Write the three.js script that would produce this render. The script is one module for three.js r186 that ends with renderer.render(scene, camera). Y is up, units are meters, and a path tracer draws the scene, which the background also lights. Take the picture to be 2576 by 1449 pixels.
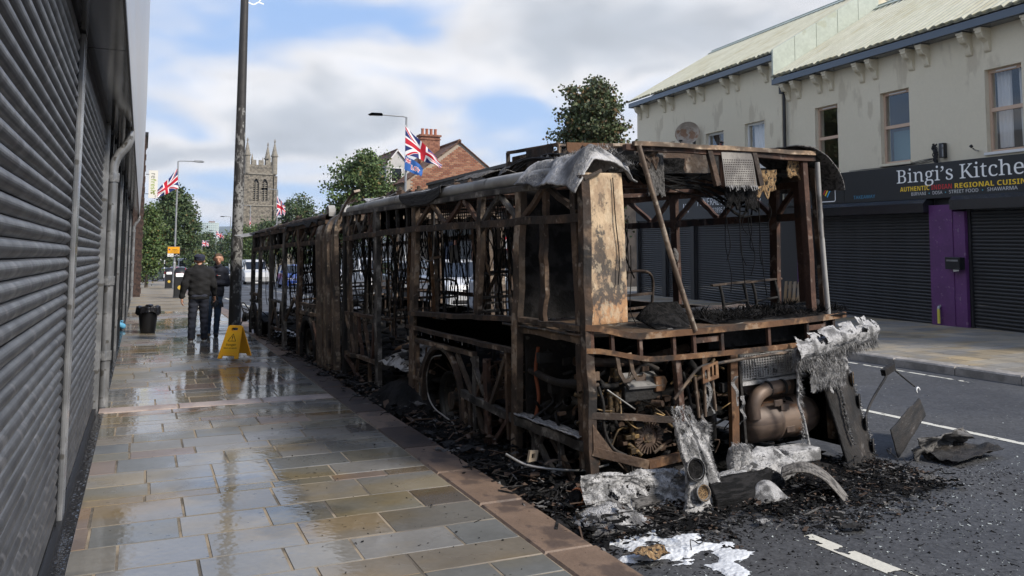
import * as THREE from 'three';
import { mergeGeometries } from 'three/addons/utils/BufferGeometryUtils.js';
import { RoundedBoxGeometry } from 'three/addons/geometries/RoundedBoxGeometry.js';
import { MarchingCubes } from 'three/addons/objects/MarchingCubes.js';
import { TextGeometry } from 'three/addons/geometries/TextGeometry.js';
import { FontLoader } from 'three/addons/loaders/FontLoader.js';

// ---------- numbers, noise ----------
let seed = 7;
function rnd() { seed = (seed * 1664525 + 1013904223) >>> 0; return seed / 4294967296; }
const rr = (a, b) => a + (b - a) * rnd();
const pick = (a) => a[Math.floor(rnd() * a.length) % a.length];
const V3 = (x, y, z) => new THREE.Vector3(x, y, z);
const lerp = (a, b, t) => a + (b - a) * t;
const clamp = (x, a = 0, b = 1) => Math.max(a, Math.min(b, x));
const sstep = (a, b, x) => { const t = clamp((x - a) / (b - a)); return t * t * (3 - 2 * t); };
const HT = new Float32Array(65536); for (let i = 0; i < 65536; i++) HT[i] = rnd();
function h3(x, y, z) { let h = Math.imul(x | 0, 374761393) ^ Math.imul(y | 0, 668265263) ^ Math.imul(z | 0, 1440662683); h = Math.imul(h ^ (h >>> 15), 2246822519); return HT[(h ^ (h >>> 13)) & 65535]; }
function vn3(x, y, z) {
  const xi = Math.floor(x), yi = Math.floor(y), zi = Math.floor(z); let fx = x - xi, fy = y - yi, fz = z - zi;
  fx = fx * fx * (3 - 2 * fx); fy = fy * fy * (3 - 2 * fy); fz = fz * fz * (3 - 2 * fz);
  const a0 = h3(xi, yi, zi), a1 = h3(xi + 1, yi, zi), b0 = h3(xi, yi + 1, zi), b1 = h3(xi + 1, yi + 1, zi), c0 = h3(xi, yi, zi + 1), c1 = h3(xi + 1, yi, zi + 1), d0 = h3(xi, yi + 1, zi + 1), d1 = h3(xi + 1, yi + 1, zi + 1);
  const p = a0 + (a1 - a0) * fx, q = b0 + (b1 - b0) * fx, r = c0 + (c1 - c0) * fx, s = d0 + (d1 - d0) * fx, m = p + (q - p) * fy, n = r + (s - r) * fy; return m + (n - m) * fz;
}
function fbm3(x, y, z, o = 5) { let s = 0, a = 0.5, t = 0; for (let i = 0; i < o; i++) { s += a * vn3(x, y, z); t += a; a *= 0.5; x = x * 2.03 + 17.1; y = y * 2.03 + 5.3; z = z * 2.03 + 9.7; } return s / t; }

// ---------- camera ----------
const scene = new THREE.Scene();
const PITCH = Math.atan(2100 / 22000), YAW = Math.atan(931 * Math.cos(PITCH) / 2100);
const camera = new THREE.PerspectiveCamera(2 * Math.atan(724.5 / 2100) * 180 / Math.PI, 1024 / 576, 0.05, 9000);
camera.position.set(0, 1.65, 0);
camera.rotation.set(PITCH, -YAW, 0, 'YXZ');
camera.setViewOffset(2576, 1449, 0, 285.6, 2576, 1449);   // the photograph is the lower part of a taller frame
camera.updateProjectionMatrix();

// ---------- sky ----------
function makeSky(w = 1536, h = 768) {
  const d = new Float32Array(w * h * 4);
  const D2R = Math.PI / 180;
  // broad banks and gaps of this sky: azimuth from the street axis (deg, right positive), elevation, radii, amount of cloud
  const banks = [[6, 7.6, 10, 3.0, 0.62], [15, 9.4, 4, 1.3, 0.3], [33, 15, 9, 3.2, 0.5], [46, 13, 9, 5, 0.4], [9.5, 15.6, 5, 1.5, -0.62], [16.5, 15.8, 3.5, 1.3, -0.42], [4.2, 13.4, 2.6, 1.0, -0.34], [23.5, 10.3, 3.4, 1.5, -0.6], [19, 12.3, 4, 0.7, -0.3], [27, 8.2, 2.5, 1.2, -0.3], [4.5, 2.9, 6, 0.7, 0.3], [4, 4.5, 5, 0.6, -0.2], [13, 5, 5, 1.2, 0.2]];
  for (let j = 0; j < h; j++) {
    const el = ((j + 0.5) / h - 0.5) * Math.PI, y = Math.sin(el), ce = Math.cos(el);
    for (let i = 0; i < w; i++) {
      const ph = ((i + 0.5) / w - 0.5) * 2 * Math.PI, x = Math.cos(ph) * ce, z = Math.sin(ph) * ce;
      const k = (j * w + i) * 4;
      const e = Math.max(y, 0);
      if (y < -0.13) { d[k] = d[k + 1] = d[k + 2] = 0.12; d[k + 3] = 1; continue; }
      // clear air
      let r = lerp(0.45, 0.10, Math.pow(e, 0.5)), g = lerp(0.57, 0.245, Math.pow(e, 0.5)), b = lerp(0.70, 0.60, Math.pow(e, 0.5));
      // cloud layer
      const q = 1.25 / (e + 0.16), px = x * q * 1.5, pz = z * q * 1.5;
      const wx = fbm3(px * 0.8 + 3.1, pz * 0.8, 4.2, 4) - 0.5, wz = fbm3(px * 0.8 + 9.4, pz * 0.8, 8.8, 4) - 0.5;
      let c = fbm3(px + wx * 1.6 + 20, 1.7, pz + wz * 1.6 - 5, 6);
      let cov = (c - 0.5) * 2.1 + 0.10;
      const az = Math.atan2(x, -z) / D2R, eld = el / D2R;
      for (const [a0, e0, ra, re, am] of banks) { let da = az - a0; if (da > 180) da -= 360; if (da < -180) da += 360; const t = (da / ra) ** 2 + ((eld - e0) / re) ** 2; if (t < 6) cov += am * Math.exp(-t); }
      const dens = sstep(-0.30, 0.50, cov + 0.5 * (fbm3(px * 3 + wx * 4 + 7, 3.3, pz * 3 + wz * 4, 5) - 0.5));
      const fine = fbm3(px * 2.6 + wx * 3, 7.7, pz * 2.6 + wz * 3, 5);
      // thick cloud is greyer, thin edges are white
      const thick = sstep(0.35, 0.95, cov), lum = lerp(0.63, 0.43, thick) * (0.80 + 0.40 * fine);
      const cr = lum * lerp(1.0, 0.92, thick), cg = lum * lerp(1.0, 0.99, thick), cb = lum * lerp(1.03, 1.10, thick);
      r = lerp(r, cr, dens); g = lerp(g, cg, dens); b = lerp(b, cb, dens);
      if (y < 0) { const t = sstep(0, -0.12, y); r = lerp(r, 0.12, t); g = lerp(g, 0.12, t); b = lerp(b, 0.12, t); }
      d[k] = r; d[k + 1] = g; d[k + 2] = b; d[k + 3] = 1;
    }
  }
  const t = new THREE.DataTexture(d, w, h, THREE.RGBAFormat, THREE.FloatType);
  t.mapping = THREE.EquirectangularReflectionMapping; t.magFilter = THREE.LinearFilter; t.minFilter = THREE.LinearFilter; t.needsUpdate = true;
  return t;
}
const skyTex = makeSky();
scene.background = skyTex; scene.environment = skyTex;
// ---------- sun: behind the camera on the right, soft through thin cloud ----------
const sun = new THREE.DirectionalLight(new THREE.Color(1.0, 0.93, 0.84), 3.2);
sun.position.set(46, 62, 62); sun.target.position.set(0, 0, 0);
sun.castShadow = true; sun.shadow.radius = 22; sun.shadow.mapSize.set(2048, 2048);
Object.assign(sun.shadow.camera, { left: -40, right: 40, top: 40, bottom: -40, near: 1, far: 260 });
scene.add(sun, sun.target);
const renderer = new THREE.WebGLRenderer({ antialias: true });
renderer.setSize(1024, 576);
renderer.toneMapping = THREE.LinearToneMapping;
renderer.toneMappingExposure = 1.45;
renderer.shadowMap.enabled = true;
// ---------- naming and grouping ----------
const used = new Map();
function numbered(n) { const c = used.get(n) || 0; used.set(n, c + 1); return c ? `${n}_${String(c).padStart(3, '0')}` : n; }
function tag(o, label, category, group, kind) { if (label) o.userData.label = label; if (category) o.userData.category = category; if (group) o.userData.group = group; if (kind) o.userData.kind = kind; return o; }
function thing(name, label, category, pos = [0, 0, 0], turn = 0, group) { const o = new THREE.Group(); o.name = numbered(name); o.position.set(...pos); o.rotation.y = turn; scene.add(o); return tag(o, label, category, group); }
function mesh(name, geo, mat, parent, top) { const g = Array.isArray(geo) ? merge(geo) : geo; const m = new THREE.Mesh(g, mat); m.name = parent === scene || !parent ? numbered(name) : name; m.castShadow = m.receiveShadow = true; (parent || scene).add(m); return m; }
function structure(name, geo, mat) { const m = mesh(name, geo, mat, scene); m.userData.kind = 'structure'; return m; }
function copyOf(root, pos, turn, label) { const r = root.clone(); r.name = numbered(root.name.replace(/_\d{3}$/, '')); r.userData = { ...root.userData }; if (label) r.userData.label = label; r.position.set(...pos); r.rotation.y = turn; scene.add(r); return r; }

// ---------- geometry helpers ----------
function flat(g) { return g.index ? g.toNonIndexed() : g; }
// uv in metres from the dominant normal
function metric(g0, s = 1, ox = 0, oy = 0) {
  const g = flat(g0); if (!g.attributes.normal) g.computeVertexNormals();
  const p = g.attributes.position, n = g.attributes.normal, uv = new Float32Array(p.count * 2);
  for (let i = 0; i < p.count; i += 3) {
    let ax = 0, ay = 0, az = 0; for (let k = 0; k < 3; k++) { ax += Math.abs(n.getX(i + k)); ay += Math.abs(n.getY(i + k)); az += Math.abs(n.getZ(i + k)); }
    for (let k = 0; k < 3; k++) { const x = p.getX(i + k), y = p.getY(i + k), z = p.getZ(i + k); let u, v; if (ay >= ax && ay >= az) { u = x; v = z; } else if (ax >= az) { u = z; v = y; } else { u = x; v = y; } uv[(i + k) * 2] = u * s + ox; uv[(i + k) * 2 + 1] = v * s + oy; }
  }
  g.setAttribute('uv', new THREE.BufferAttribute(uv, 2)); return g;
}
function clean(g) { const r = flat(g); for (const k of Object.keys(r.attributes)) if (!['position', 'normal', 'uv', 'color'].includes(k)) r.deleteAttribute(k); if (!r.attributes.uv) metric(r); r.morphAttributes = {}; return r; }
function merge(a) { const b = a.map(clean); const col = b.some((g) => g.attributes.color); if (col) b.forEach((g) => { if (!g.attributes.color) g.setAttribute('color', new THREE.BufferAttribute(new Float32Array(g.attributes.position.count * 3).fill(1), 3)); }); return b.length === 1 ? b[0] : mergeGeometries(b); }
function box(w, h, d, x = 0, y = 0, z = 0, rx = 0, ry = 0, rz = 0) { const g = new THREE.BoxGeometry(w, h, d); metric(g); const o = metric(g, 1, (x + z) * 0.73, y * 0.61 + x * 0.37); if (rx || ry || rz) o.applyMatrix4(new THREE.Matrix4().makeRotationFromEuler(new THREE.Euler(rx, ry, rz))); return o.translate(x, y, z); }
// box given by its two corners
function boxc(x0, x1, y0, y1, z0, z1) { return box(Math.abs(x1 - x0), Math.abs(y1 - y0), Math.abs(z1 - z0), (x0 + x1) / 2, (y0 + y1) / 2, (z0 + z1) / 2); }
function rbox(w, h, d, r, x = 0, y = 0, z = 0, seg = 2) { return metric(new RoundedBoxGeometry(w, h, d, seg, Math.min(r, w / 2.01, h / 2.01, d / 2.01))).translate(x, y, z); }
// bevelled bar of section a x b from p to q; nrm = direction of the b side
function bar(p, q, a, b = a, nrm = V3(1, 0, 0), bev = 0.12) {
  const P = Array.isArray(p) ? V3(...p) : p, Q = Array.isArray(q) ? V3(...q) : q; const L = P.distanceTo(Q), z = Q.clone().sub(P).normalize();
  let x = nrm.clone().sub(z.clone().multiplyScalar(nrm.dot(z))); if (x.length() < 1e-3) x = Math.abs(z.y) < 0.9 ? V3(0, 1, 0).cross(z) : V3(1, 0, 0).cross(z); x.normalize(); const y = z.clone().cross(x);
  const e = Math.min(a, b) * bev, pts = [[-b / 2, -a / 2 + e], [-b / 2 + e, -a / 2], [b / 2 - e, -a / 2], [b / 2, -a / 2 + e], [b / 2, a / 2 - e], [b / 2 - e, a / 2], [-b / 2 + e, a / 2], [-b / 2, a / 2 - e]];
  const pos = [], uv = []; const off = h3(P.x * 97 | 0, P.y * 89 | 0, P.z * 71 | 0) * 3; let acc = 0; const at = (k, t) => [pts[k][0], pts[k][1], t * L];
  for (let k = 0; k < 8; k++) { const n = (k + 1) % 8, w = Math.hypot(pts[n][0] - pts[k][0], pts[n][1] - pts[k][1]); const A = at(k, 0), B = at(n, 0), C = at(n, 1), D = at(k, 1); pos.push(...A, ...B, ...C, ...A, ...C, ...D); const u0 = acc + off, u1 = acc + w + off; uv.push(u0, off, u1, off, u1, off + L, u0, off, u1, off + L, u0, off + L); acc += w; }
  for (const t of [0, 1]) for (let k = 1; k < 7; k++) { const o = t ? [0, k, k + 1] : [0, k + 1, k]; for (const i of o) { pos.push(...at(i, t)); uv.push(pts[i][0] + off, pts[i][1]); } }
  const g = new THREE.BufferGeometry(); g.setAttribute('position', new THREE.Float32BufferAttribute(pos, 3)); g.setAttribute('uv', new THREE.Float32BufferAttribute(uv, 2));
  g.applyMatrix4(new THREE.Matrix4().makeBasis(x, y, z).setPosition(P)); g.computeVertexNormals(); return g;
}
// the same bar with dents and wander
function wbar(p, q, a, b, nrm, amp = 0.006, n = 6) {
  a *= 0.84; b *= 0.8; amp *= 0.7;
  const P = V3(...p), Q = V3(...q), out = []; const f = (t) => P.clone().lerp(Q, t); let last = f(0);
  const s = rr(0, 50), pts = []; for (let i = 0; i <= n; i++) { const v = f(i / n); const k = i && i < n ? 1 : 0; pts.push(v.add(V3((vn3(s, i * 0.7, 1) - 0.5) * 2 * amp * k, (vn3(s, i * 0.7, 5) - 0.5) * 2 * amp * k, (vn3(s, i * 0.7, 9) - 0.5) * 2 * amp * k))); }
  return sweep(pts, [[-b / 2, -a / 2 * 0.92], [-b / 2 * 0.92, -a / 2], [b / 2 * 0.92, -a / 2], [b / 2, -a / 2 * 0.92], [b / 2, a / 2 * 0.92], [b / 2 * 0.92, a / 2], [-b / 2 * 0.92, a / 2], [-b / 2, a / 2 * 0.92]], nrm, true);
}
// sweep a closed section along points; x axis of the section follows nrm
function sweep(pts, sec, nrm = V3(1, 0, 0), caps = true, closed = true, crease = true, scale) {
  const n = sec.length, rings = []; let L = 0; const off = rr(0, 3);
  pts.forEach((p, i) => { const z = pts[Math.min(i + 1, pts.length - 1)].clone().sub(pts[Math.max(i - 1, 0)]).normalize(); let x = nrm.clone().sub(z.clone().multiplyScalar(nrm.dot(z))); if (x.length() < 1e-3) x = V3(z.y, z.z, z.x); x.normalize(); const y = z.clone().cross(x); if (i) L += p.distanceTo(pts[i - 1]); const k = scale ? scale(i / (pts.length - 1)) : 1; rings.push({ l: L, v: sec.map(([a, b]) => p.clone().addScaledVector(x, a * k).addScaledVector(y, b * k)) }); });
  const per = [0]; for (let k = 0; k < n; k++) { const a = sec[k], b = sec[(k + 1) % n]; per.push(per[k] + Math.hypot(a[0] - b[0], a[1] - b[1])); }
  const pos = [], uv = []; const m = closed ? n : n - 1;
  for (let i = 0; i < rings.length - 1; i++) for (let k = 0; k < m; k++) { const A = rings[i].v[k], B = rings[i].v[(k + 1) % n], C = rings[i + 1].v[(k + 1) % n], D = rings[i + 1].v[k]; for (const v of [A, B, C, A, C, D]) pos.push(v.x, v.y, v.z); const u0 = per[k] + off, u1 = per[k + 1] + off, a = rings[i].l + off, b = rings[i + 1].l + off; uv.push(u0, a, u1, a, u1, b, u0, a, u1, b, u0, b); }
  if (caps && closed) for (const [r, d] of [[rings[0], 0], [rings[rings.length - 1], 1]]) for (let k = 1; k < n - 1; k++) { const o = d ? [0, k, k + 1] : [0, k + 1, k]; for (const i of o) { pos.push(r.v[i].x, r.v[i].y, r.v[i].z); uv.push(sec[i][0] + off, sec[i][1] + off); } }
  const g = new THREE.BufferGeometry(); g.setAttribute('position', new THREE.Float32BufferAttribute(pos, 3)); g.setAttribute('uv', new THREE.Float32BufferAttribute(uv, 2)); g.computeVertexNormals(); return g;
}
const circ = (r, n = 8) => Array.from({ length: n }, (_, i) => [Math.cos(i / n * 2 * Math.PI) * r, Math.sin(i / n * 2 * Math.PI) * r]);
function tube(pts, r, seg = 24, rad = 8, closed = false) { const c = new THREE.CatmullRomCurve3(pts.map((p) => Array.isArray(p) ? V3(...p) : p), closed); const g = new THREE.TubeGeometry(c, seg, r, rad, closed); const L = c.getLength(), uv = g.attributes.uv; for (let i = 0; i < uv.count; i++) uv.setXY(i, uv.getX(i) * L, uv.getY(i) * 2 * Math.PI * r); return flat(g); }
function cyl(p, q, r0, r1 = r0, n = 14, open = false) { const P = Array.isArray(p) ? V3(...p) : p, Q = Array.isArray(q) ? V3(...q) : q, L = P.distanceTo(Q); const g = new THREE.CylinderGeometry(r1, r0, L, n, 1, open); const uv = g.attributes.uv; for (let i = 0; i < uv.count; i++) uv.setXY(i, uv.getX(i) * 6.28 * r0, uv.getY(i) * L); g.applyQuaternion(new THREE.Quaternion().setFromUnitVectors(V3(0, 1, 0), Q.clone().sub(P).normalize())); return flat(g).translate((P.x + Q.x) / 2, (P.y + Q.y) / 2, (P.z + Q.z) / 2); }
function lathe(pts, n = 20) { const g = new THREE.LatheGeometry(pts.map((p) => new THREE.Vector2(p[0], p[1])), n); const uv = g.attributes.uv; for (let i = 0; i < uv.count; i++) uv.setXY(i, uv.getX(i) * 1.5, uv.getY(i)); return flat(g); }
function prism(pts, d, bevel = 0) { const s = new THREE.Shape(pts.map((p) => new THREE.Vector2(p[0], p[1]))); return metric(new THREE.ExtrudeGeometry(s, { depth: d, bevelEnabled: bevel > 0, bevelSize: bevel, bevelThickness: bevel, bevelSegments: 1, curveSegments: 12 })); }
function shapeHoles(pts, holes, d) { const s = new THREE.Shape(pts.map((p) => new THREE.Vector2(p[0], p[1]))); for (const h of holes) s.holes.push(new THREE.Path(h.map((p) => new THREE.Vector2(p[0], p[1])))); return metric(new THREE.ExtrudeGeometry(s, { depth: d, bevelEnabled: false, curveSegments: 8 })); }
// grid sheet from f(u,v) -> [x,y,z], thickened
function sheet(f, nu, nv, th = 0.004, us = 1, vs = 1) {
  const P = []; for (let j = 0; j <= nv; j++) for (let i = 0; i <= nu; i++) P.push(V3(...f(i / nu, j / nv)));
  const idx = []; const id = (i, j) => j * (nu + 1) + i; for (let j = 0; j < nv; j++) for (let i = 0; i < nu; i++) idx.push(id(i, j), id(i + 1, j), id(i + 1, j + 1), id(i, j), id(i + 1, j + 1), id(i, j + 1));
  const g = new THREE.BufferGeometry(); g.setAttribute('position', new THREE.Float32BufferAttribute(P.flatMap((p) => [p.x, p.y, p.z]), 3)); const uv = []; for (let j = 0; j <= nv; j++) for (let i = 0; i <= nu; i++) uv.push(i / nu * us, j / nv * vs); g.setAttribute('uv', new THREE.Float32BufferAttribute(uv, 2)); g.setIndex(idx); g.computeVertexNormals();
  if (!th) return g.toNonIndexed();
  const n = g.attributes.normal, B = P.map((p, i) => p.clone().addScaledVector(V3(n.getX(i), n.getY(i), n.getZ(i)), -th)); const N = P.length; const pos = [...P, ...B].flatMap((p) => [p.x, p.y, p.z]); const id2 = [...idx]; for (let k = 0; k < idx.length; k += 3) id2.push(idx[k] + N, idx[k + 2] + N, idx[k + 1] + N);
  const edge = []; for (let i = 0; i < nu; i++) { edge.push([id(i, 0), id(i + 1, 0)]); edge.push([id(i + 1, nv), id(i, nv)]); } for (let j = 0; j < nv; j++) { edge.push([id(0, j + 1), id(0, j)]); edge.push([id(nu, j), id(nu, j + 1)]); } for (const [a, b] of edge) id2.push(b, a, a + N, b, a + N, b + N);
  const g2 = new THREE.BufferGeometry(); g2.setAttribute('position', new THREE.Float32BufferAttribute(pos, 3)); g2.setAttribute('uv', new THREE.Float32BufferAttribute([...uv, ...uv], 2)); g2.setIndex(id2); g2.computeVertexNormals(); return g2.toNonIndexed();
}
// thin torn sheet: cells where mask(u,v) is true are missing
function torn(f, nu, nv, mask, us = 1, vs = 1) { const pos = [], uv = []; const P = (i, j) => f(i / nu, j / nv); for (let j = 0; j < nv; j++) for (let i = 0; i < nu; i++) { if (mask((i + 0.5) / nu, (j + 0.5) / nv)) continue; const c = [[i, j], [i + 1, j], [i + 1, j + 1], [i, j], [i + 1, j + 1], [i, j + 1]]; for (const [x, y] of c) { pos.push(...P(x, y)); uv.push(x / nu * us, y / nv * vs); } } const g = new THREE.BufferGeometry(); g.setAttribute('position', new THREE.Float32BufferAttribute(pos, 3)); g.setAttribute('uv', new THREE.Float32BufferAttribute(uv, 2)); g.computeVertexNormals(); return g; }
// irregular lump
function lump(r, n = 1, amp = 0.35, sx = 1, sy = 1, sz = 1) { const g = new THREE.IcosahedronGeometry(r, n); const p = g.attributes.position, s = rr(0, 99); for (let i = 0; i < p.count; i++) { const x = p.getX(i), y = p.getY(i), z = p.getZ(i); const k = 1 + (fbm3(x / r * 1.3 + s, y / r * 1.3, z / r * 1.3, 3) - 0.5) * 2 * amp; p.setXYZ(i, x * k * sx, y * k * sy, z * k * sz); } g.computeVertexNormals(); return metric(g); }

// ---------- textures ----------
const clampB = (x) => Math.max(0, Math.min(255, Math.round(x)));
const toS = (c) => c <= 0.0031308 ? c * 12.92 : 1.055 * Math.pow(c, 1 / 2.4) - 0.055;
// f(u,v) -> linear [r,g,b]; the pattern repeats every "metres"
function colorTex(n, metres, f, m = n) { const d = new Uint8Array(n * m * 4); for (let j = 0; j < m; j++) for (let i = 0; i < n; i++) { const c = f(i / n, j / m), k = (j * n + i) * 4; d[k] = clampB(toS(c[0]) * 255); d[k + 1] = clampB(toS(c[1]) * 255); d[k + 2] = clampB(toS(c[2]) * 255); d[k + 3] = 255; } return finish(new THREE.DataTexture(d, n, m), metres, true); }
function greyTex(n, metres, f, m = n) { const d = new Uint8Array(n * m * 4); for (let j = 0; j < m; j++) for (let i = 0; i < n; i++) { const c = clampB(f(i / n, j / m) * 255), k = (j * n + i) * 4; d[k] = d[k + 1] = d[k + 2] = c; d[k + 3] = 255; } return finish(new THREE.DataTexture(d, n, m), metres, false); }
function finish(t, metres, srgb) { t.wrapS = t.wrapT = THREE.RepeatWrapping; t.magFilter = THREE.LinearFilter; t.minFilter = THREE.LinearMipmapLinearFilter; t.generateMipmaps = true; if (srgb) t.colorSpace = THREE.SRGBColorSpace; const q = Array.isArray(metres) ? metres : [metres, metres]; t.repeat.set(1 / q[0], 1 / q[1]); t.needsUpdate = true; return t; }
function canvasTex(w, h, draw) { const c = document.createElement('canvas'); c.width = w; c.height = h; draw(c.getContext('2d'), w, h); const t = new THREE.CanvasTexture(c); t.colorSpace = THREE.SRGBColorSpace; t.magFilter = THREE.LinearFilter; return t; }
// tiling fbm with integer period
function tf(u, v, p, o = 4, s = 0, ax = 1, ay = 1) { let a = 0.5, r = 0, t = 0, qx = p * ax, qy = p * ay; for (let i = 0; i < o; i++) { const x = u * qx, y = v * qy; const xi = Math.floor(x), yi = Math.floor(y); let fx = x - xi, fy = y - yi; fx = fx * fx * (3 - 2 * fx); fy = fy * fy * (3 - 2 * fy); const x1 = xi + 1 === qx ? 0 : xi + 1, y1 = yi + 1 === qy ? 0 : yi + 1, z = 31 + s * 7 + i, c0 = h3(xi, yi, z), c1 = h3(x1, yi, z), d0 = h3(xi, y1, z), d1 = h3(x1, y1, z), m = c0 + (c1 - c0) * fx, n = d0 + (d1 - d0) * fx; r += a * (m + (n - m) * fy); t += a; a *= 0.5; qx *= 2; qy *= 2; } return r / t; }
const mix3 = (a, b, t) => [lerp(a[0], b[0], t), lerp(a[1], b[1], t), lerp(a[2], b[2], t)];
const std = (o) => new THREE.MeshStandardMaterial({ side: THREE.DoubleSide, ...o });
const phys = (o) => new THREE.MeshPhysicalMaterial({ side: THREE.DoubleSide, ...o });
const lin = (r, g, b) => new THREE.Color().setRGB(r, g, b);
// shared fine relief
const T = {};
T.speck = greyTex(256, 0.4, (u, v) => tf(u, v, 16, 4, 1));
T.cloudy = greyTex(256, 2.0, (u, v) => tf(u, v, 4, 6, 2));
function mottled(n, metres, A, B, p = 4, o = 6, s = 0, ax = 1, ay = 1, lo = 0.35, hi = 0.65, C, clo = 0.62, chi = 0.7, cp = 6) { return colorTex(n, metres, (u, v) => { let c = mix3(A, B, sstep(lo, hi, tf(u, v, p, o, s, ax, ay))); if (C) c = mix3(c, C, sstep(clo, chi, tf(u, v, cp, 5, s + 3))); const k = 0.9 + 0.2 * tf(u, v, p * 8, 2, s + 5); return [c[0] * k, c[1] * k, c[2] * k]; }); }
const M = {};
// burnt steel: soot, rust, bare scale and a little pale oxide, in soft blooms with fine pitting
function burnt(n, metres, soot, rust, scale, oxide, w, s) { return colorTex(n, metres, (u, v) => { const a = tf(u, v, 4, 6, s), b = tf(u, v, 6, 6, s + 1), f = tf(u, v, 48, 3, s + 2), g = h3(u * n | 0, v * n | 0, s); let c = mix3(soot, rust, sstep(w[0] - 0.08, w[0] + 0.22, a)); c = mix3(c, scale, sstep(w[1], w[1] + 0.2, b * 0.85 + f * 0.15) * 0.75); c = mix3(c, oxide, 0.6 * sstep(w[2], w[2] + 0.10, tf(u, v, 16, 5, s + 3) * 0.7 + b * 0.3)); c = mix3(c, soot, 0.7 * sstep(w[3], w[3] + 0.16, tf(u, v, 3, 6, s + 4))); const k = 0.80 + 0.28 * f + 0.22 * (g - 0.5); return [c[0] * k, c[1] * k, c[2] * k]; }); }
const metalTex = {
  rust: burnt(512, 1.0, [0.014, 0.012, 0.011], [0.085, 0.052, 0.033], [0.23, 0.155, 0.098], [0.34, 0.29, 0.24], [0.38, 0.52, 0.60, 0.52], 11),
  tan: burnt(512, 1.0, [0.022, 0.018, 0.015], [0.12, 0.080, 0.053], [0.33, 0.235, 0.155], [0.42, 0.35, 0.28], [0.32, 0.47, 0.58, 0.54], 17),
  grey: burnt(512, 1.0, [0.016, 0.015, 0.014], [0.085, 0.076, 0.068], [0.22, 0.205, 0.185], [0.38, 0.36, 0.33], [0.36, 0.50, 0.60, 0.54], 61),
  soot: burnt(512, 1.1, [0.007, 0.007, 0.007], [0.022, 0.018, 0.015], [0.05, 0.040, 0.032], [0.14, 0.13, 0.12], [0.40, 0.56, 0.63, 0.56], 23),
  ash: colorTex(512, 0.5, (u, v) => { const a = tf(u, v, 6, 6, 29), f = tf(u, v, 60, 3, 31, 1, 2), g = h3(u * 512 | 0, v * 512 | 0, 3); let c = lerp(0.13, 0.44, sstep(0.30, 0.62, a)) * (0.55 + 0.75 * f) * (0.9 + 0.2 * g); c = lerp(c, 0.035, 0.9 * sstep(0.60, 0.70, tf(u, v, 9, 6, 33))); return [c, c * 0.985, c * 0.965]; }),
};
const rustRough = greyTex(256, 0.7, (u, v) => 0.62 + 0.36 * tf(u, v, 6, 5, 23));
for (const [k, c] of Object.entries(metalTex)) M[k] = std({ map: c, roughness: 1, roughnessMap: rustRough, metalness: 0, bumpMap: T.speck, bumpScale: k === 'ash' ? 0.008 : 0.005 });
M.steel = std({ color: lin(0.36, 0.37, 0.38), roughness: 0.42, metalness: 0.85, roughnessMap: greyTex(256, 1.0, (u, v) => 0.5 + 0.5 * tf(u, v, 6, 5, 29)), bumpMap: T.cloudy, bumpScale: 0.001 });
M.glass = phys({ color: 0xffffff, roughness: 0.03, transmission: 1, thickness: 0, ior: 1.5, metalness: 0 });
// ================= ground =================
// the street falls gently away beyond the bus
const gy = (z) => -0.0165 * Math.max(0, -z - 26);
const ROAD = -0.06, RP = 0.06, KX = 2.10, KO = 2.43;
const asphaltTex = colorTex(1024, 2.4, (u, v) => { const a = tf(u, v, 96, 2, 41), b = tf(u, v, 5, 5, 42), g = h3(u * 1024 | 0, v * 1024 | 0, 5); let k = 0.030 + 0.045 * a + 0.022 * (b - 0.5); if (g > 0.965) k += 0.16 * (g - 0.95) / 0.05 * tf(u, v, 8, 2, 43); return [k * 0.96, k * 0.98, k * 1.03]; });
const asphaltBump = greyTex(1024, 2.4, (u, v) => 0.55 * tf(u, v, 110, 2, 44) + 0.45 * tf(u, v, 30, 3, 45));
const asphaltRough = greyTex(512, 6.0, (u, v) => 0.62 + 0.3 * sstep(0.4, 0.62, tf(u, v, 4, 5, 46)) - 0.1 * tf(u, v, 40, 2, 47));
M.asphalt = std({ map: asphaltTex, bumpMap: asphaltBump, bumpScale: 0.008, roughness: 1, roughnessMap: asphaltRough });
structure('ground', metric(new THREE.PlaneGeometry(9000, 9000).rotateX(-Math.PI / 2)).translate(0, ROAD - 5.2, 0), std({ color: lin(0.09, 0.09, 0.085), roughness: 0.95, bumpMap: T.cloudy, bumpScale: 0.02 }));
function slopeSheet(x0, x1, z0, z1, y, n = 40) { const g = new THREE.PlaneGeometry(x1 - x0, z0 - z1, 1, n).rotateX(-Math.PI / 2).translate((x0 + x1) / 2, 0, (z0 + z1) / 2); const p = g.attributes.position; for (let i = 0; i < p.count; i++) p.setY(i, y + gy(p.getZ(i))); g.computeVertexNormals(); return metric(g); }
structure('road', merge([slopeSheet(-40, 60, 40, -26, ROAD, 1), slopeSheet(-40, 60, -26, -340, ROAD, 1)]), M.asphalt);

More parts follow.
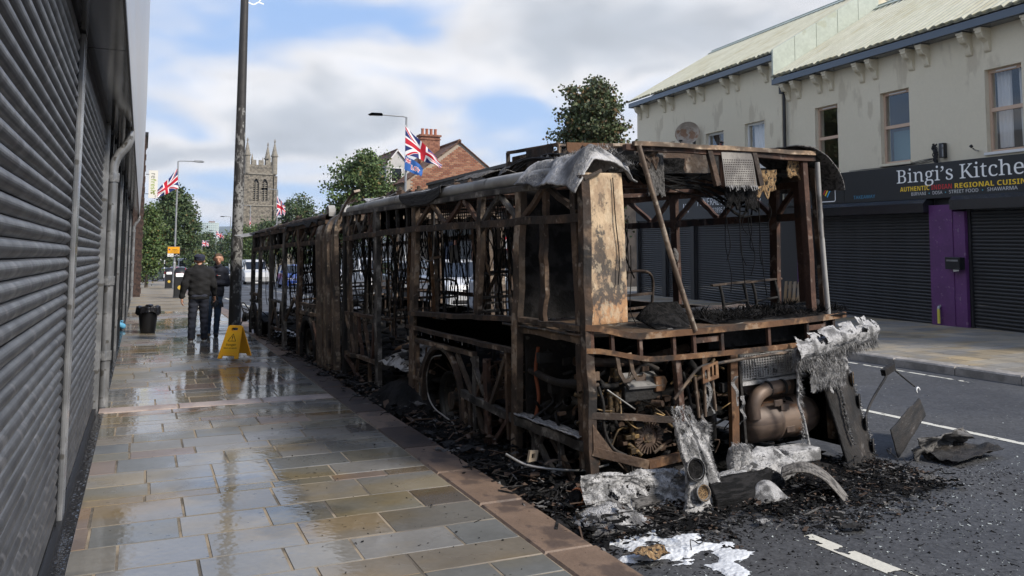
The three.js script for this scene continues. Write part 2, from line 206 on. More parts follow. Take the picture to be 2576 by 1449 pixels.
// ---- flagstones: a bevelled slab, 18 triangles ----
function slab(x0, x1, z0, z1, y1, th, bev, tilt = 0) {
  const tx = rr(-tilt, tilt), tz = rr(-tilt, tilt), cx = (x0 + x1) / 2, cz = (z0 + z1) / 2, Y = (x, z) => y1 + tx * (x - cx) + tz * (z - cz);
  const o = [[x0, z0], [x1, z0], [x1, z1], [x0, z1]], t = [[x0 + bev, z0 + bev], [x1 - bev, z0 + bev], [x1 - bev, z1 - bev], [x0 + bev, z1 - bev]];
  const T4 = t.map(([x, z]) => [x, Y(x, z), z]), O4 = o.map(([x, z]) => [x, Y(x, z) - bev, z]), B4 = o.map(([x, z]) => [x, y1 - th, z]); const pos = []; const q = (a, b, c, d) => pos.push(...a, ...b, ...c, ...a, ...c, ...d);
  q(T4[3], T4[2], T4[1], T4[0]); for (let k = 0; k < 4; k++) { const n = (k + 1) % 4; q(T4[k], T4[n], O4[n], O4[k]); q(O4[k], O4[n], B4[n], B4[k]); }
  const g = new THREE.BufferGeometry(); g.setAttribute('position', new THREE.Float32BufferAttribute(pos, 3)); g.computeVertexNormals(); return metric(g);
}
const flagTex = colorTex(1024, 3.2, (u, v) => { const a = tf(u, v, 5, 6, 51), b = tf(u, v, 3, 4, 52, 1, 2), s = sstep(0.58, 0.66, tf(u, v, 4, 5, 53)); let c = [0.78 + 0.5 * (a - 0.5), 0.78 + 0.5 * (a - 0.5), 0.78 + 0.5 * (a - 0.5)]; c = mix3(c, [c[0] * 1.12, c[1] * 0.98, c[2] * 0.74], sstep(0.5, 0.7, b)); c = mix3(c, [c[0] * 0.72, c[1] * 0.74, c[2] * 0.78], s); let k = 0.93 + 0.14 * tf(u, v, 120, 2, 54); const gx = Math.floor(u * 36), gyy = Math.floor(v * 36), q = h3(gx, gyy, 77); if (q < 0.10) { const dx = u * 36 - gx - 0.5 - (h3(gx, gyy, 5) - 0.5) * 0.5, dy = v * 36 - gyy - 0.5 - (h3(gx, gyy, 6) - 0.5) * 0.5; if (Math.hypot(dx, dy * 1.2) < 0.05 + q * 1.1) k *= 0.5; } return c.map((x) => Math.min(1, x * k)); });
const flagBump = greyTex(1024, 3.2, (u, v) => 0.7 * tf(u, v, 9, 5, 55) + 0.3 * tf(u, v, 90, 2, 56));
// a film of water: thin where the stone shows its own grain, standing water in the hollows
const wetRough = greyTex(1024, 5.3, (u, v) => { const a = tf(u, v, 4, 5, 57), b = tf(u, v, 40, 3, 58); return clamp(0.07 + 0.30 * sstep(0.38, 0.58, a) + 0.12 * (b - 0.4)); });
const flagTones = [[0.185, 0.185, 0.175], [0.21, 0.195, 0.16], [0.15, 0.16, 0.155], [0.21, 0.17, 0.115], [0.18, 0.165, 0.115], [0.23, 0.155, 0.115], [0.225, 0.22, 0.205]];
const flagMats = flagTones.map((c) => { const m = (c[0] + c[1] + c[2]) / 3; return [lerp(c[0], m * 1.05, 0.42), lerp(c[1], m, 0.42), lerp(c[2], m * 0.92, 0.42)]; }).map((c) => std({ color: lin(...c.map((x) => Math.pow(x, 0.92) * 1.15)), map: flagTex, bumpMap: flagBump, bumpScale: 0.0022, roughness: 1, roughnessMap: wetRough }));
const busShadeMats = [[0.17, 0.16, 0.14], [0.19, 0.155, 0.115], [0.14, 0.14, 0.135], [0.12, 0.105, 0.09]].map((c) => std({ color: lin(...c), map: flagTex, bumpMap: flagBump, bumpScale: 0.0022, roughness: 1, roughnessMap: wetRough }));  // darker flag tones: shade of the bus put into the stone colour
const dryMats = [[0.30, 0.265, 0.205], [0.27, 0.245, 0.20], [0.33, 0.29, 0.225], [0.25, 0.235, 0.205]].map((c) => std({ color: lin(...c), map: flagTex, bumpMap: flagBump, bumpScale: 0.0022, roughness: 0.72 }));
M.mortar = std({ map: mottled(512, 1.6, [0.10, 0.085, 0.065], [0.30, 0.24, 0.165], 6, 5, 59), roughness: 0.8, bumpMap: T.speck, bumpScale: 0.004 });
M.mortarDark = std({ color: lin(0.10, 0.09, 0.075), roughness: 0.8 });
const pavement = thing('pavement'); pavement.userData.kind = 'structure';
mesh('bedding', [boxc(-0.6, KX, -0.16, -0.0035, -26, 6), slopeSheet(-0.6, KX, -26, -92, -0.0035, 1)], M.mortar, pavement);
{
  const rows = [-3.0, -3.35, -3.72, -4.06, -4.32, -4.63, -5.0, -5.42, -5.82, -6.28, -6.44, -6.77, -7.16, -7.6, -7.86, -8.23, -8.6, -9.03, -9.22, -9.59, -9.83];
  const more = []; let z = -10.14; while (z > -60) { more.push(z); z -= rr(0.24, 0.46); } while (z > -90) { more.push(z); z -= 1.1; }
  const rest = { wet: [], dry: [] }, restMat = { wet: flagMats[0], dry: dryMats[0] }; let count = 0; const restT = dryMats.map(() => []), restW = flagMats.map(() => []);
  const doRow = (a, b) => {
    let x = -0.36 - rr(0, 0.3); while (x < KX - 0.02) {
      let w = rr(0.36, 0.62); if (x + w > KX - 0.18) w = KX - x; const x0 = Math.max(x, -0.36), x1 = x + w; x += w; if (x1 - x0 < 0.04) continue;
      const g = slab(x0 + 0.005, x1 - 0.005, b + 0.005, a - 0.005, rr(-0.001, 0.0012) + gy((a + b) / 2), 0.05, 0.005, 0.0035), zc = (a + b) / 2, xc = (x0 + x1) / 2;
      const dry = zc + (vn3(xc * 1.5, 0, 4) - 0.5) * 1.6 < -26.8 || rnd() < 0.0;
      const busShaded = !dry && rnd() < sstep(1.15, 2.0, xc + (vn3(xc * 2, zc * 0.6, 3) - 0.5) * 0.8) * sstep(-4.6, -6.4, zc) * 0.6;  // flags near the bus mostly take the tones with its shadow painted in
      const k = Math.floor(rnd() * 7);
      if (count < 300) { count++; mesh('flagstone', g, busShaded ? pick(busShadeMats) : dry ? dryMats[k % 4] : flagMats[k], pavement); } else if (dry) restT[k % 4].push(g); else restW[k].push(g);
    }
  };
  for (let i = 0; i < rows.length - 1; i++) doRow(rows[i], rows[i + 1]);
  for (let i = 0; i < more.length - 1; i++) doRow(more[i], more[i + 1]);
  restT.forEach((g, i) => { if (g.length) mesh('far_flagstones', g, dryMats[i], pavement).userData.kind = 'stuff'; });
  restW.forEach((g, i) => { if (g.length) mesh('far_flagstones', g, flagMats[i], pavement).userData.kind = 'stuff'; });
}
// pale drainage channel across the pavement
M.channel = std({ map: mottled(512, 0.8, [0.30, 0.235, 0.205], [0.42, 0.34, 0.29], 5, 5, 61, 1, 1, 0.3, 0.7), roughness: 0.45, bumpMap: T.speck, bumpScale: 0.004 });
for (const [a, b] of [[-0.36, 0.42], [0.43, 1.3], [1.31, 2.09]]) mesh('channel_stone', slab(a, b, -10.13, -9.84, 0.006, 0.06, 0.01, 0.002), M.channel, pavement);
// dark tarred strip against the shopfront
mesh('tar_strip', metric(boxc(-0.5, -0.30, -0.1, 0.004, -34, 6)), std({ color: lin(0.018, 0.018, 0.02), roughness: 0.35, roughnessMap: wetRough, bumpMap: asphaltBump, bumpScale: 0.008 }), pavement);

// ---- kerbs ----
const graniteTex = colorTex(512, 0.7, (u, v) => { const g = h3(u * 512 | 0, v * 512 | 0, 9), a = tf(u, v, 4, 5, 62), s = sstep(0.6, 0.72, tf(u, v, 3, 5, 63)); let c = mix3([0.13, 0.088, 0.06], [0.24, 0.165, 0.115], a); c = c.map((x) => x * (0.72 + 0.56 * g)); return mix3(c, [0.07, 0.05, 0.04], s * 0.75); });
M.granite = std({ map: graniteTex, roughness: 0.55, bumpMap: T.speck, bumpScale: 0.003 });
M.graniteDark = std({ map: graniteTex, color: lin(0.30, 0.27, 0.25), roughness: 0.6, bumpMap: T.speck, bumpScale: 0.003 });  // darker granite for most kerb stones alongside the bus
M.graniteGrey = std({ map: mottled(512, 0.9, [0.20, 0.185, 0.165], [0.31, 0.285, 0.255], 6, 5, 65), roughness: 0.75, bumpMap: T.speck, bumpScale: 0.003 });
const kerb = thing('kerb'); kerb.userData.kind = 'structure';
for (let z = -1.6, i = 0; z > -92; i++) { const L = i < 40 ? rr(0.86, 0.98) : 3; mesh('kerb_stone', slab(KX + 0.006, KO + rr(-0.006, 0.006), z - L + 0.006, z - 0.006, 0.003 + gy(z - L / 2) + rr(-0.003, 0.003), 0.2, 0.014, 0.004), (z < -6.8 && z > -15 && rnd() < 0.75) ? M.graniteDark : M.granite, kerb); z -= L; }
// right-hand pavement: a level terrace in front of the shops
const far = thing('pavement'); far.userData.kind = 'structure';
const RK = (z) => 10.55 - 0.012 * (z + 7);      // kerb line
mesh('bedding', metric(boxc(10.75, 30, -0.2, RP - 0.012, -31, 8)), M.mortarDark, far);
mesh('paving_base', slopeSheet(10.7, 31, -29.5, -240, RP - 0.004, 6), dryMats[3], far);
{
  let z = 2, n = 0; const left = dryMats.map(() => []);
  const cells = []; while (z > -30) { const d = rr(0.28, 0.5); let x = 10.9 - rr(0, 0.25); while (x < 18.2) { const w = rr(0.42, 0.72); if (x + w > 11.0) cells.push([Math.max(x, 10.94), x + w, z - d, z]); x += w; } z -= d; }
  cells.sort((a, b) => (a[0] ** 2 + a[3] ** 2) - (b[0] ** 2 + b[3] ** 2));
  const vis = cells.filter((c) => c[3] < -4 && c[2] > -20); const set = new Set(vis.slice(0, 300));
  for (const c of cells) { const g = slab(c[0] + 0.005, c[1] - 0.005, c[2] + 0.005, c[3] - 0.005, RP + rr(-0.001, 0.0015), 0.05, 0.006, 0.003), k = Math.floor(rnd() * 4); if (set.has(c)) mesh('flagstone', g, dryMats[k], far); else left[k].push(g); }
  left.forEach((g, i) => { mesh('far_flagstones', g, dryMats[i], far).userData.kind = 'stuff'; });
}
const kerb2 = thing('kerb'); kerb2.userData.kind = 'structure';
for (let z = 3, i = 0; z > -120; i++) { const L = z > -30 ? rr(0.9, 1.05) : 4; mesh('kerb_stone', slab(10.60 + rr(-0.005, 0.005), 10.93, z - L + 0.006, z - 0.006, RP + 0.004 + gy(z - L / 2), 0.24, 0.02, 0.003), M.graniteGrey, kerb2); z -= L; }
// ---- road markings: worn thermoplastic ----
const wornAlpha = greyTex(512, 1.3, (u, v) => sstep(0.36, 0.50, tf(u, v, 14, 4, 71)));
M.paint = std({ color: lin(0.58, 0.56, 0.48), roughness: 0.7, alphaMap: wornAlpha, alphaTest: 0.5, bumpMap: T.speck, bumpScale: 0.003 });
function marking(x0, z0, x1, z1, w, n = 8) { const pos = []; const g = bar([x0, ROAD + 0.002 + gy(z0), z0], [x1, ROAD + 0.002 + gy(z1), z1], 0.006, w, V3(1, 0, 0)); return structure('road_marking', metric(g), M.paint); }
marking(7.25, -12, 7.42, -1, 0.09);
for (let k = 0; k < 9; k++) marking(7.1 - k * 0.03, -18 - k * 7, 7.05 - k * 0.03, -21.5 - k * 7, 0.1);
marking(10.45, -13, 10.2, -7.9, 0.06);
marking(3.76, -4.1, 3.83, -2.2, 0.12);
for (let k = 0; k < 6; k++) marking(3.4, -30 - k * 7, 3.4, -32 - k * 7, 0.12);
// ================= shopfront beside the camera =================
const ribBump = greyTex(64, [0.009, 1], (u, v) => 0.5 + 0.5 * Math.sin(u * 2 * Math.PI), 8);
const shutTex = mottled(512, 1.7, [0.055, 0.057, 0.062], [0.082, 0.085, 0.091], 4, 5, 81, 1, 1, 0.3, 0.7, [0.12, 0.12, 0.125], 0.66, 0.74, 14);
const shutRough = greyTex(512, 1.1, (u, v) => 0.26 + 0.3 * tf(u, v, 5, 5, 82, 1, 2));
M.shutter = std({ map: shutTex, roughness: 1, roughnessMap: shutRough, metalness: 0.25, bumpMap: T.cloudy, bumpScale: 0.0012 });
M.darkMetal = std({ color: lin(0.020, 0.021, 0.023), roughness: 0.4, roughnessMap: shutRough, metalness: 0.2 });
M.blackPaint = std({ color: lin(0.012, 0.012, 0.013), roughness: 0.5 });
M.galv = std({ map: mottled(512, 0.9, [0.20, 0.205, 0.21], [0.33, 0.335, 0.34], 5, 5, 83, 1, 1, 0.3, 0.7, [0.12, 0.115, 0.105], 0.64, 0.72, 9), roughness: 0.5, roughnessMap: shutRough, metalness: 0.35, bumpMap: T.cloudy, bumpScale: 0.001 });
// one interlocking curved slat: section (outward, up), swept along the opening
function slatGeo(z0, z1, pitch, depth, flip = 1) {
  const sec = []; const n = 9; for (let i = 0; i <= n; i++) { const t = i / n; sec.push([Math.pow(Math.sin(Math.PI * t), 0.75) * depth, (t - 0.5) * pitch * 0.95]); } sec.push([-0.004, pitch * 0.47], [-0.004, -pitch * 0.47]);
  const n2 = 34, s0 = rr(0, 90); const g = sweep(Array.from({ length: n2 + 1 }, (_, i) => V3((fbm3(s0, i * 0.4, 2, 3) - 0.5) * 0.003, (fbm3(s0 + 9, i * 0.3, 5, 2) - 0.5) * 0.002, lerp(z0, z1, i / n2))), sec.map(([a, b]) => [a, b]), V3(flip, 0, 0)); return g;
}
const shopL = thing('shop_building', 'dark shuttered shop with projecting black canopy, immediately left of the camera', 'building');
function shutterL(z0, z1, top) {
  const pitch = 0.074, G6 = Array.from({ length: 6 }, () => slatGeo(z0, z1, pitch, 0.024));
  const p = new THREE.Group(); p.name = 'roller_shutter'; p.position.set(-0.425, 0, 0); shopL.add(p);
  for (let k = 0; k * pitch < top - 0.1; k++) { const m = mesh('slat', G6[(k * 5 + (k >> 2)) % 6], M.shutter, p); m.position.set(rr(-0.0015, 0.0015), 0.08 + pitch * (k + 0.5), 0); m.rotation.z = rr(-0.06, 0.06); m.rotation.y = rr(-0.0004, 0.0004); }
  mesh('bottom_rail', boxc(-0.012, 0.02, 0.012, 0.078, z0, z1), M.darkMetal, p);
}
shutterL(-5.80, 2.5, 3.06); shutterL(-9.86, -6.16, 2.95);
mesh('shutter_guide', boxc(-0.47, -0.40, 0, 3.05, -5.86, -5.74), M.darkMetal, shopL);
mesh('shutter_post', [rbox(0.075, 3.05, 0.19, 0.006, -0.418, 1.525, -5.96)], M.galv, shopL);
mesh('shutter_post', [rbox(0.07, 3.05, 0.045, 0.004, -0.405, 1.525, -9.88), rbox(0.075, 3.05, 0.06, 0.004, -0.40, 1.525, -10.0)], M.galv, shopL);
mesh('plinth', boxc(-0.5, -0.375, 0, 0.05, -34, 3), M.blackPaint, shopL);
// frames of the further shop windows
for (const [z, w, m] of [[-10.62, 0.10, M.darkMetal], [-11.5, 0.06, M.galv], [-12.6, 0.16, M.darkMetal], [-14.4, 0.07, M.darkMetal], [-16.0, 0.16, M.galv], [-18.4, 0.08, M.darkMetal], [-20.6, 0.2, M.darkMetal], [-23.2, 0.1, M.galv], [-26, 0.2, M.darkMetal], [-29.4, 0.12, M.galv], [-32.6, 0.25, M.darkMetal]]) mesh('window_post', rbox(0.085, 3.02, w, 0.005, -0.385, 1.51, z), m, shopL);
for (const [a, b] of [[-12.5, -10.7], [-15.9, -12.7], [-20.5, -16.1], [-25.9, -20.7], [-32.5, -26.1]]) { const w = new THREE.Group(); w.name = 'shop_window'; shopL.add(w); mesh('pane', boxc(-0.44, -0.43, 0.5, 2.6, a, b), M.darkGlass || (M.darkGlass = phys({ color: lin(0.01, 0.012, 0.014), roughness: 0.06, metalness: 0 })), w); mesh('sill', boxc(-0.46, -0.37, 0.44, 0.5, a, b), M.darkMetal, w); mesh('stall_riser', boxc(-0.46, -0.40, 0.05, 0.44, a, b), M.blackPaint, w); mesh('transom', boxc(-0.46, -0.38, 2.6, 2.68, a, b), M.darkMetal, w); }
// wall mass, soffit and fascia
mesh('wall', [boxc(-7, -0.5, 0, 7.4, -34, 6), boxc(-0.5, -0.44, 3.06, 7.4, -34, 6)], std({ color: lin(0.10, 0.095, 0.09), roughness: 0.9 }), shopL);
M.soffit = std({ color: lin(0.028, 0.029, 0.032), roughness: 0.28, metalness: 0.1, roughnessMap: shutRough });
for (let z = 3; z > -34; z -= 3.1) mesh('soffit_panel', boxc(-0.44, -0.142, 3.055 + (z === 3 ? 0 : rr(0, 0.004)), 3.07, z - 3.09, z), M.soffit, shopL);
mesh('shutter_hood', boxc(-0.42, -0.40, 2.86, 3.054, -9.9, -6.1), M.blackPaint, shopL);
mesh('edge_strip', boxc(-0.150, -0.136, 3.035, 3.085, -34, 3), M.blackPaint, shopL);
const fasTex = mottled(512, [0.35, 6], [0.30, 0.31, 0.33], [0.46, 0.47, 0.48], 4, 4, 86, 6, 1, 0.3, 0.7, [0.36, 0.24, 0.12], 0.66, 0.75, 8);
for (let z = 3; z > -34; z -= 2.5) { const g = new THREE.BufferGeometry(); const L = 2.49; mesh('fascia_panel', prism([[-0.20, 3.088], [-0.139, 3.088], [-0.07, 4.5], [-0.045, 7.3], [-0.20, 7.3]], L, 0.0).translate(0, 0, z - L), std({ map: fasTex, roughness: 0.35, metalness: 0.1 }), shopL); }
for (let k = 0; k < 12; k++) mesh('fixing_screw', new THREE.SphereGeometry(0.006, 6, 4).translate(-0.146, 3.05, -5.2 - k * 0.9), M.galv, shopL);
// rainwater pipe with swan neck
{
  const pipe = thing('downpipe', 'grey galvanised downpipe with a swan neck under the canopy, beside the second shutter', 'pipe', [-0.325, 0, -10.27]);
  mesh('pipe', cyl([0, 0.0, 0], [0, 2.52, 0], 0.052, 0.052, 18), M.galv, pipe);
  mesh('swan_neck', tube([[0, 2.5, 0], [0, 2.62, 0], [0.035, 2.74, -0.01], [0.12, 2.86, -0.02], [0.15, 2.95, -0.02], [0.15, 3.06, -0.02]], 0.052, 24, 14), M.galv, pipe);
  for (const y of [0.55, 1.36, 2.5]) { const c = mesh('collar', lathe([[0.054, -0.05], [0.064, -0.05], [0.064, 0.05], [0.054, 0.05]], 18).translate(0, y, 0), M.galv, pipe); mesh('bracket', box(0.03, 0.05, 0.17, -0.05, y, 0), M.galv, c); }
  const p2 = copyOf(pipe, [-0.30, 0, -33.6], 0, 'grey downpipe at the far end of the shuttered shop, near the trees');
}
// ---- neighbour beyond it: brick, seen almost edge-on ----
{
  const b = thing('brick_building', 'dark brick building seen edge-on beyond the shuttered shop', 'building', [-0.03, -0.3, -41]);
  mesh('wall', boxc(-7, 0.02, 0, 7.3, -5, 0), std({ map: mottled(256, 0.5, [0.035, 0.022, 0.018], [0.07, 0.042, 0.032], 6, 3, 87), roughness: 0.9, bumpMap: T.speck, bumpScale: 0.004 }), b);
  for (let k = 0; k < 14; k++) mesh('quoin', boxc(0.02, 0.05, 0.2 + k * 0.5, 0.45 + k * 0.5, -0.3 - (k % 2) * 0.15, -0.005), b.children[0].material, b);
  mesh('eaves', boxc(-7.2, 0.10, 7.3, 7.45, -5, 0.1), M.blackPaint, b);
  for (const z of [-2.5]) { const w = mesh('window', boxc(0.02, 0.035, 4, 5.6, z - 0.5, z + 0.5), M.darkGlass, b); mesh('frame', boxc(0.02, 0.05, 3.93, 4.0, z - 0.55, z + 0.55), M.galv, w); }
}
{
  const s = thing('banner_sign', 'tall white projecting banner lettered refresh in grey and green, left of the street', 'banner', [0.05, 0, -46.2]);
  const tex = canvasTex(256, 900, (c, w, h) => { c.fillStyle = '#e9e8e0'; c.fillRect(0, 0, w, h); c.save(); c.translate(w * 0.5, 60); c.rotate(Math.PI / 2); c.font = 'bold 190px sans-serif'; c.textBaseline = 'middle'; c.fillStyle = '#8d8f86'; c.fillText('re', 20, 0); const a = c.measureText('re').width; c.fillStyle = '#9db05a'; c.fillText('fresh', 20 + a, 0); c.restore(); c.fillStyle = '#7d8648'; for (const [x, y] of [[90, 735], [150, 700], [165, 760]]) { c.beginPath(); c.arc(x, y, 30, 0, 7); c.fill(); } c.save(); c.translate(w * 0.72, 800); c.rotate(Math.PI / 2); c.font = 'bold 70px sans-serif'; c.fillStyle = '#6d6f66'; c.fillText('co', 0, 0); c.restore(); });
  const g = new THREE.BoxGeometry(0.42, 1.42, 0.02); mesh('panel', g.translate(0.34, 5.2, 0), std({ map: tex, roughness: 0.6 }), s);
  for (const y of [4.7, 5.7]) mesh('bracket', boxc(-0.02, 0.14, y - 0.015, y + 0.015, -0.015, 0.015), M.blackPaint, s);
}
// ================= shops across the road =================
const RPOS = [16.38, 0, -11.47], RROT = -Math.PI / 2 - 0.1084, RTILT = -0.0202;
function onFacade(o) { o.position.set(...RPOS); o.rotation.set(0, RROT, RTILT); return o; }   // local: x toward the camera end, y up, z out to the street
const renderTex = colorTex(1024, 4.2, (u, v) => { const a = tf(u, v, 3, 6, 91), s = sstep(0.62, 0.75, tf(u, v, 4, 5, 92, 3, 1)), k = 0.97 + 0.06 * tf(u, v, 100, 2, 93); let c = mix3([0.62, 0.56, 0.42], [0.69, 0.63, 0.485], a); c = mix3(c, [0.48, 0.42, 0.31], s * 0.7); return c.map((x) => x * k); });
M.render = std({ map: renderTex, roughness: 0.9, bumpMap: T.cloudy, bumpScale: 0.006 });
M.renderPale = std({ map: renderTex, color: lin(1.0, 1.0, 1.0), roughness: 0.85 });
M.frameWood = std({ color: lin(0.56, 0.40, 0.29), roughness: 0.5 });
M.white = std({ color: lin(0.72, 0.72, 0.70), roughness: 0.5 });
M.greyFascia = std({ color: lin(0.085, 0.105, 0.13), roughness: 0.45, roughnessMap: shutRough });
M.signBlack = std({ color: lin(0.012, 0.0125, 0.014), roughness: 0.42 });
M.roofSheet = std({ map: mottled(512, [1.6, 3.4], [0.44, 0.435, 0.335], [0.49, 0.485, 0.385], 3, 4, 94, 1, 1, 0.3, 0.7, [0.39, 0.365, 0.25], 0.58, 0.86, 3), roughness: 0.7 });
M.roofPale = std({ map: mottled(512, 2.2, [0.46, 0.50, 0.42], [0.50, 0.54, 0.46], 4, 5, 95, 1, 1, 0.3, 0.7, [0.42, 0.44, 0.34], 0.66, 0.76, 6), roughness: 0.6 });
M.curtain = std({ color: lin(0.62, 0.62, 0.60), roughness: 0.95 });
M.room = std({ color: lin(0.10, 0.10, 0.10), roughness: 1 });
M.rshutter = std({ map: mottled(512, 1.7, [0.012, 0.0125, 0.014], [0.020, 0.0205, 0.023], 4, 5, 96), roughness: 0.45, metalness: 0.1 });
M.purple = std({ map: mottled(512, 1.5, [0.085, 0.022, 0.105], [0.105, 0.028, 0.13], 4, 5, 97, 1, 1, 0.3, 0.7, [0.17, 0.10, 0.18], 0.72, 0.78, 20), roughness: 0.55 });
function windowOn(parent, s0, s1, y0, y1, o = {}) {
  const x0 = -s1, x1 = -s0, w = new THREE.Group(); w.name = 'window'; parent.add(w); const z = -0.11, t = 0.055, fm = o.frame || M.frameWood, ym = lerp(y0, y1, 0.51);
  const fr = mesh('frame', [boxc(x0, x0 + t, y0, y1, z - 0.06, z), boxc(x1 - t, x1, y0, y1, z - 0.06, z), boxc(x0 + t, x1 - t, y0, y0 + t, z - 0.06, z), boxc(x0 + t, x1 - t, y1 - t * 1.4, y1, z - 0.06, z), boxc(x0 + t, x1 - t, ym - 0.04, ym + 0.04, z - 0.055, z + 0.012)], fm, w);
  mesh('pane', boxc(x0 + t, x1 - t, ym + 0.04, y1 - t * 1.4, z - 0.034, z - 0.028), M.glass, w); mesh('pane', boxc(x0 + t, x1 - t, y0 + t, ym - 0.04, z - 0.034, z - 0.028), M.glass, w);
  mesh('vent', boxc(x0 + 0.2, x1 - 0.2, y1 - 0.06, y1 - 0.03, z, z + 0.012), M.white, w);
  mesh('sill', boxc(x0 - 0.04, x1 + 0.04, y0 - 0.06, y0 - 0.002, z - 0.05, 0.05), o.sill || M.renderPale, w);
  if (o.curtain) for (const [a, b] of o.curtain) mesh('curtain', sheet((u, v) => [lerp(lerp(x0, x1, a), lerp(x0, x1, b), u) + 0.02 * (1 - v), lerp(y0 + 0.1, y1 - 0.05, v), z - 0.2 + 0.03 * Math.sin(u * 22 + v)], 26, 3, 0.003), M.curtain, w);
  if (o.blind) mesh('blind', boxc(x0 + 0.06, x1 - 0.06, y0 + 0.06, lerp(y0, y1, o.blind), z - 0.24, z - 0.23), std({ color: lin(0.10, 0.18, 0.19), roughness: 0.9 }), w);
}
const bracketGeo = (() => { const p = [[0, 0], [0.27, 0], [0.27, -0.06], [0.25, -0.075], [0.235, -0.12], [0.20, -0.17], [0.13, -0.20], [0.085, -0.25], [0.075, -0.33], [0.05, -0.42], [0.02, -0.45], [0, -0.45]]; const g = prism(p, 0.15, 0.006); g.rotateY(-Math.PI / 2); g.translate(0.075, 0, 0); const grooves = []; for (const k of [-0.035, 0.0, 0.035]) grooves.push(tube([[k, -0.08, 0.262], [k, -0.16, 0.22], [k, -0.215, 0.125], [k, -0.30, 0.086], [k, -0.40, 0.062]], 0.010, 10, 5)); return merge([g, ...grooves, rbox(0.19, 0.05, 0.29, 0.006, 0, 0.02, 0.145)]); })();
// trapezoidal roof sheet: ribs run down the slope; local x along the eaves
function roofPanel(x0, x1, eave, ridge, th = 0.03) {
  const sec = [], n = Math.max(1, Math.round((x1 - x0) / 0.25)), dx = (x1 - x0) / n; for (let i = 0; i < n; i++) { const a = x0 + i * dx; sec.push([a, 0], [a + dx * 0.56, 0], [a + dx * 0.66, 0.055], [a + dx * 0.90, 0.055]); } sec.push([x1, 0]); const back = sec.map(([a, b]) => [a, b - th]).reverse();
  return sweep([V3(0, eave[0], eave[1]), V3(0, (eave[0] + ridge[0]) / 2, (eave[1] + ridge[1]) / 2), V3(0, ridge[0], ridge[1])], [...sec, ...back].map(([a, b]) => [a, -b]), V3(1, 0, 0));
}
function terrace(name, label, s0, s1, wins, gut, ridgeY, pairs, inner) {
  const b = onFacade(thing(name, label, 'building')); const x0 = -s1, x1 = -s0;
  mesh('wall', shapeHoles([[x0, 2.9], [x1, 2.9], [x1, gut], [x0, gut]], wins.map((w) => [[-w[1], w[2]], [-w[0], w[2]], [-w[0], w[3]], [-w[1], w[3]]]), 0.3).translate(0, 0, -0.3), M.render, b);
  mesh('rooms', [boxc(x0 + 0.02, x1 - 0.02, 3.0, gut, -3.6, -3.5), boxc(x0 + 0.02, x1 - 0.02, 2.95, 3.05, -3.5, -0.305), boxc(x0 + 0.02, x1 - 0.02, gut - 0.2, gut - 0.1, -3.5, -0.305), boxc(x0, x0 + 0.1, 0, gut, -7, -0.305), boxc(x1 - 0.1, x1, 0, gut, -7, -0.305), boxc(x0, x1, 0, gut, -7.1, -7)], M.room, b);
  for (const w of wins) windowOn(b, ...w);
  const roof = new THREE.Group(); roof.name = 'roof'; b.add(roof);
  for (let x = x0 - 0.05; x < x1; x += 1.0) { const e = Math.min(x + 1.0, x1); mesh('roof_sheet', roofPanel(x + 0.002, e - 0.002, [gut + 0.20, 0.40], [ridgeY, -3.5]), M.roofSheet, roof); }
  for (let x = x0 - 0.05; x < x1; x += 2.0) { const e = Math.min(x + 2.0, x1); mesh('roof_sheet', roofPanel(x + 0.002, e - 0.002, [gut + 0.20, -7.3], [ridgeY, -3.5]), M.roofSheet, roof); }
  mesh('ridge_cap', [bar([x0, ridgeY + 0.03, -3.42], [x1, ridgeY + 0.03, -3.42], 0.03, 0.3, V3(0, -0.5, 0.8)), bar([x0, ridgeY + 0.03, -3.6], [x1, ridgeY + 0.03, -3.6], 0.03, 0.3, V3(0, 0.5, 0.8))], M.roofPale, roof);
  for (let x = x0 + 0.05; x < x1; x += 0.2) {}
  mesh('gutter', [boxc(x0 - 0.05, x1 + 0.02, gut - 0.02, gut + 0.15, 0.30, 0.36), boxc(x0 - 0.05, x1 + 0.02, gut - 0.03, gut, 0.0, 0.30), boxc(x0 - 0.06, x0 - 0.05, gut - 0.03, gut + 0.15, 0, 0.36)], M.greyFascia, b);
  for (const p of pairs) for (const q of [p, p + inner]) { const m = mesh('eaves_bracket', bracketGeo, M.renderPale, b); m.position.set(-q, gut - 0.085, 0.0); }
  for (const sd of [x0, x1]) mesh('gable', prism([[0, gut + 0.1], [-7.1, gut + 0.1], [-3.5, ridgeY - 0.05]], 0.12).rotateY(-Math.PI / 2).translate(sd === x0 ? x0 + 0.14 : x1 - 0.02, 0, 0), M.render, b);
  return b;
}
const nearT = terrace('shop_terrace', 'cream rendered terrace above the black restaurant sign, pale corrugated roof', -5, 7.78, [[-0.18, 0.72, 3.80, 5.58, { curtain: [[0.05, 0.42], [0.66, 0.95]], sill: M.white }], [2.88, 3.84, 3.80, 5.58, { blind: 0.46 }], [5.42, 6.36, 3.80, 5.58, { curtain: [[0.6, 0.95]] }], [-3.3, -2.4, 3.8, 5.58, { curtain: [[0.1, 0.4]] }]], 6.50, 9.1, [-2.6, -1.0, 0.6, 2.27, 3.95, 5.62, 7.02], 0.48);
const farT = terrace('shop_terrace', 'cream rendered terrace with a satellite dish, above the funeral parlour', 7.86, 17.5, [[8.75, 9.82, 3.80, 5.58, { frame: M.white, curtain: [[0.1, 0.9]] }], [11.06, 12.2, 3.80, 5.54, { frame: M.white }], [14.4, 15.4, 3.8, 5.54, { frame: M.white }]], 7.24, 9.75, [7.98, 10.15, 12.3, 14.5, 16.55], 0.6);
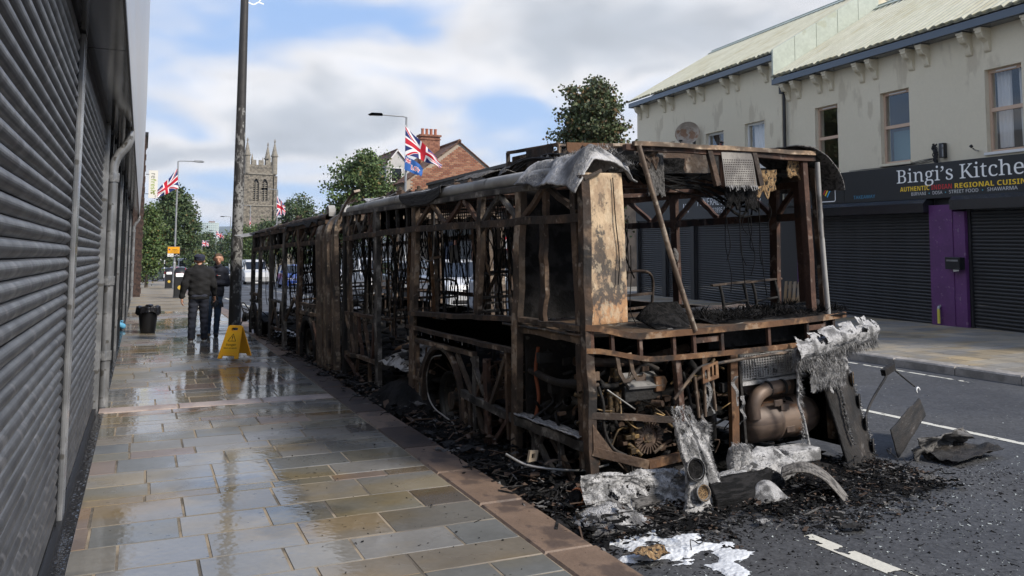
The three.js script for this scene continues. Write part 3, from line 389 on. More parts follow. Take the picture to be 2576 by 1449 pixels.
// stepped flashing between the two roofs
for (let k = 0; k < 5; k++) { const a = k / 5, b = (k + 1) / 5; const P = (t) => [lerp(6.72, 9.12, t), lerp(0.38, -3.5, t)], Q = (t) => [lerp(7.52, 9.86, t), lerp(0.38, -3.5, t)]; const [y0, z0] = P(a), [y1, z1] = P(b - 0.004), [t0, q0] = Q(a), [t1, q1] = Q(b - 0.004); mesh('flashing_panel', prism([[z0, y0 - 0.1], [z1, y1 - 0.1], [z1, t1], [z0, t0]], 0.07).rotateY(-Math.PI / 2).translate(-7.72, 0, 0), M.roofPale, farT); }
for (const [x, y0, y1] of [[-7.62, 2.9, 6.36]]) mesh('downpipe', [cyl([x, y0, 0.09], [x, y1, 0.09], 0.045, 0.045, 12), boxc(x - 0.1, x + 0.1, 6.2, 6.42, 0.02, 0.2)], M.blackPaint, nearT);
mesh('downpipe', [cyl([-8.12, 6.7, 0.09], [-8.12, 7.2, 0.09], 0.045, 0.045, 12)], M.blackPaint, farT);
// ---- shopfronts: sign bands, shutters, pillars ----
function rollerShutter(parent, s0, s1, top, z) {
  const p = new THREE.Group(); p.name = 'roller_shutter'; parent.add(p); const pitch = 0.078; const base = -0.4;
  const sec = []; for (let i = 0; i <= 6; i++) { const t = i / 6; sec.push([Math.sin(Math.PI * Math.pow(t, 0.8)) * 0.016, (t - 0.5) * pitch * 0.96]); } sec.push([-0.004, pitch * 0.47], [-0.004, -pitch * 0.47]);
  const g = sweep([V3(-s1, 0, 0), V3(-s0, 0, 0)], sec, V3(0, 0, 1)); for (let k = 0; base + k * pitch < top; k++) { const m = mesh('slat', g, M.rshutter, p); m.position.set(0, base + pitch * (k + 0.5), z + rr(-0.001, 0.001)); m.rotation.x = rr(-0.05, 0.05); }
  mesh('guide_rail', boxc(-s1 - 0.07, -s1 - 0.002, -0.4, top, z - 0.03, z + 0.05), M.blackPaint, p); mesh('guide_rail', boxc(-s0 + 0.002, -s0 + 0.07, -0.4, top, z - 0.03, z + 0.05), M.blackPaint, p);
}
function hood(parent, s0, s1, y0, y1) { mesh('shutter_box', prism([[-0.1, y0], [0.26, y0], [0.26, y1 - 0.09], [0.16, y1], [-0.1, y1]], s1 - s0, 0.004).rotateY(-Math.PI / 2).translate(-s0, 0, 0), std({ color: lin(0.016, 0.017, 0.020), roughness: 0.4, roughnessMap: shutRough }), parent); }
const rest = onFacade(thing('restaurant_front', 'black shuttered restaurant front with purple pillars and white lettered sign', 'shopfront'));
rollerShutter(rest, 2.36, 6.5, 2.62, -0.04); rollerShutter(rest, -4.6, 1.22, 2.66, -0.04);
hood(rest, 2.28, 6.9, 2.56, 2.86); hood(rest, -4.8, 1.52, 2.60, 2.90);
mesh('pillar', boxc(-2.28, -1.62, -0.4, 2.72, -0.2, 0.10), M.purple, rest); mesh('pillar', boxc(-1.615, -1.30, -0.4, 2.56, -0.2, 0.085), M.purple, rest); mesh('pillar', boxc(-7.15, -6.66, -0.5, 2.6, -0.2, 0.09), M.purple, rest);
mesh('lintel', boxc(-7.7, 4.8, 2.66, 2.95, -0.25, -0.06), M.blackPaint, rest);
{
  const W = 2048, H = 190; const S0 = -1.0, S1 = 7.6, Y0 = 2.88, Y1 = 3.67, px = (s) => (S1 - s) / (S1 - S0) * W, py = (y) => (Y1 - y) / (Y1 - Y0) * H;
  const tex = canvasTex(W, H, (c) => {
    c.fillStyle = '#17191b'; c.fillRect(0, 0, W, H); c.textBaseline = 'alphabetic';
    const put = (str, s0, s1, y, hgt, font, col, sp = 0) => { c.save(); c.font = font.replace('#', '100'); const mw = c.measureText(str).width, w = px(s1) - px(s0); c.translate(px(s0), py(y)); c.scale(w / mw, hgt / (Y1 - Y0) * H / 72); c.fillStyle = col; c.fillText(str, 0, 0); c.restore(); };
    put("Bingi\u2019s Kitchen", 3.20, -0.66, 3.275, 0.315, '#px serif', '#f2f2ee');
    const l2 = [['AUTHENTIC ', 3.08, 2.13, '#f2c81e'], ['INDIAN ', 2.13, 1.48, '#c3201f'], ['REGIONAL CUISINE', 1.48, -0.46, '#f2c81e']]; for (const [t, a, b, col] of l2) put(t, a, b, 3.07, 0.105, 'bold #px sans-serif', col);
    put('BIRYANI', 2.74, 2.28, 2.965, 0.075, '#px sans-serif', '#d9d9d6'); put('DOSA', 2.10, 1.81, 2.965, 0.075, '#px sans-serif', '#d9d9d6'); put('STREET FOOD', 1.63, 0.83, 2.965, 0.075, '#px sans-serif', '#d9d9d6'); put('SHAWARMA', 0.62, -0.12, 2.965, 0.075, '#px sans-serif', '#d9d9d6');
    c.fillStyle = '#4a9fb8'; for (const s of [2.19, 1.72, 0.73]) { c.beginPath(); c.arc(px(s), py(2.995), 4, 0, 7); c.fill(); }
    put('TAKEAWAY', 4.70, 3.92, 2.965, 0.085, '#px sans-serif', '#3c8fb4');
    c.strokeStyle = '#f0f0ee'; c.lineWidth = 6; const bx = px(6.05), bw = px(5.40) - bx, by = py(3.56), bh = py(2.94) - by; c.beginPath(); c.roundRect ? c.roundRect(bx, by, bw, bh, 12) : c.rect(bx, by, bw, bh); c.stroke();
    const fork = (x, y, a, col, n) => { c.save(); c.translate(x, y); c.rotate(a); c.fillStyle = col; c.fillRect(-5, -2, 10, 62); c.beginPath(); c.ellipse ? c.ellipse(0, -10, 17, 22, 0, 0, 7) : c.arc(0, -10, 18, 0, 7); c.fill(); c.restore(); };
    fork(bx + bw * 0.5, by + bh * 0.36, 0.62, '#c3201f'); fork(bx + bw * 0.60, by + bh * 0.42, 0.62, '#f2c81e'); fork(bx + bw * 0.72, by + bh * 0.48, 0.62, '#3c9fd0');
  });
  const g = new THREE.PlaneGeometry(S1 - S0, Y1 - Y0); mesh('sign_face', g.translate(-(S0 + S1) / 2, (Y0 + Y1) / 2, 0.1555), std({ map: tex, roughness: 0.4 }), rest);
  mesh('sign_board', [rbox(S1 - S0 + 0.02, Y1 - Y0 + 0.02, 0.14, 0.006, -(S0 + S1) / 2, (Y0 + Y1) / 2, 0.082), rbox(4.0, Y1 - Y0 + 0.01, 0.14, 0.006, 3.02, (Y0 + Y1) / 2, 0.081)], M.signBlack, rest);
  mesh('sign_seam', boxc(-5.05, -5.042, Y0, Y1, 0.15, 0.158), M.darkMetal, rest);
}
{
  const lb = mesh('letter_box', rbox(0.40, 0.27, 0.16, 0.012, -1.52, 1.42, 0.16), M.darkMetal, rest); mesh('flap', boxc(-1.68, -1.36, 1.46, 1.50, 0.24, 0.25), M.galv, lb); mesh('paper', box(0.15, 0.05, 0.004, -1.46, 1.27, 0.2, 0.2, 0, 0.15), M.white, lb);
  const g = mesh('gas_pipe', tube([[-2.02, 0.06, 0.16], [-2.02, 0.30, 0.16], [-2.02, 0.40, 0.155], [-2.03, 0.44, 0.12], [-2.03, 0.445, 0.08]], 0.03, 20, 10), std({ color: lin(0.62, 0.55, 0.08), roughness: 0.6 }), rest);
  mesh('pipe_elbow', tube([[-2.02, 0.37, 0.158], [-2.025, 0.42, 0.145], [-2.03, 0.445, 0.10]], 0.034, 10, 10), M.galv, g);
}
const fun = onFacade(thing('funeral_front', 'black shuttered funeral parlour front with white lettering, seen through the burnt bus', 'shopfront'));
rollerShutter(fun, 8.1, 12.9, 2.42, -0.05); rollerShutter(fun, 13.3, 15.0, 2.42, -0.05); rollerShutter(fun, 15.4, 17.3, 2.42, -0.05);
mesh('surround', [boxc(-8.04, -7.18, -0.5, 2.9, -0.2, 0.06), boxc(-13.22, -12.98, -0.6, 2.9, -0.2, 0.06), boxc(-15.33, -15.07, -0.6, 2.9, -0.2, 0.06), boxc(-17.5, -17.37, -0.6, 2.9, -0.2, 0.06), boxc(-17.5, -7.16, 2.42, 2.9, -0.2, 0.03)], M.blackPaint, fun);
{
  const S0 = 7.9, S1 = 17.4, Y0 = 2.62, Y1 = 3.52, W = 2048, H = 196, px = (s) => (S1 - s) / (S1 - S0) * W, py = (y) => (Y1 - y) / (Y1 - Y0) * H;
  const tex = canvasTex(W, H, (c) => { c.fillStyle = '#1b1d20'; c.fillRect(0, 0, W, H); c.fillStyle = '#e2e4e6'; c.font = 'bold 92px sans-serif'; c.fillText('JH', px(13.6), py(2.86)); c.font = '74px sans-serif'; c.fillText('FUNERAL DIRECTORS', px(12.6), py(3.06)); c.font = '50px sans-serif'; c.fillText('02895 5', px(11.6), py(2.80)); c.strokeStyle = '#e2e4e6'; c.lineWidth = 7; for (const k of [0, 1, 2]) { c.beginPath(); c.arc(px(8.95), py(3.1) + k * 18 - 20, 28, 0.2, 2.6); c.stroke(); } });
  mesh('sign_face', new THREE.PlaneGeometry(S1 - S0, Y1 - Y0).translate(-(S0 + S1) / 2, (Y0 + Y1) / 2, 0.1355), std({ map: tex, roughness: 0.4 }), fun);
  mesh('sign_board', rbox(S1 - S0 + 0.02, Y1 - Y0 + 0.02, 0.12, 0.006, -(S0 + S1) / 2, (Y0 + Y1) / 2, 0.072), M.signBlack, fun);
}
// ---- fixtures on the wall ----
function facadePoint(s, y, o) { const v = V3(-s, y, o); v.applyEuler(new THREE.Euler(0, RROT, RTILT)); return v.add(V3(...RPOS)); }
{
  const d = thing('satellite_dish', 'rusty satellite dish on the cream wall above the funeral parlour', 'satellite dish'); onFacade(d);
  const bowl = lathe(Array.from({ length: 9 }, (_, i) => [i / 8 * 0.44, (i / 8) ** 2 * 0.11]).concat([[0.445, 0.115], [0.43, 0.10]]), 28); bowl.scale(1, 1, 0.92).rotateX(Math.PI / 2 - 0.15).rotateY(0.75);
  mesh('dish', bowl.translate(-12.75, 5.6, 0.36), std({ map: mottled(256, 0.8, [0.27, 0.22, 0.17], [0.40, 0.34, 0.27], 4, 5, 98, 1, 1, 0.3, 0.7, [0.24, 0.13, 0.07], 0.55, 0.68, 3), roughness: 0.7 }), d);
  mesh('arm', tube([[-12.95, 5.15, 0.3], [-12.8, 5.05, 0.5], [-12.72, 5.3, 0.7]], 0.015, 10, 6), M.blackPaint, d); mesh('receiver', rbox(0.06, 0.06, 0.12, 0.01, -12.72, 5.34, 0.68), M.blackPaint, d); mesh('mount', [cyl([-12.95, 5.3, 0.0], [-12.95, 5.4, 0.3], 0.022), box(0.14, 0.2, 0.02, -12.95, 5.3, 0.01)], M.blackPaint, d);
}
{
  const a = thing('alarm_box', 'black alarm box with tangled cables above the restaurant sign', 'alarm box'); onFacade(a);
  mesh('cable_coil', Array.from({ length: 14 }, (_, k) => tube(Array.from({ length: 6 }, (_, i) => [-2.06 + rr(-0.07, 0.07), 4.1 - i * 0.08 + rr(-0.03, 0.03), 0.06 + rr(0, 0.05)]), 0.012, 14, 5)), M.blackPaint, a);
  mesh('housing', rbox(0.13, 0.34, 0.12, 0.015, -1.84, 3.95, 0.07), M.darkMetal, a); mesh('cover', boxc(-1.80, -1.77, 3.8, 4.08, 0.12, 0.14), M.galv, a);
  for (let k = 0; k < 5; k++) mesh('cable', tube([[-2.05, 3.8, 0.06], [-2.2 - k * 0.12, 3.75 + rr(-0.05, 0.05), 0.03], [-2.6 - k * 0.3, 3.715, 0.03], [-3.4 - k * 0.4, 3.70 + rr(-0.01, 0.03), 0.02]], 0.006, 20, 4), M.blackPaint, a);
}
{ // broken lamp bracket
  const a = thing('wall_light', 'small broken spotlight arm over the restaurant sign near the right edge', 'spotlight'); onFacade(a);
  mesh('arm', tube([[-0.95, 3.86, 0.0], [-0.85, 3.86, 0.2], [-0.78, 3.88, 0.32]], 0.016, 8, 6), M.galv, a); mesh('lamp_head', lathe([[0.0, 0], [0.03, 0.01], [0.035, 0.06], [0, 0.07]], 10).rotateX(0.8).translate(-0.78, 3.9, 0.34), M.darkMetal, a);
}
// ================= buildings beyond =================
// brick courses as geometry on the nearest gable
const brickTones = [[0.30, 0.13, 0.075], [0.36, 0.17, 0.10], [0.25, 0.10, 0.06], [0.40, 0.21, 0.125]].map((c) => std({ color: lin(...c), roughness: 0.9, bumpMap: T.speck, bumpScale: 0.004 }));
M.brickMortar = std({ color: lin(0.40, 0.33, 0.26), roughness: 0.95 });
M.brickFlat = std({ map: mottled(512, 1.1, [0.20, 0.085, 0.055], [0.31, 0.145, 0.09], 8, 4, 131), roughness: 0.9, bumpMap: T.speck, bumpScale: 0.005 });
M.roofTile = std({ map: mottled(512, 1.2, [0.115, 0.06, 0.04], [0.19, 0.10, 0.062], 6, 5, 132), roughness: 0.85, bumpMap: T.speck, bumpScale: 0.006 });
M.slate = std({ map: mottled(512, 1.2, [0.05, 0.052, 0.058], [0.085, 0.088, 0.095], 6, 5, 133), roughness: 0.75 });
M.paleRender = std({ map: mottled(512, 2.2, [0.42, 0.42, 0.40], [0.52, 0.51, 0.49], 4, 5, 134), roughness: 0.9 });
function simpleWindow(parent, x0, x1, y0, y1, z, fm = M.white, ry = 0) { const w = new THREE.Group(); w.name = 'window'; w.rotation.y = 0; parent.add(w); const g = (a, b, c, d, e, f) => ry ? boxc(e, f, c, d, a, b) : boxc(a, b, c, d, e, f); const t = 0.07; mesh('pane', g(x0, x1, y0, y1, z - 0.01, z + 0.005), M.darkGlass, w); mesh('frame', [g(x0 - t, x0, y0 - t, y1 + t, z - 0.02, z + 0.04), g(x1, x1 + t, y0 - t, y1 + t, z - 0.02, z + 0.04), g(x0, x1, y1, y1 + t, z - 0.02, z + 0.04), g(x0, x1, y0 - t, y0, z - 0.02, z + 0.06), g(x0, x1, (y0 + y1) / 2 - 0.03, (y0 + y1) / 2 + 0.03, z - 0.02, z + 0.03)], fm, w); return w; }
{ // red brick house with chimney
  const Zg = -58, h = thing('brick_house', 'red brick gabled house with tiled roof and a four-pot chimney, behind the flags', 'house', [0, 0, 0]);
  const A = [21.28, 9.93], L = [17.3, 7.0], R = [23.9, 7.95];
  mesh('wall', prism([[17.3, -1], [23.9, -1], R, A, L], 9).translate(0, 0, Zg - 9), M.brickMortar, h);
  // bricks that show above the bus: courses on the gable
  let n = 0; const inside = (x, y) => { const yl = x < A[0] ? lerp(L[1], A[1], (x - L[0]) / (A[0] - L[0])) : lerp(A[1], R[1], (x - A[0]) / (R[0] - A[0])); return y < yl - 0.12 && x > 17.45 && x < 23.8; };
  const geo = new THREE.BoxGeometry(0.30, 0.105, 0.03), lowBricks = brickTones.map(() => []);
  for (let y = 9.8, r = 0; y > 5.4; y -= 0.128, r++) for (let x = 17.4 + (r % 2) * 0.165; x < 23.9; x += 0.33) { if (!inside(x - 0.15, y + 0.05) || !inside(x + 0.15, y + 0.05)) continue; const k = Math.floor(rnd() * 4); if (n < 300) { n++; const m = mesh('brick', geo, brickTones[k], h); m.position.set(x, y, Zg + 0.008 + rr(0, 0.004)); } else lowBricks[k].push(box(0.30, 0.105, 0.03, x, y, Zg + 0.008)); }
  lowBricks.forEach((g, k) => { if (g.length) mesh('lower_bricks', g, brickTones[k], h).userData.kind = 'stuff'; });
  const roof = new THREE.Group(); roof.name = 'roof'; h.add(roof);
  const slope = (p, q, z0, z1, m, nm) => { const nR = 12; for (let k = 0; k < nR; k++) { const a = k / nR, b = (k + 1) / nR; mesh(nm, bar([lerp(p[0], q[0], (a + b) / 2), lerp(p[1], q[1], (a + b) / 2) + 0.05, z0], [lerp(p[0], q[0], (a + b) / 2), lerp(p[1], q[1], (a + b) / 2) + 0.05, z1], 0.07, Math.hypot(q[0] - p[0], q[1] - p[1]) / nR * 1.12, V3(q[0] - p[0], q[1] - p[1] - 0.12, 0).normalize(), 0.05), m, roof); } };
  slope([17.0, 6.75], A, Zg + 0.15, Zg - 9.2, M.roofTile, 'tile_course'); slope(A, [24.2, 7.7], Zg + 0.15, Zg - 9.2, M.roofTile, 'tile_course');
  mesh('ridge_tiles', cyl([A[0], A[1] + 0.1, Zg + 0.15], [A[0], A[1] + 0.1, Zg - 9.2], 0.14, 0.14, 10), M.roofTile, roof);
  const ch = new THREE.Group(); ch.name = 'chimney'; h.add(ch); mesh('stack', [boxc(19.4, 20.95, 7.5, 10.75, Zg - 4.2, Zg - 3.4), boxc(19.3, 21.05, 10.75, 10.9, Zg - 4.3, Zg - 3.3), boxc(19.35, 21.0, 10.5, 10.6, Zg - 4.25, Zg - 3.35)], M.brickFlat, ch);
  for (let k = 0; k < 4; k++) mesh('chimney_pot', lathe([[0.13, 0], [0.14, 0.05], [0.115, 0.1], [0.11, 0.42], [0.135, 0.46], [0.135, 0.5], [0.09, 0.5]], 12).translate(19.65 + k * 0.35, 10.9, Zg - 3.8), std({ color: lin(0.36, 0.13, 0.075), roughness: 0.8 }), ch);
  mesh('flashing', boxc(19.3, 21.0, 9.0, 9.25, Zg - 3.42, Zg - 3.36), M.white, ch);
}
{ // small white gabled dormer front beside it
  const h = thing('white_house', 'narrow white rendered gable house with one tall window, left of the brick house', 'house', [0, 0, -61]);
  mesh('wall', prism([[16.6, -1.5], [19.2, -1.5], [19.2, 7.4], [17.45, 9.45], [16.6, 8.4]], 5).translate(0, 0, -5), M.paleRender, h);
  mesh('verge', [bar([16.5, 8.3, 0.04], [17.45, 9.52, 0.04], 0.1, 0.14, V3(0, 0, 1)), bar([17.45, 9.52, 0.04], [19.3, 7.35, 0.04], 0.1, 0.14, V3(0, 0, 1))], M.white, h);
  simpleWindow(h, 17.0, 17.75, 6.1, 8.1, 0.01, M.white);
  const roof = mesh('roof', [bar([18.3, 8.5, 0.1], [18.3, 8.5, -5], 0.1, 2.9, V3(1.85, -2.1, 0).normalize(), 0.03), bar([17.0, 8.95, 0.1], [17.0, 8.95, -5], 0.1, 1.5, V3(0.95, 1.2, 0).normalize(), 0.03)], M.roofTile, h);
}
{ // dark flat-roofed shop with blue shutters below
  const h = thing('flat_roofed_shop', 'low dark flat-roofed shop with blue shutters, seen through the bus', 'building', [18.4, 0, -29.5]);
  mesh('wall', boxc(0.0, 9, -0.6, 6.5, -27, -15.4), std({ map: mottled(512, 2.0, [0.028, 0.024, 0.022], [0.055, 0.045, 0.038], 4, 5, 135), roughness: 0.9 }), h); mesh('wall', boxc(0.05, 9, -0.6, 6.45, -15.4, -11.5), h.children[0].material, h);
  mesh('coping', boxc(-0.12, 9.1, 6.5, 6.68, -27.05, -11.4), std({ color: lin(0.06, 0.052, 0.045), roughness: 0.8 }), h);
  mesh('sign_board', boxc(-0.22, -0.02, 2.6, 3.4, -26.5, -12), M.signBlack, h);
  for (const [a, b, c] of [[-14.6, -12.2, [0.022, 0.035, 0.075]], [-17.6, -15.0, [0.022, 0.035, 0.075]], [-20.8, -18.2, [0.10, 0.105, 0.11]], [-25, -21.4, [0.03, 0.045, 0.09]]]) { const m = std({ color: lin(...c), roughness: 0.5 }), s = new THREE.Group(); s.name = 'roller_shutter'; h.add(s); const g = boxc(-0.035, 0.0, -0.045, 0.045, a, b), g2 = cyl([-0.02, 0, a], [-0.02, 0, b], 0.045, 0.045, 8); for (let k = 0; k < 30; k++) { const e = mesh('slat', g2, m, s); e.position.set(0, -0.5 + k * 0.1, 0); } }
  for (const z of [-14.85, -17.9, -21.1]) mesh('pilaster', boxc(-0.1, 0.0, -0.6, 2.6, z - 0.12, z + 0.12), M.brickFlat, h);
}
// ordinary terrace houses further down, above and through the bus
function farHouse(name, label, z0, z1, h, rh, wm, rm, nwin) {
  const b = thing(name, label, 'house', [18.2, gy(z0), 0]); mesh('wall', boxc(0, 8, -0.5, h, z1, z0), wm, b);
  const roof = mesh('roof', prism([[-0.3, h], [8.3, h], [4, h + rh]], z0 - z1).translate(0, 0, z1), rm, b); mesh('chimney', [boxc(3.6, 4.4, h + rh - 0.6, h + rh + 0.9, z0 - 0.9, z0 - 0.2)], M.brickFlat, roof);
  const dz = (z0 - z1) / nwin; for (let k = 0; k < nwin; k++) { const zc = z1 + dz * (k + 0.5); simpleWindow(b, zc - 0.5, zc + 0.5, h * 0.6, h * 0.6 + 1.5, -0.01, M.white, 1); }
  mesh('shopfront', boxc(-0.08, 0.0, -0.4, 2.5, z1 + 0.4, z0 - 0.4), M.darkGlass, b); mesh('fascia', boxc(-0.2, -0.02, 2.5, 3.1, z1 + 0.3, z0 - 0.3), pick([M.white, M.signBlack, M.greyFascia]), b); mesh('door', boxc(-0.12, -0.085, -0.4, 2.1, z1 + 0.6, z1 + 1.5), M.frameWood, b); for (let z = z1 + 0.4; z < z0; z += 2.2) mesh('pilaster', boxc(-0.14, -0.09, -0.4, 2.5, z - 0.08, z + 0.08), M.white, b); return b;
}
farHouse('terrace_house', 'pale house with slate roof just left of the big roadside tree', -68, -80, 6.4, 1.9, M.paleRender, M.slate, 4); farHouse('terrace_house', 'brick house with slate roof, second beyond the white gable', -80.3, -94, 6.8, 2.0, M.brickFlat, M.slate, 4); farHouse('terrace_house', 'white rendered house furthest down the right side of the street', -94.3, -112, 6.6, 2.1, M.paleRender, M.slate, 5);
// ---- church tower ----
{
  const S = 1.42, t = thing('church_tower', 'square stone church tower with four pinnacled corners, above the street', 'tower', [20.4, -3.2, -172], 0.12);
  const st = std({ map: mottled(512, 2.4, [0.15, 0.132, 0.105], [0.25, 0.222, 0.178], 9, 5, 141, 1, 1, 0.3, 0.7, [0.10, 0.092, 0.076], 0.58, 0.68, 5), roughness: 0.95, bumpMap: T.cloudy, bumpScale: 0.03 }), tr = std({ map: mottled(256, 1.2, [0.20, 0.18, 0.145], [0.27, 0.245, 0.20], 5, 4, 142), roughness: 0.9 }), dk = std({ color: lin(0.045, 0.04, 0.035), roughness: 0.9 });
  const W = 2.9, H = 22.3;
  const arch = (x, w, y0, y1) => { const p = [[x - w / 2, y0], [x + w / 2, y0], [x + w / 2, y1 - w * 0.75]]; for (let k = 1; k < 6; k++) { const q = k / 6; p.push([x + w / 2 - q * w / 2, y1 - w * 0.75 + Math.sin(q * Math.PI / 2) * w * 0.75]); } for (let k = 6; k >= 0; k--) { const q = k / 6; p.push([x - w / 2 + q * w / 2, y1 - w * 0.75 + Math.sin(q * Math.PI / 2) * w * 0.75]); } return p; };
  for (const [ry, nm] of [[0, 'wall'], [Math.PI / 2, 'wall'], [-Math.PI / 2, 'wall'], [Math.PI, 'wall']]) { const g = shapeHoles([[-W, 0], [W, 0], [W, H], [-W, H]], [arch(-0.85, 1.15, 15.2, 19.6), arch(0.85, 1.15, 15.2, 19.6)], 0.5).translate(0, 0, W - 0.5).rotateY(ry); mesh(nm, g, st, t); for (const x of [-0.85, 0.85]) { const w = new THREE.Group(); w.name = 'belfry_window'; w.rotation.y = ry; t.add(w); mesh('louvre_back', boxc(x - 0.6, x + 0.6, 15.2, 19.6, W - 0.48, W - 0.42), dk, w); for (let k = 0; k < 10; k++) mesh('louvre', box(1.14, 0.06, 0.28, x, 15.45 + k * 0.36, W - 0.3, 0.6), tr, w); mesh('mullion', boxc(x - 0.07, x + 0.07, 15.2, 19.0, W - 0.2, W - 0.04), tr, w); } }
  mesh('core', boxc(-W + 0.5, W - 0.5, 0, H, -W + 0.5, W - 0.5), dk, t);
  for (const y of [20.4, 14.2, 8.6]) mesh('string_course', [boxc(-W - 0.16, W + 0.16, y, y + 0.28, W - 0.02, W + 0.16), boxc(-W - 0.16, W + 0.16, y, y + 0.28, -W - 0.16, -W + 0.02), boxc(-W - 0.16, -W + 0.02, y, y + 0.28, -W, W), boxc(W - 0.02, W + 0.16, y, y + 0.28, -W, W)], tr, t);
  for (const [sx, sz] of [[-1, -1], [1, -1], [-1, 1], [1, 1]]) { mesh('buttress', [boxc(sx * (W - 0.25), sx * (W + 0.45), 0, 13.5, sz * (W - 0.25), sz * (W + 0.45)), boxc(sx * (W - 0.35), sx * (W + 0.28), 13.4, 20.2, sz * (W - 0.35), sz * (W + 0.28))], st, t);
    const pin = new THREE.Group(); pin.name = 'pinnacle'; pin.position.set(sx * (W - 0.25), 20.6, sz * (W - 0.25)); t.add(pin); mesh('pinnacle_shaft', [cyl([0, 0, 0], [0, 3.6, 0], 0.62, 0.58, 8), cyl([0, 3.5, 0], [0, 3.75, 0], 0.75, 0.72, 8)], tr, pin); mesh('spirelet', [cyl([0, 3.75, 0], [0, 6.3, 0], 0.56, 0.06, 8), ...Array.from({ length: 5 }, (_, k) => lump(0.13 - k * 0.012, 0, 0.2).translate(0.5 - k * 0.09, 4.0 + k * 0.45, 0)), ...Array.from({ length: 5 }, (_, k) => lump(0.13 - k * 0.012, 0, 0.2).translate(-0.5 + k * 0.09, 4.0 + k * 0.45, 0))], tr, pin); mesh('finial', [lump(0.2, 0, 0.1).translate(0, 6.4, 0), boxc(-0.05, 0.05, 6.3, 7.0, -0.05, 0.05), boxc(-0.2, 0.2, 6.6, 6.72, -0.05, 0.05)], tr, pin);
    for (const [ox, oz] of [[-sx * 0.95, 0], [0, -sz * 0.95]]) mesh('small_pinnacle', [cyl([ox, 0.5, oz], [ox, 2.6, oz], 0.24, 0.2, 6), cyl([ox, 2.6, oz], [ox, 3.9, oz], 0.26, 0.03, 6)], tr, pin); }
  for (let k = 0; k < 4; k++) for (let i = -1; i <= 1; i++) mesh('merlon', boxc(i * 1.35 - 0.42, i * 1.35 + 0.42, H, H + 0.95, W - 0.35, W + 0.02).rotateY(k * Math.PI / 2), tr, t);
  mesh('nave', boxc(2.5, 14, 0, 7, -8, 0), st, t); const r2 = mesh('nave_roof', prism([[-8.2, 7], [0.2, 7], [-4, 11.5]], 11.5).rotateY(-Math.PI / 2).translate(14, 0, 0), M.slate, t);
}
// ---- far tower block and hills ----
{
  const t = thing('tower_block', 'pale green glass tower block with a curved front in the far distance', 'tower block', [95, -12, -1400]);
  const a = std({ color: lin(0.55, 0.62, 0.58), roughness: 0.5 }), b = std({ color: lin(0.30, 0.38, 0.37), roughness: 0.15 });
  const ring = (r, y0, y1, n = 28) => { const g = new THREE.CylinderGeometry(r, r, y1 - y0, n, 1); g.scale(1, 1, 0.6); return g.translate(0, (y0 + y1) / 2, 0); };
  mesh('core', ring(14.2, 0, 62), b, t); for (let k = 0; k < 18; k++) mesh('floor_band', ring(14.6, 2 + k * 3.35, 3.5 + k * 3.35), a, t); for (let k = 0; k < 14; k++) { const th = Math.PI * (k + 0.5) / 14; mesh('fin', boxc(-0.4, 0.4, 2, 62.6, -0.4, 0.4).translate(Math.cos(th) * 14.6, 0, Math.sin(th) * 8.8), a, t); } mesh('plant_room', rbox(9, 3, 8, 0.3, 4, 64, 0), std({ color: lin(0.20, 0.13, 0.10), roughness: 0.8 }), t); mesh('parapet', ring(14.9, 62, 63), a, t);
  const d = thing('low_hall', 'low white arched roof at the foot of the distant tower block', 'building', [30, -6, -700]); mesh('roof', sheet((u, v) => [lerp(-16, 18, u), 8.5 + 4.5 * Math.sin(Math.PI * u) ** 0.7, lerp(0, -30, v)], 20, 2, 0.4), std({ color: lin(0.6, 0.6, 0.6), roughness: 0.5 }), d); mesh('wall', boxc(-20, 40, 0, 9, -30, -1), M.paleRender, d);
}
structure('hill', (() => { const nx = 120, nz = 14; return sheet((u, v) => { const x = lerp(-2600, 5200, u), z = lerp(-3300, -6000, v); const r = 150 + 60 * fbm3(x / 900 + 3, 1, 2, 4) - 0.030 * Math.max(0, x - 200) * 0.9; return [x, -20 + Math.max(0, r) * Math.pow(Math.sin(Math.PI / 2 * Math.min(1, v * 1.6)), 0.8) + 12 * (fbm3(x / 120, z / 160, 5, 4) - 0.5), z]; }, nx, nz, 0); })(), std({ map: colorTex(512, 900, (u, v) => { const f = sstep(0.45, 0.58, tf(u, v, 9, 5, 151)); return mix3([0.085, 0.115, 0.06], [0.035, 0.055, 0.035], f); }), roughness: 1 }));

// the air between here and the hills
scene.fog = new THREE.FogExp2(0xc9d6e6, 0.00013);
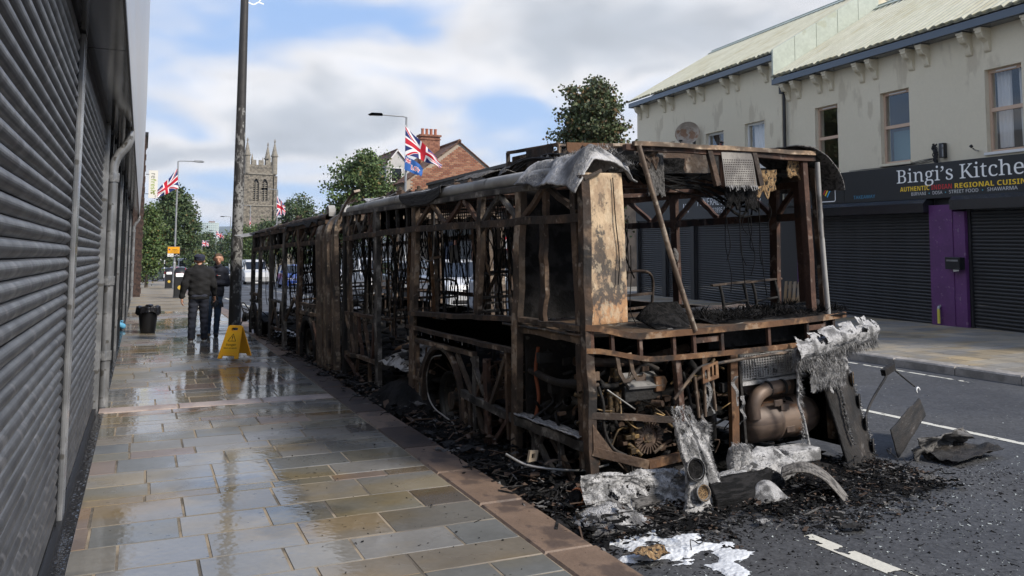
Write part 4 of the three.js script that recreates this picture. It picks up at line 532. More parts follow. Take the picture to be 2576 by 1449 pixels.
// ================= trees =================
const leafMat = (r, g, b) => std({ color: lin(r, g, b), vertexColors: true, roughness: 0.65 });
M.leafGreen = leafMat(0.075, 0.115, 0.030); M.leafDark = leafMat(0.055, 0.085, 0.030); M.leafBronze = leafMat(0.065, 0.085, 0.030); M.bark = std({ map: mottled(256, 0.6, [0.045, 0.036, 0.028], [0.10, 0.082, 0.065], 5, 5, 161, 3, 1), roughness: 0.95, bumpMap: T.speck, bumpScale: 0.01 });
function tree(name, label, pos, h, crown, o = {}) {
  const t = thing(name, label, 'tree', pos, rr(0, 6), o.group); const [rx, ry, cy] = crown, tr = o.trunk || 0.1;
  const limbs = [], ends = []; const base = V3(0, 0, 0), top = V3(rr(-0.15, 0.15), cy + ry * 0.55, rr(-0.15, 0.15));
  limbs.push(sweep(Array.from({ length: 8 }, (_, i) => base.clone().lerp(top, i / 7).add(V3((vn3(i * 0.6, 1, pos[0]) - 0.5) * 0.15, 0, (vn3(i * 0.6, 5, pos[2]) - 0.5) * 0.15))), circ(tr, 9), V3(1, 0, 0), true, true, true, (q) => lerp(1.15, 0.25, q)));
  const nb = o.limbs || 26; for (let k = 0; k < nb; k++) { const a = k * 2.4 + rr(-0.3, 0.3), y0 = lerp(cy - ry * 0.75, cy + ry * 0.4, k / nb), e = lerp(-0.75, 0.9, k / nb), R = Math.sqrt(Math.max(0.05, 1 - e * e)) * rr(0.72, 1.0); const p0 = V3(0, y0, 0), p2 = V3(Math.cos(a) * rx * R, cy + e * ry + rr(0, 0.25), Math.sin(a) * rx * R), p1 = p0.clone().lerp(p2, 0.5).add(V3(0, 0.12 * ry, 0)); limbs.push(sweep([p0, p0.clone().lerp(p1, 0.5), p1, p1.clone().lerp(p2, 0.6), p2], circ(tr * 0.32, 5), V3(0, 1, 0.1), false, true, true, (q) => lerp(1, 0.2, q))); ends.push(p1, p2, p1.clone().lerp(p2, 0.6)); }
  mesh('trunk', limbs, M.bark, t);
  // leaves in clumps round the twig ends and through the volume
  const pos_ = [], col = []; const cl = []; for (const e of ends) { cl.push(e); } const extra = o.clumps || 120; for (let k = 0; k < extra; k++) { const a = rr(0, 6.283), z = rr(-1, 1), q = Math.cbrt(rr(0.15, 1)), s = Math.sqrt(1 - z * z); const n = 0.82 + 0.42 * fbm3(Math.cos(a) * s * 1.6 + pos[0], z * 1.6, Math.sin(a) * s * 1.6 + pos[2], 3); const shape = o.cone ? lerp(1.15, 0.35, (z * q + 1) / 2) : 1; cl.push(V3(Math.cos(a) * s * rx * q * n * shape, cy + z * ry * q * n, Math.sin(a) * s * rx * q * n * shape)); }
  const per = o.per || 46, L = o.leaf || 0.12, cr = o.clump || 0.3;
  for (const c of cl) { const tone = rr(0.75, 1.25), R = cr * rr(0.6, 1.3); for (let k = 0; k < per; k++) { const g = () => (rnd() + rnd() + rnd() - 1.5) * 1.2; const p = V3(c.x + g() * R, c.y + g() * R * 0.75, c.z + g() * R), d = V3(rr(-1, 1), rr(-0.9, 0.35), rr(-1, 1)).normalize(), s = V3(rr(-1, 1), rr(-0.4, 0.4), rr(-1, 1)).cross(d).normalize(), l = L * rr(0.6, 1.25), w = l * 0.42; const a = p, b = p.clone().addScaledVector(d, l * 0.45).addScaledVector(s, w), e = p.clone().addScaledVector(d, l), f = p.clone().addScaledVector(d, l * 0.45).addScaledVector(s, -w); for (const v of [a, b, e, a, e, f]) pos_.push(v.x, v.y, v.z); const k1 = tone * rr(0.8, 1.25), y = rnd() < (o.turn || 0.04); const cc = y ? [1.9 * k1, 0.9 * k1, 0.8 * k1] : [k1 * rr(0.85, 1.15), k1, k1 * rr(0.8, 1.2)]; for (let q = 0; q < 6; q++) col.push(...cc); } }
  const g = new THREE.BufferGeometry(); g.setAttribute('position', new THREE.Float32BufferAttribute(pos_, 3)); g.setAttribute('color', new THREE.Float32BufferAttribute(col, 3)); g.computeVertexNormals(); mesh('crown', metric(g), o.leafMat || M.leafGreen, t); return t;
}
tree('roadside_tree', 'bronze-leaved roadside tree in front of the cream terrace, behind the bus', [13.3, RP, -23.6], 7.6, [1.35, 2.45, 4.85], { leafMat: M.leafBronze, turn: 0.16, per: 84, leaf: 0.115, clump: 0.27, clumps: 220, limbs: 40, cone: true, group: 'roadside trees' });
tree('roadside_tree', 'large green tree left of the street lamp with two flags', [13.9, gy(-57), -57], 9.3, [2.55, 3.3, 6.0], { per: 64, leaf: 0.2, clump: 0.5, clumps: 190, cone: true, group: 'roadside trees' });
tree('roadside_tree', 'green tree just right of the flag nearest the church tower', [14.0, gy(-84), -84], 8, [1.9, 2.9, 5.2], { per: 50, leaf: 0.22, clump: 0.5, clumps: 110, group: 'roadside trees', leafMat: M.leafDark });
tree('roadside_tree', 'small tree between the church tower and the flag', [14.2, gy(-105), -105], 7.5, [1.7, 2.8, 4.3], { per: 50, leaf: 0.24, clump: 0.55, clumps: 90, group: 'roadside trees', leafMat: M.leafDark });
tree('roadside_tree', 'tree at the left foot of the church tower', [13.6, gy(-124), -124], 8, [2.4, 3.4, 4.0], { per: 60, leaf: 0.28, clump: 0.6, clumps: 110, group: 'roadside trees' });
tree('pavement_tree', 'large green tree on the left pavement behind the clearway sign', [2.35, gy(-72), -72], 8.4, [1.75, 2.9, 4.9], { per: 64, leaf: 0.2, clump: 0.5, clumps: 170, cone: true, leafMat: M.leafDark, group: 'pavement trees' });
tree('pavement_tree', 'smaller leafy tree against the building on the far left', [0.35, gy(-62), -62], 6.0, [0.8, 2.6, 3.1], { per: 44, leaf: 0.17, clump: 0.42, clumps: 120, group: 'pavement trees' });
tree('distant_tree', 'dense tree below the tower block, middle of the street', [10.5, gy(-165), -165], 7.5, [3.2, 3.6, 3.9], { per: 56, leaf: 0.36, clump: 0.8, clumps: 110, group: 'distant trees', leafMat: M.leafDark });
tree('distant_tree', 'tree left of the tower block base, beyond the red car', [4.5, gy(-210), -210], 6, [3.0, 3.0, 3.0], { per: 46, leaf: 0.4, clump: 0.9, clumps: 80, group: 'distant trees' });
tree('distant_tree', 'pale green tree at the far end of the street', [9.5, gy(-260), -260], 6, [4.5, 3.2, 3.2], { per: 46, leaf: 0.5, clump: 1.1, clumps: 80, group: 'distant trees' });
tree('young_tree', 'slim young tree beside the man in the dark sweater', [5.2, gy(-88), -88], 3.6, [0.5, 1.3, 1.75], { per: 40, leaf: 0.14, clump: 0.25, clumps: 40, trunk: 0.05, limbs: 10, leafMat: leafMat(0.12, 0.15, 0.035) });
tree('distant_tree', 'tree behind the dark estate car on the left', [0.5, gy(-190), -190], 6, [3.4, 3.4, 3.2], { per: 46, leaf: 0.42, clump: 0.9, clumps: 80, group: 'distant trees' });
tree('distant_tree', 'dark tree behind the near lamp post, right of the man facing us', [14.2, gy(-150), -150], 7, [2.8, 3.4, 3.6], { per: 50, leaf: 0.34, clump: 0.8, clumps: 90, group: 'distant trees', leafMat: M.leafDark });
// ================= street furniture =================
M.lampGrey = std({ map: mottled(256, 0.8, [0.26, 0.27, 0.275], [0.36, 0.37, 0.375], 5, 4, 181), roughness: 0.5, metalness: 0.3 });
function streetLamp(label, pos, h, arm, dir, r = 0.06) {
  const t = thing('street_lamp', label, 'street lamp', pos, 0, 'grey street lamps'); const d = dir;
  mesh('column', [cyl([0, 0, 0], [0, h * 0.2, 0], r * 1.5, r * 1.4, 14), cyl([0, h * 0.2, 0], [0, h, 0], r, r * 0.75, 14), lathe([[r * 1.45, h * 0.2 - 0.03], [r * 1.55, h * 0.2], [r, h * 0.2 + 0.08]], 14)], M.lampGrey, t);
  mesh('arm', tube([[0, h - 0.03, 0], [d * 0.05, h, 0], [d * arm * 0.6, h + 0.02, 0], [d * arm, h + 0.03, 0]], r * 0.5, 12, 8), M.lampGrey, t);
  const hd = mesh('lamp_head', [prism([[0, 0], [0.55, -0.02], [0.62, 0.02], [0.5, 0.07], [0.05, 0.08]], 0.22, 0.015).translate(0, 0, -0.11).scale(d, 1, 1).translate(d * (arm - 0.1), h, 0)], M.lampGrey, t); mesh('lens', boxc(d * (arm + 0.02), d * (arm + 0.42), h - 0.035, h - 0.015, -0.08, 0.08), M.white, hd); return t;
}
streetLamp('grey street lamp on the left pavement carrying the clearway sign', [1.86, gy(-56), -56], 7.95, 1.0, 1);
streetLamp('grey street lamp across the road with two flags, right of the big tree', [10.98, gy(-37) + RP, -37], 8.1, 1.25, -1);
streetLamp('grey street lamp in front of the church tower, carrying one flag', [11.1, gy(-78) + RP, -78], 8.3, 1.0, -1);
streetLamp('grey street lamp partly hidden by the near dark pole, left of the church', [14.6, gy(-130), -130], 10.6, 1.0, -1, 0.08);
streetLamp('far street lamp low over the middle of the street', [12.2, gy(-134), -134], 9.1, 1.0, -1, 0.08);
streetLamp('distant lamp post carrying a flag below the tower block', [9.2, gy(-150), -150], 5.9, 0.7, 1, 0.06);
streetLamp('distant lamp post carrying a flag, right of the tower block', [11.4, gy(-150), -150], 7.6, 0.7, -1, 0.06);
// near dark pole with flaking paint
{
  const t = thing('lamp_post', 'tall dark lamp post with flaking pale paint low down, beside the yellow sign', 'lamp post', [1.915, 0, -19.4]);
  const tex = colorTex(512, [0.9, 8], (u, v) => { const y = v * 8, n = tf(u, v, 6, 5, 183, 2, 10); const fl = sstep(0.1, 0.3, n - 0.22 - Math.abs(y - 2.6) * 0.14 + 0.12 * Math.sin(u * 6.283 + 1)); let c = mix3([0.022, 0.021, 0.020], [0.04, 0.036, 0.032], tf(u, v, 8, 4, 184, 1, 8)); c = mix3(c, [0.24, 0.235, 0.22], fl * sstep(0.35, 0.5, tf(u, v, 12, 4, 185, 2, 16)) * (y < 4.9 ? 1 : 0)); return c; }, 1024);
  const m = std({ map: tex, roughness: 0.55, bumpMap: T.speck, bumpScale: 0.002 });
  const g = new THREE.CylinderGeometry(0.076, 0.132, 9.2, 22, 1); const uv = g.attributes.uv; for (let i = 0; i < uv.count; i++) uv.setXY(i, uv.getX(i) * 0.9, uv.getY(i) * 9.2); mesh('column', g.translate(0, 4.6, 0).rotateZ(-0.0), m, t);
  mesh('base_collar', lathe([[0.13, 0], [0.15, 0], [0.15, 0.03], [0.135, 0.05]], 20), m, t); mesh('door', rbox(0.14, 0.5, 0.02, 0.006, 0, 0.8, 0.122), m, t);
  mesh('wire_bracket', [tube([[0.09, 7.36, 0], [0.2, 7.32, 0.02], [0.3, 7.38, 0.02], [0.42, 7.36, 0]], 0.012, 14, 6), tube([[0.3, 7.38, 0], [0.36, 7.46, 0.02]], 0.01, 4, 6)], M.char, t);
}
// ---- flags ----
function unionJack(c, w, h) { c.fillStyle = '#1c2a66'; c.fillRect(0, 0, w, h); const L = (x0, y0, x1, y1, lw, s) => { c.strokeStyle = s; c.lineWidth = lw; c.beginPath(); c.moveTo(x0, y0); c.lineTo(x1, y1); c.stroke(); }; L(0, 0, w, h, h * 0.2, '#e8e6e6'); L(0, h, w, 0, h * 0.2, '#e8e6e6'); const o = h * 0.035; L(-o, o, w / 2 - o, h / 2 + o, h * 0.07, '#c0182e'); L(w / 2 + o, h / 2 - o, w + o, h - o, h * 0.07, '#c0182e'); L(o, h + o, w / 2 + o, h / 2 + o, h * 0.07, '#c0182e'); L(w / 2 - o, h / 2 - o, w - o, -o, h * 0.07, '#c0182e'); L(w / 2, 0, w / 2, h, h * 0.34, '#e8e6e6'); L(0, h / 2, w, h / 2, h * 0.34, '#e8e6e6'); L(w / 2, 0, w / 2, h, h * 0.2, '#c0182e'); L(0, h / 2, w, h / 2, h * 0.2, '#c0182e'); }
M.flag = std({ map: canvasTex(512, 300, unionJack), roughness: 0.8 });
M.flagBlue = std({ map: canvasTex(512, 300, (c, w, h) => { c.fillStyle = '#2b5ea3'; c.fillRect(0, 0, w, h); c.save(); c.beginPath(); c.rect(20, 20, 150, 110); c.clip(); c.translate(20, 20); unionJack(c, 150, 110); c.restore(); c.font = 'bold 130px sans-serif'; c.lineWidth = 18; c.strokeStyle = '#f0eeee'; c.fillStyle = '#c0182e'; c.strokeText('LOY', 190, 220); c.fillText('LOY', 190, 220); }), roughness: 0.8 });
// cloth between the hoist (top, bottom) and a drooping fly end
function flag(label, hoist, fly, mid, m, wave = 0.1, group = 'flags on street lamps') {
  const o = thing('flag', label, 'flag', [0, 0, 0], 0, group); const B = (p, q, r, t) => p.map((_, i) => (1 - t) * (1 - t) * p[i] + 2 * t * (1 - t) * q[i] + t * t * r[i]);
  mesh('cloth', sheet((u, v) => { const a = B(hoist[0], mid[0], fly[0], u), b = B(hoist[1], mid[1], fly[1], u); const p = a.map((x, i) => lerp(b[i], x, v)); const s = Math.sin(u * 9 + v * 3) * wave * u, s2 = Math.sin(u * 15 - v * 5 + 1) * wave * 0.4 * u; return [p[0] + s2 * 0.5, p[1] + s * 0.25, p[2] + s + s2]; }, 40, 20, 0.004), m, o); mesh('toggle', [cyl([hoist[0][0], hoist[0][1] - 0.03, hoist[0][2]], [hoist[0][0], hoist[0][1] + 0.03, hoist[0][2]], 0.02), cyl([hoist[1][0], hoist[1][1] - 0.03, hoist[1][2]], [hoist[1][0], hoist[1][1] + 0.03, hoist[1][2]], 0.02)], M.white, o); return o;
}
flag('large union flag streaming from the lamp beside the brick house', [[10.91, 7.55, -36.9], [10.91, 6.2, -36.9]], [[12.8, 5.85, -36.9], [12.55, 5.62, -36.9]], [[11.75, 6.75, -36.9], [11.75, 6.1, -36.9]], M.flag, 0.14);
flag('small blue flag below the large union flag', [[10.9, 6.16, -36.9], [10.88, 5.5, -36.9]], [[11.82, 5.62, -36.9], [11.68, 5.2, -36.9]], [[11.35, 6.0, -36.9], [11.3, 5.4, -36.9]], M.flagBlue, 0.07);
flag('union flag blowing left from the lamp by the clearway sign', [[1.80, 7.0, -55.9], [1.93, 5.75, -55.9]], [[0.30, 5.20, -55.9], [0.60, 5.02, -55.9]], [[1.30, 6.15, -55.9], [1.28, 5.4, -55.9]], M.flag, 0.14);
flag('union flag hanging from the lamp in front of the church tower', [[11.05, 6.9, -77.9], [11.03, 5.1, -77.9]], [[11.85, 5.95, -77.9], [11.75, 5.05, -77.9]], [[11.4, 6.5, -77.9], [11.5, 5.4, -77.9]], M.flag, 0.12);
flag('distant union flag right of the tower block', [[11.4, 5.6, -149.9], [11.4, 4.5, -149.9]], [[13.0, 4.5, -149.9], [12.7, 4.0, -149.9]], [[12.2, 5.2, -149.9], [12.0, 4.6, -149.9]], M.flag, 0.12);
flag('distant union flag left of the tower block centre', [[9.2, 4.0, -149.9], [9.2, 3.0, -149.9]], [[10.3, 3.5, -149.9], [10.2, 2.9, -149.9]], [[9.8, 3.9, -149.9], [9.7, 3.0, -149.9]], M.flag, 0.12);
flag('tattered flag on the lamp left of the church tower', [[14.68, 7.3, -129.9], [14.68, 5.4, -129.9]], [[14.4, 5.6, -129.9], [14.35, 4.9, -129.9]], [[14.5, 6.8, -129.9], [14.45, 5.2, -129.9]], M.flag, 0.1);
// ---- clearway sign ----
{
  const t = thing('clearway_sign', 'yellow urban clearway sign with white and black time plates on the left lamp', 'sign', [1.79, 0, -55.88]);
  const g = new THREE.PlaneGeometry(0.70, 0.42); mesh('face', g.translate(0, 1.90, 0.021), std({ map: canvasTex(350, 210, (c, w, h) => { c.fillStyle = '#f2a913'; c.fillRect(0, 0, w, h); c.strokeStyle = '#2a2210'; c.lineWidth = 5; c.strokeRect(6, 6, w - 12, h - 12); c.fillStyle = '#23201a'; c.textAlign = 'center'; c.font = 'bold 46px sans-serif'; c.fillText('URBAN', w * 0.58, 105); c.fillText('CLEARWAY', w * 0.58, 150); c.font = 'bold 26px sans-serif'; c.fillText('Monday to Friday', w * 0.56, 188); c.strokeStyle = '#a03a2a'; c.lineWidth = 8; c.beginPath(); c.arc(52, 88, 24, 0, 7); c.stroke(); c.fillStyle = '#2c4a90'; c.beginPath(); c.arc(52, 88, 20, 0, 7); c.fill(); }), roughness: 0.5 }), t);
  mesh('backing', rbox(0.72, 0.44, 0.03, 0.006, 0, 1.90, 0), M.lampGrey, t);
  mesh('time_plate', new THREE.PlaneGeometry(0.70, 0.19).translate(0, 1.59, 0.021), std({ map: canvasTex(350, 96, (c, w, h) => { c.fillStyle = '#e6e6e2'; c.fillRect(0, 0, w / 2, h); c.fillStyle = '#17181a'; c.fillRect(w / 2, 0, w / 2, h); c.textAlign = 'center'; c.font = 'bold 32px sans-serif'; c.fillStyle = '#222'; c.fillText('am', w / 4, 38); c.fillText('7.30 - 9.30', w / 4, 76); c.fillStyle = '#eee'; c.fillText('pm', w * 0.75, 38); c.fillText('4.30 - 6.30', w * 0.75, 76); }), roughness: 0.5 }), t); mesh('plate_backing', rbox(0.72, 0.2, 0.03, 0.006, 0, 1.59, 0), M.lampGrey, t);
  mesh('clamp', [boxc(-0.1, 0.16, 2.0, 2.04, -0.06, -0.016), boxc(-0.1, 0.16, 1.7, 1.74, -0.06, -0.016)], M.lampGrey, t);
}
// ---- litter bins ----
function litterBin(label, pos) { const t = thing('litter_bin', label, 'litter bin', pos, 0, 'street litter bins'); mesh('body', [rbox(0.46, 0.86, 0.46, 0.05, 0, 0.46, 0), rbox(0.50, 0.05, 0.50, 0.02, 0, 0.06, 0), rbox(0.49, 0.04, 0.49, 0.02, 0, 0.88, 0)], M.binBlack || (M.binBlack = std({ color: lin(0.02, 0.021, 0.022), roughness: 0.4 })), t); mesh('hood', [lathe([[0.0, 0.26], [0.2, 0.22], [0.3, 0.12], [0.34, 0.0]], 4).rotateY(Math.PI / 4).translate(0, 1.06, 0), ...[[-1, -1], [1, -1], [-1, 1], [1, 1]].map(([a, b]) => boxc(a * 0.23, a * 0.17, 0.88, 1.07, b * 0.23, b * 0.17))], M.binBlack, t); mesh('opening', rbox(0.3, 0.14, 0.3, 0.02, 0, 0.97, 0), M.char, t); mesh('badge', cyl([0, 0.45, 0.228], [0, 0.45, 0.234], 0.085, 0.085, 20), std({ color: lin(0.62, 0.42, 0.06), roughness: 0.5 }), t); return t; }
litterBin('black litter bin with a round yellow badge, left of the grey lamp', [1.62, gy(-57), -57.2]); litterBin('black litter bin half hidden behind the man in the cap', [1.52, gy(-38.6), -38.6]);
// ---- black refuse tub with bag ----
{
  const t = thing('refuse_bin', 'black plastic dustbin lined with a black bag, by the shopfront', 'bin', [0.17, 0, -19.4]);
  mesh('tub', lathe([[0, 0.0], [0.145, 0.0], [0.15, 0.02], [0.195, 0.46], [0.205, 0.5], [0.21, 0.5], [0.21, 0.53], [0.195, 0.53], [0.18, 0.47], [0.14, 0.05], [0, 0.04]], 26), std({ color: lin(0.010, 0.010, 0.011), roughness: 0.35 }), t);
  mesh('bag', sheet((u, v) => { const a = u * 6.283, f = 1 + 0.05 * Math.sin(a * 9) + 0.06 * fbm3(Math.cos(a) * 3, Math.sin(a) * 3, v * 4, 3); const R = v < 0.5 ? lerp(0.236, 0.222, v * 2) : lerp(0.222, 0.06, (v - 0.5) * 2); const y = v < 0.5 ? lerp(0.42 - 0.04 * Math.sin(a * 3), 0.555, v * 2) : lerp(0.555, 0.50, (v - 0.5) * 2); return [Math.cos(a) * R * f, y + 0.012 * Math.sin(a * 7), Math.sin(a) * R * f]; }, 60, 12, 0), std({ color: lin(0.012, 0.012, 0.014), roughness: 0.25 }), t);
  mesh('bag_knot', lump(0.05, 2, 0.5, 1.6, 0.7, 1).translate(0.02, 0.57, 0), t.children[1].material, t);
}
{ const t = thing('blue_jug', 'small light blue plastic jug on its side at the foot of the shopfront', 'jug', [-0.29, 0.06, -20.4], 0.5); mesh('body', lathe([[0, 0], [0.05, 0.0], [0.062, 0.03], [0.06, 0.14], [0.035, 0.17], [0.03, 0.2], [0.0, 0.2]], 16).rotateZ(1.1), std({ color: lin(0.10, 0.34, 0.52), roughness: 0.4 }), t); mesh('handle', tube([[-0.05, 0.1, 0], [-0.04, 0.14, 0.0], [-0.10, 0.13, 0]], 0.01, 8, 6), t.children[0].material, t); }
// ---- yellow A-board ----
{
  const t = thing('warning_sign', 'yellow folding Danger Men at work sign on the wet pavement', 'warning sign', [1.40, 0, -14.0], 1.02);
  const Y = std({ color: lin(0.74, 0.36, 0.012), roughness: 0.42 }); const H = 0.535;
  const shape = () => shapeHoles([[-0.17, 0], [-0.105, 0], [-0.095, 0.045], [0.095, 0.045], [0.105, 0], [0.17, 0], [0.12, H - 0.02], [0.105, H], [-0.105, H], [-0.12, H - 0.02]], [[[-0.05, H - 0.08], [0.05, H - 0.08], [0.055, H - 0.045], [0.04, H - 0.03], [-0.04, H - 0.03], [-0.055, H - 0.045]]], 0.018);
  const tex = canvasTex(256, 384, (c, w, h) => { c.fillStyle = '#dba30c'; c.fillStyle = 'rgb(220,166,30)'; c.fillRect(0, 0, w, h); c.strokeStyle = '#1a1505'; c.lineWidth = 11; c.lineJoin = 'round'; c.beginPath(); c.moveTo(w / 2, 34); c.lineTo(w * 0.78, 172); c.lineTo(w * 0.22, 172); c.closePath(); c.stroke(); c.fillStyle = '#1a1505'; c.beginPath(); c.moveTo(w / 2 - 11, 80); c.lineTo(w / 2 + 11, 80); c.lineTo(w / 2 + 5, 132); c.lineTo(w / 2 - 5, 132); c.fill(); c.beginPath(); c.arc(w / 2, 150, 9, 0, 7); c.fill(); c.textAlign = 'center'; c.font = 'bold 54px sans-serif'; c.fillText('Danger', w / 2, 262); c.font = 'bold 40px sans-serif'; c.fillText('Men at work', w / 2, 322); });
  const tm = std({ map: tex, roughness: 0.4 });
  for (const s of [-1, 1]) { const p = new THREE.Group(); p.name = 'panel'; p.rotation.set(0, s * Math.PI / 2, 0); const holder = new THREE.Matrix4(); const g = shape(); const lean = Math.atan2(0.225, 0.48); g.translate(0, -H, -0.009).rotateX(-lean * 1.0); g.rotateY(s < 0 ? -Math.PI / 2 : Math.PI / 2).translate(0, 0.52, 0); mesh('board', g, Y, p); const f = new THREE.PlaneGeometry(0.23, 0.32); f.translate(0, -0.27, 0.0105).rotateX(-lean).rotateY(s < 0 ? -Math.PI / 2 : Math.PI / 2).translate(0, 0.52, 0); mesh('print', f, tm, p); p.rotation.set(0, 0, 0); t.add(p); }
  mesh('hinge', cyl([0, 0.52, -0.09], [0, 0.52, 0.09], 0.011, 0.011, 10), Y, t);
}
// ---- zebra beacons, traffic light, triangular sign ----
function beacon(label, pos) { const t = thing('belisha_beacon', label, 'beacon', pos, 0, 'zebra crossing beacons'); for (let k = 0; k < 8; k++) mesh('band', cyl([0, k * 0.36, 0], [0, (k + 1) * 0.36, 0], 0.055, 0.055, 12), k % 2 ? M.white : M.blackPaint, t); mesh('globe', new THREE.SphereGeometry(0.17, 18, 12).translate(0, 3.03, 0), std({ color: lin(0.72, 0.50, 0.04), roughness: 0.35 }), t); return t; }
beacon('striped beacon post with yellow globe on the left pavement', [2.17, gy(-94), -94]); beacon('striped beacon post with yellow globe across the road by the church', [11.2, gy(-110), -110]);
{ const t = thing('traffic_light', 'traffic light showing red beyond the left pavement', 'traffic light', [2.6, gy(-150), -150]); mesh('post', cyl([0, 0, 0], [0, 3.2, 0], 0.06), M.lampGrey, t); mesh('head', rbox(0.5, 1.1, 0.25, 0.03, 0, 3.4, 0), M.blackPaint, t); mesh('backing', rbox(0.9, 1.4, 0.02, 0.02, 0, 3.4, -0.14), M.white, t); for (const [k, c] of [[0, [0.8, 0.02, 0.02]], [1, [0.06, 0.04, 0.01]], [2, [0.01, 0.05, 0.02]]]) mesh('signal', cyl([0, 3.75 - k * 0.35, 0.125], [0, 3.75 - k * 0.35, 0.15], 0.13, 0.13, 14), std({ color: lin(...c), roughness: 0.4, emissive: k ? 0x000000 : 0xff2010, emissiveIntensity: k ? 0 : 0.8 }), t); }
{ const t = thing('road_sign', 'red-bordered triangular road sign seen through the bus window', 'road sign', [12.0, 0, -27.6]); mesh('post', cyl([0, 0, 0], [0, 2.4, 0], 0.038), M.lampGrey, t); const tri = (s, z) => prism([[-s, -s * 0.577], [s, -s * 0.577], [0, s * 1.155]], 0.012).translate(0, 2.0, z); mesh('border', tri(0.36, 0.05), std({ color: lin(0.55, 0.02, 0.03), roughness: 0.4 }), t); mesh('face', tri(0.27, 0.056), M.white, t); mesh('plate', rbox(0.34, 0.24, 0.012, 0.01, 0, 1.55, 0.055), M.white, t); }
// ---- pallet against the restaurant shutter ----
{ const t = thing('pallet', 'broken wooden pallet leaning on the shutter, seen through the bus', 'pallet', [14.95, RP, -16.6], -1.62); const w = [[0.22, 0.165, 0.11], [0.27, 0.21, 0.15]].map((c) => std({ color: lin(...c), map: flagTex, roughness: 0.9 })); for (let k = 0; k < 6; k++) mesh('board', box(0.10, 0.95, 0.018, -0.42 + k * 0.165, 0.47, -0.12 + 0.0, 0.0, 0, 0.10 + rr(-0.03, 0.03)).rotateX(-0.22), pick(w), t); for (const y of [0.15, 0.5, 0.85]) mesh('bearer', box(1.0, 0.09, 0.05, 0, y, -0.16, 0, 0, 0.10).rotateX(-0.22), w[0], t); }
// ================= vehicles =================
M.tyre = std({ color: lin(0.012, 0.012, 0.012), roughness: 0.8 }); M.rim = std({ color: lin(0.35, 0.35, 0.36), roughness: 0.35, metalness: 0.7 }); M.carGlass = phys({ color: lin(0.012, 0.014, 0.016), roughness: 0.04 }); M.trim = std({ color: lin(0.015, 0.015, 0.016), roughness: 0.5 }); M.chrome = std({ color: lin(0.6, 0.6, 0.6), roughness: 0.2, metalness: 0.9 }); M.lampGlass = phys({ color: lin(0.6, 0.62, 0.64), roughness: 0.1 }); M.tail = phys({ color: lin(0.35, 0.012, 0.012), roughness: 0.15 });
const SHAPES = { // side outline of body, then glasshouse; metres, nose toward +x
  hatch: { L: 4.1, W: 1.75, body: [[-2.0, 0.32], [-2.05, 0.62], [-1.98, 0.95], [-1.2, 1.0], [0.75, 0.98], [1.5, 0.9], [1.95, 0.74], [2.05, 0.5], [2.02, 0.26], [-1.9, 0.24]], cabin: [[-1.92, 0.95], [-1.65, 1.38], [-1.2, 1.48], [-0.2, 1.5], [0.25, 1.42], [1.05, 0.95]], wb: [-1.25, 1.28], r: 0.31 },
  suv: { L: 4.6, W: 1.88, body: [[-2.25, 0.4], [-2.3, 0.75], [-2.22, 1.05], [-1.3, 1.1], [0.85, 1.08], [1.75, 1.0], [2.2, 0.86], [2.3, 0.6], [2.26, 0.32], [-2.15, 0.32]], cabin: [[-2.12, 1.05], [-1.8, 1.56], [-1.3, 1.66], [-0.1, 1.68], [0.35, 1.58], [1.15, 1.05]], wb: [-1.38, 1.42], r: 0.36 },
  estate: { L: 4.8, W: 1.85, body: [[-2.3, 0.34], [-2.4, 0.66], [-2.34, 0.98], [-1.2, 1.0], [0.9, 0.97], [1.8, 0.88], [2.3, 0.72], [2.4, 0.5], [2.36, 0.26], [-2.25, 0.26]], cabin: [[-2.28, 0.96], [-1.95, 1.38], [-1.4, 1.5], [-0.2, 1.5], [0.25, 1.42], [1.2, 0.95]], wb: [-1.42, 1.46], r: 0.33 },
  van: { L: 5.2, W: 1.95, body: [[-2.55, 0.4], [-2.6, 1.0], [-2.58, 1.25], [0.9, 1.25], [1.7, 1.15], [2.4, 0.95], [2.6, 0.6], [2.55, 0.32], [-2.45, 0.32]], cabin: [[-2.58, 1.2], [-2.52, 1.85], [-2.4, 1.98], [0.3, 2.0], [0.75, 1.9], [1.75, 1.15]], wb: [-1.6, 1.6], r: 0.35, panelVan: true },
};
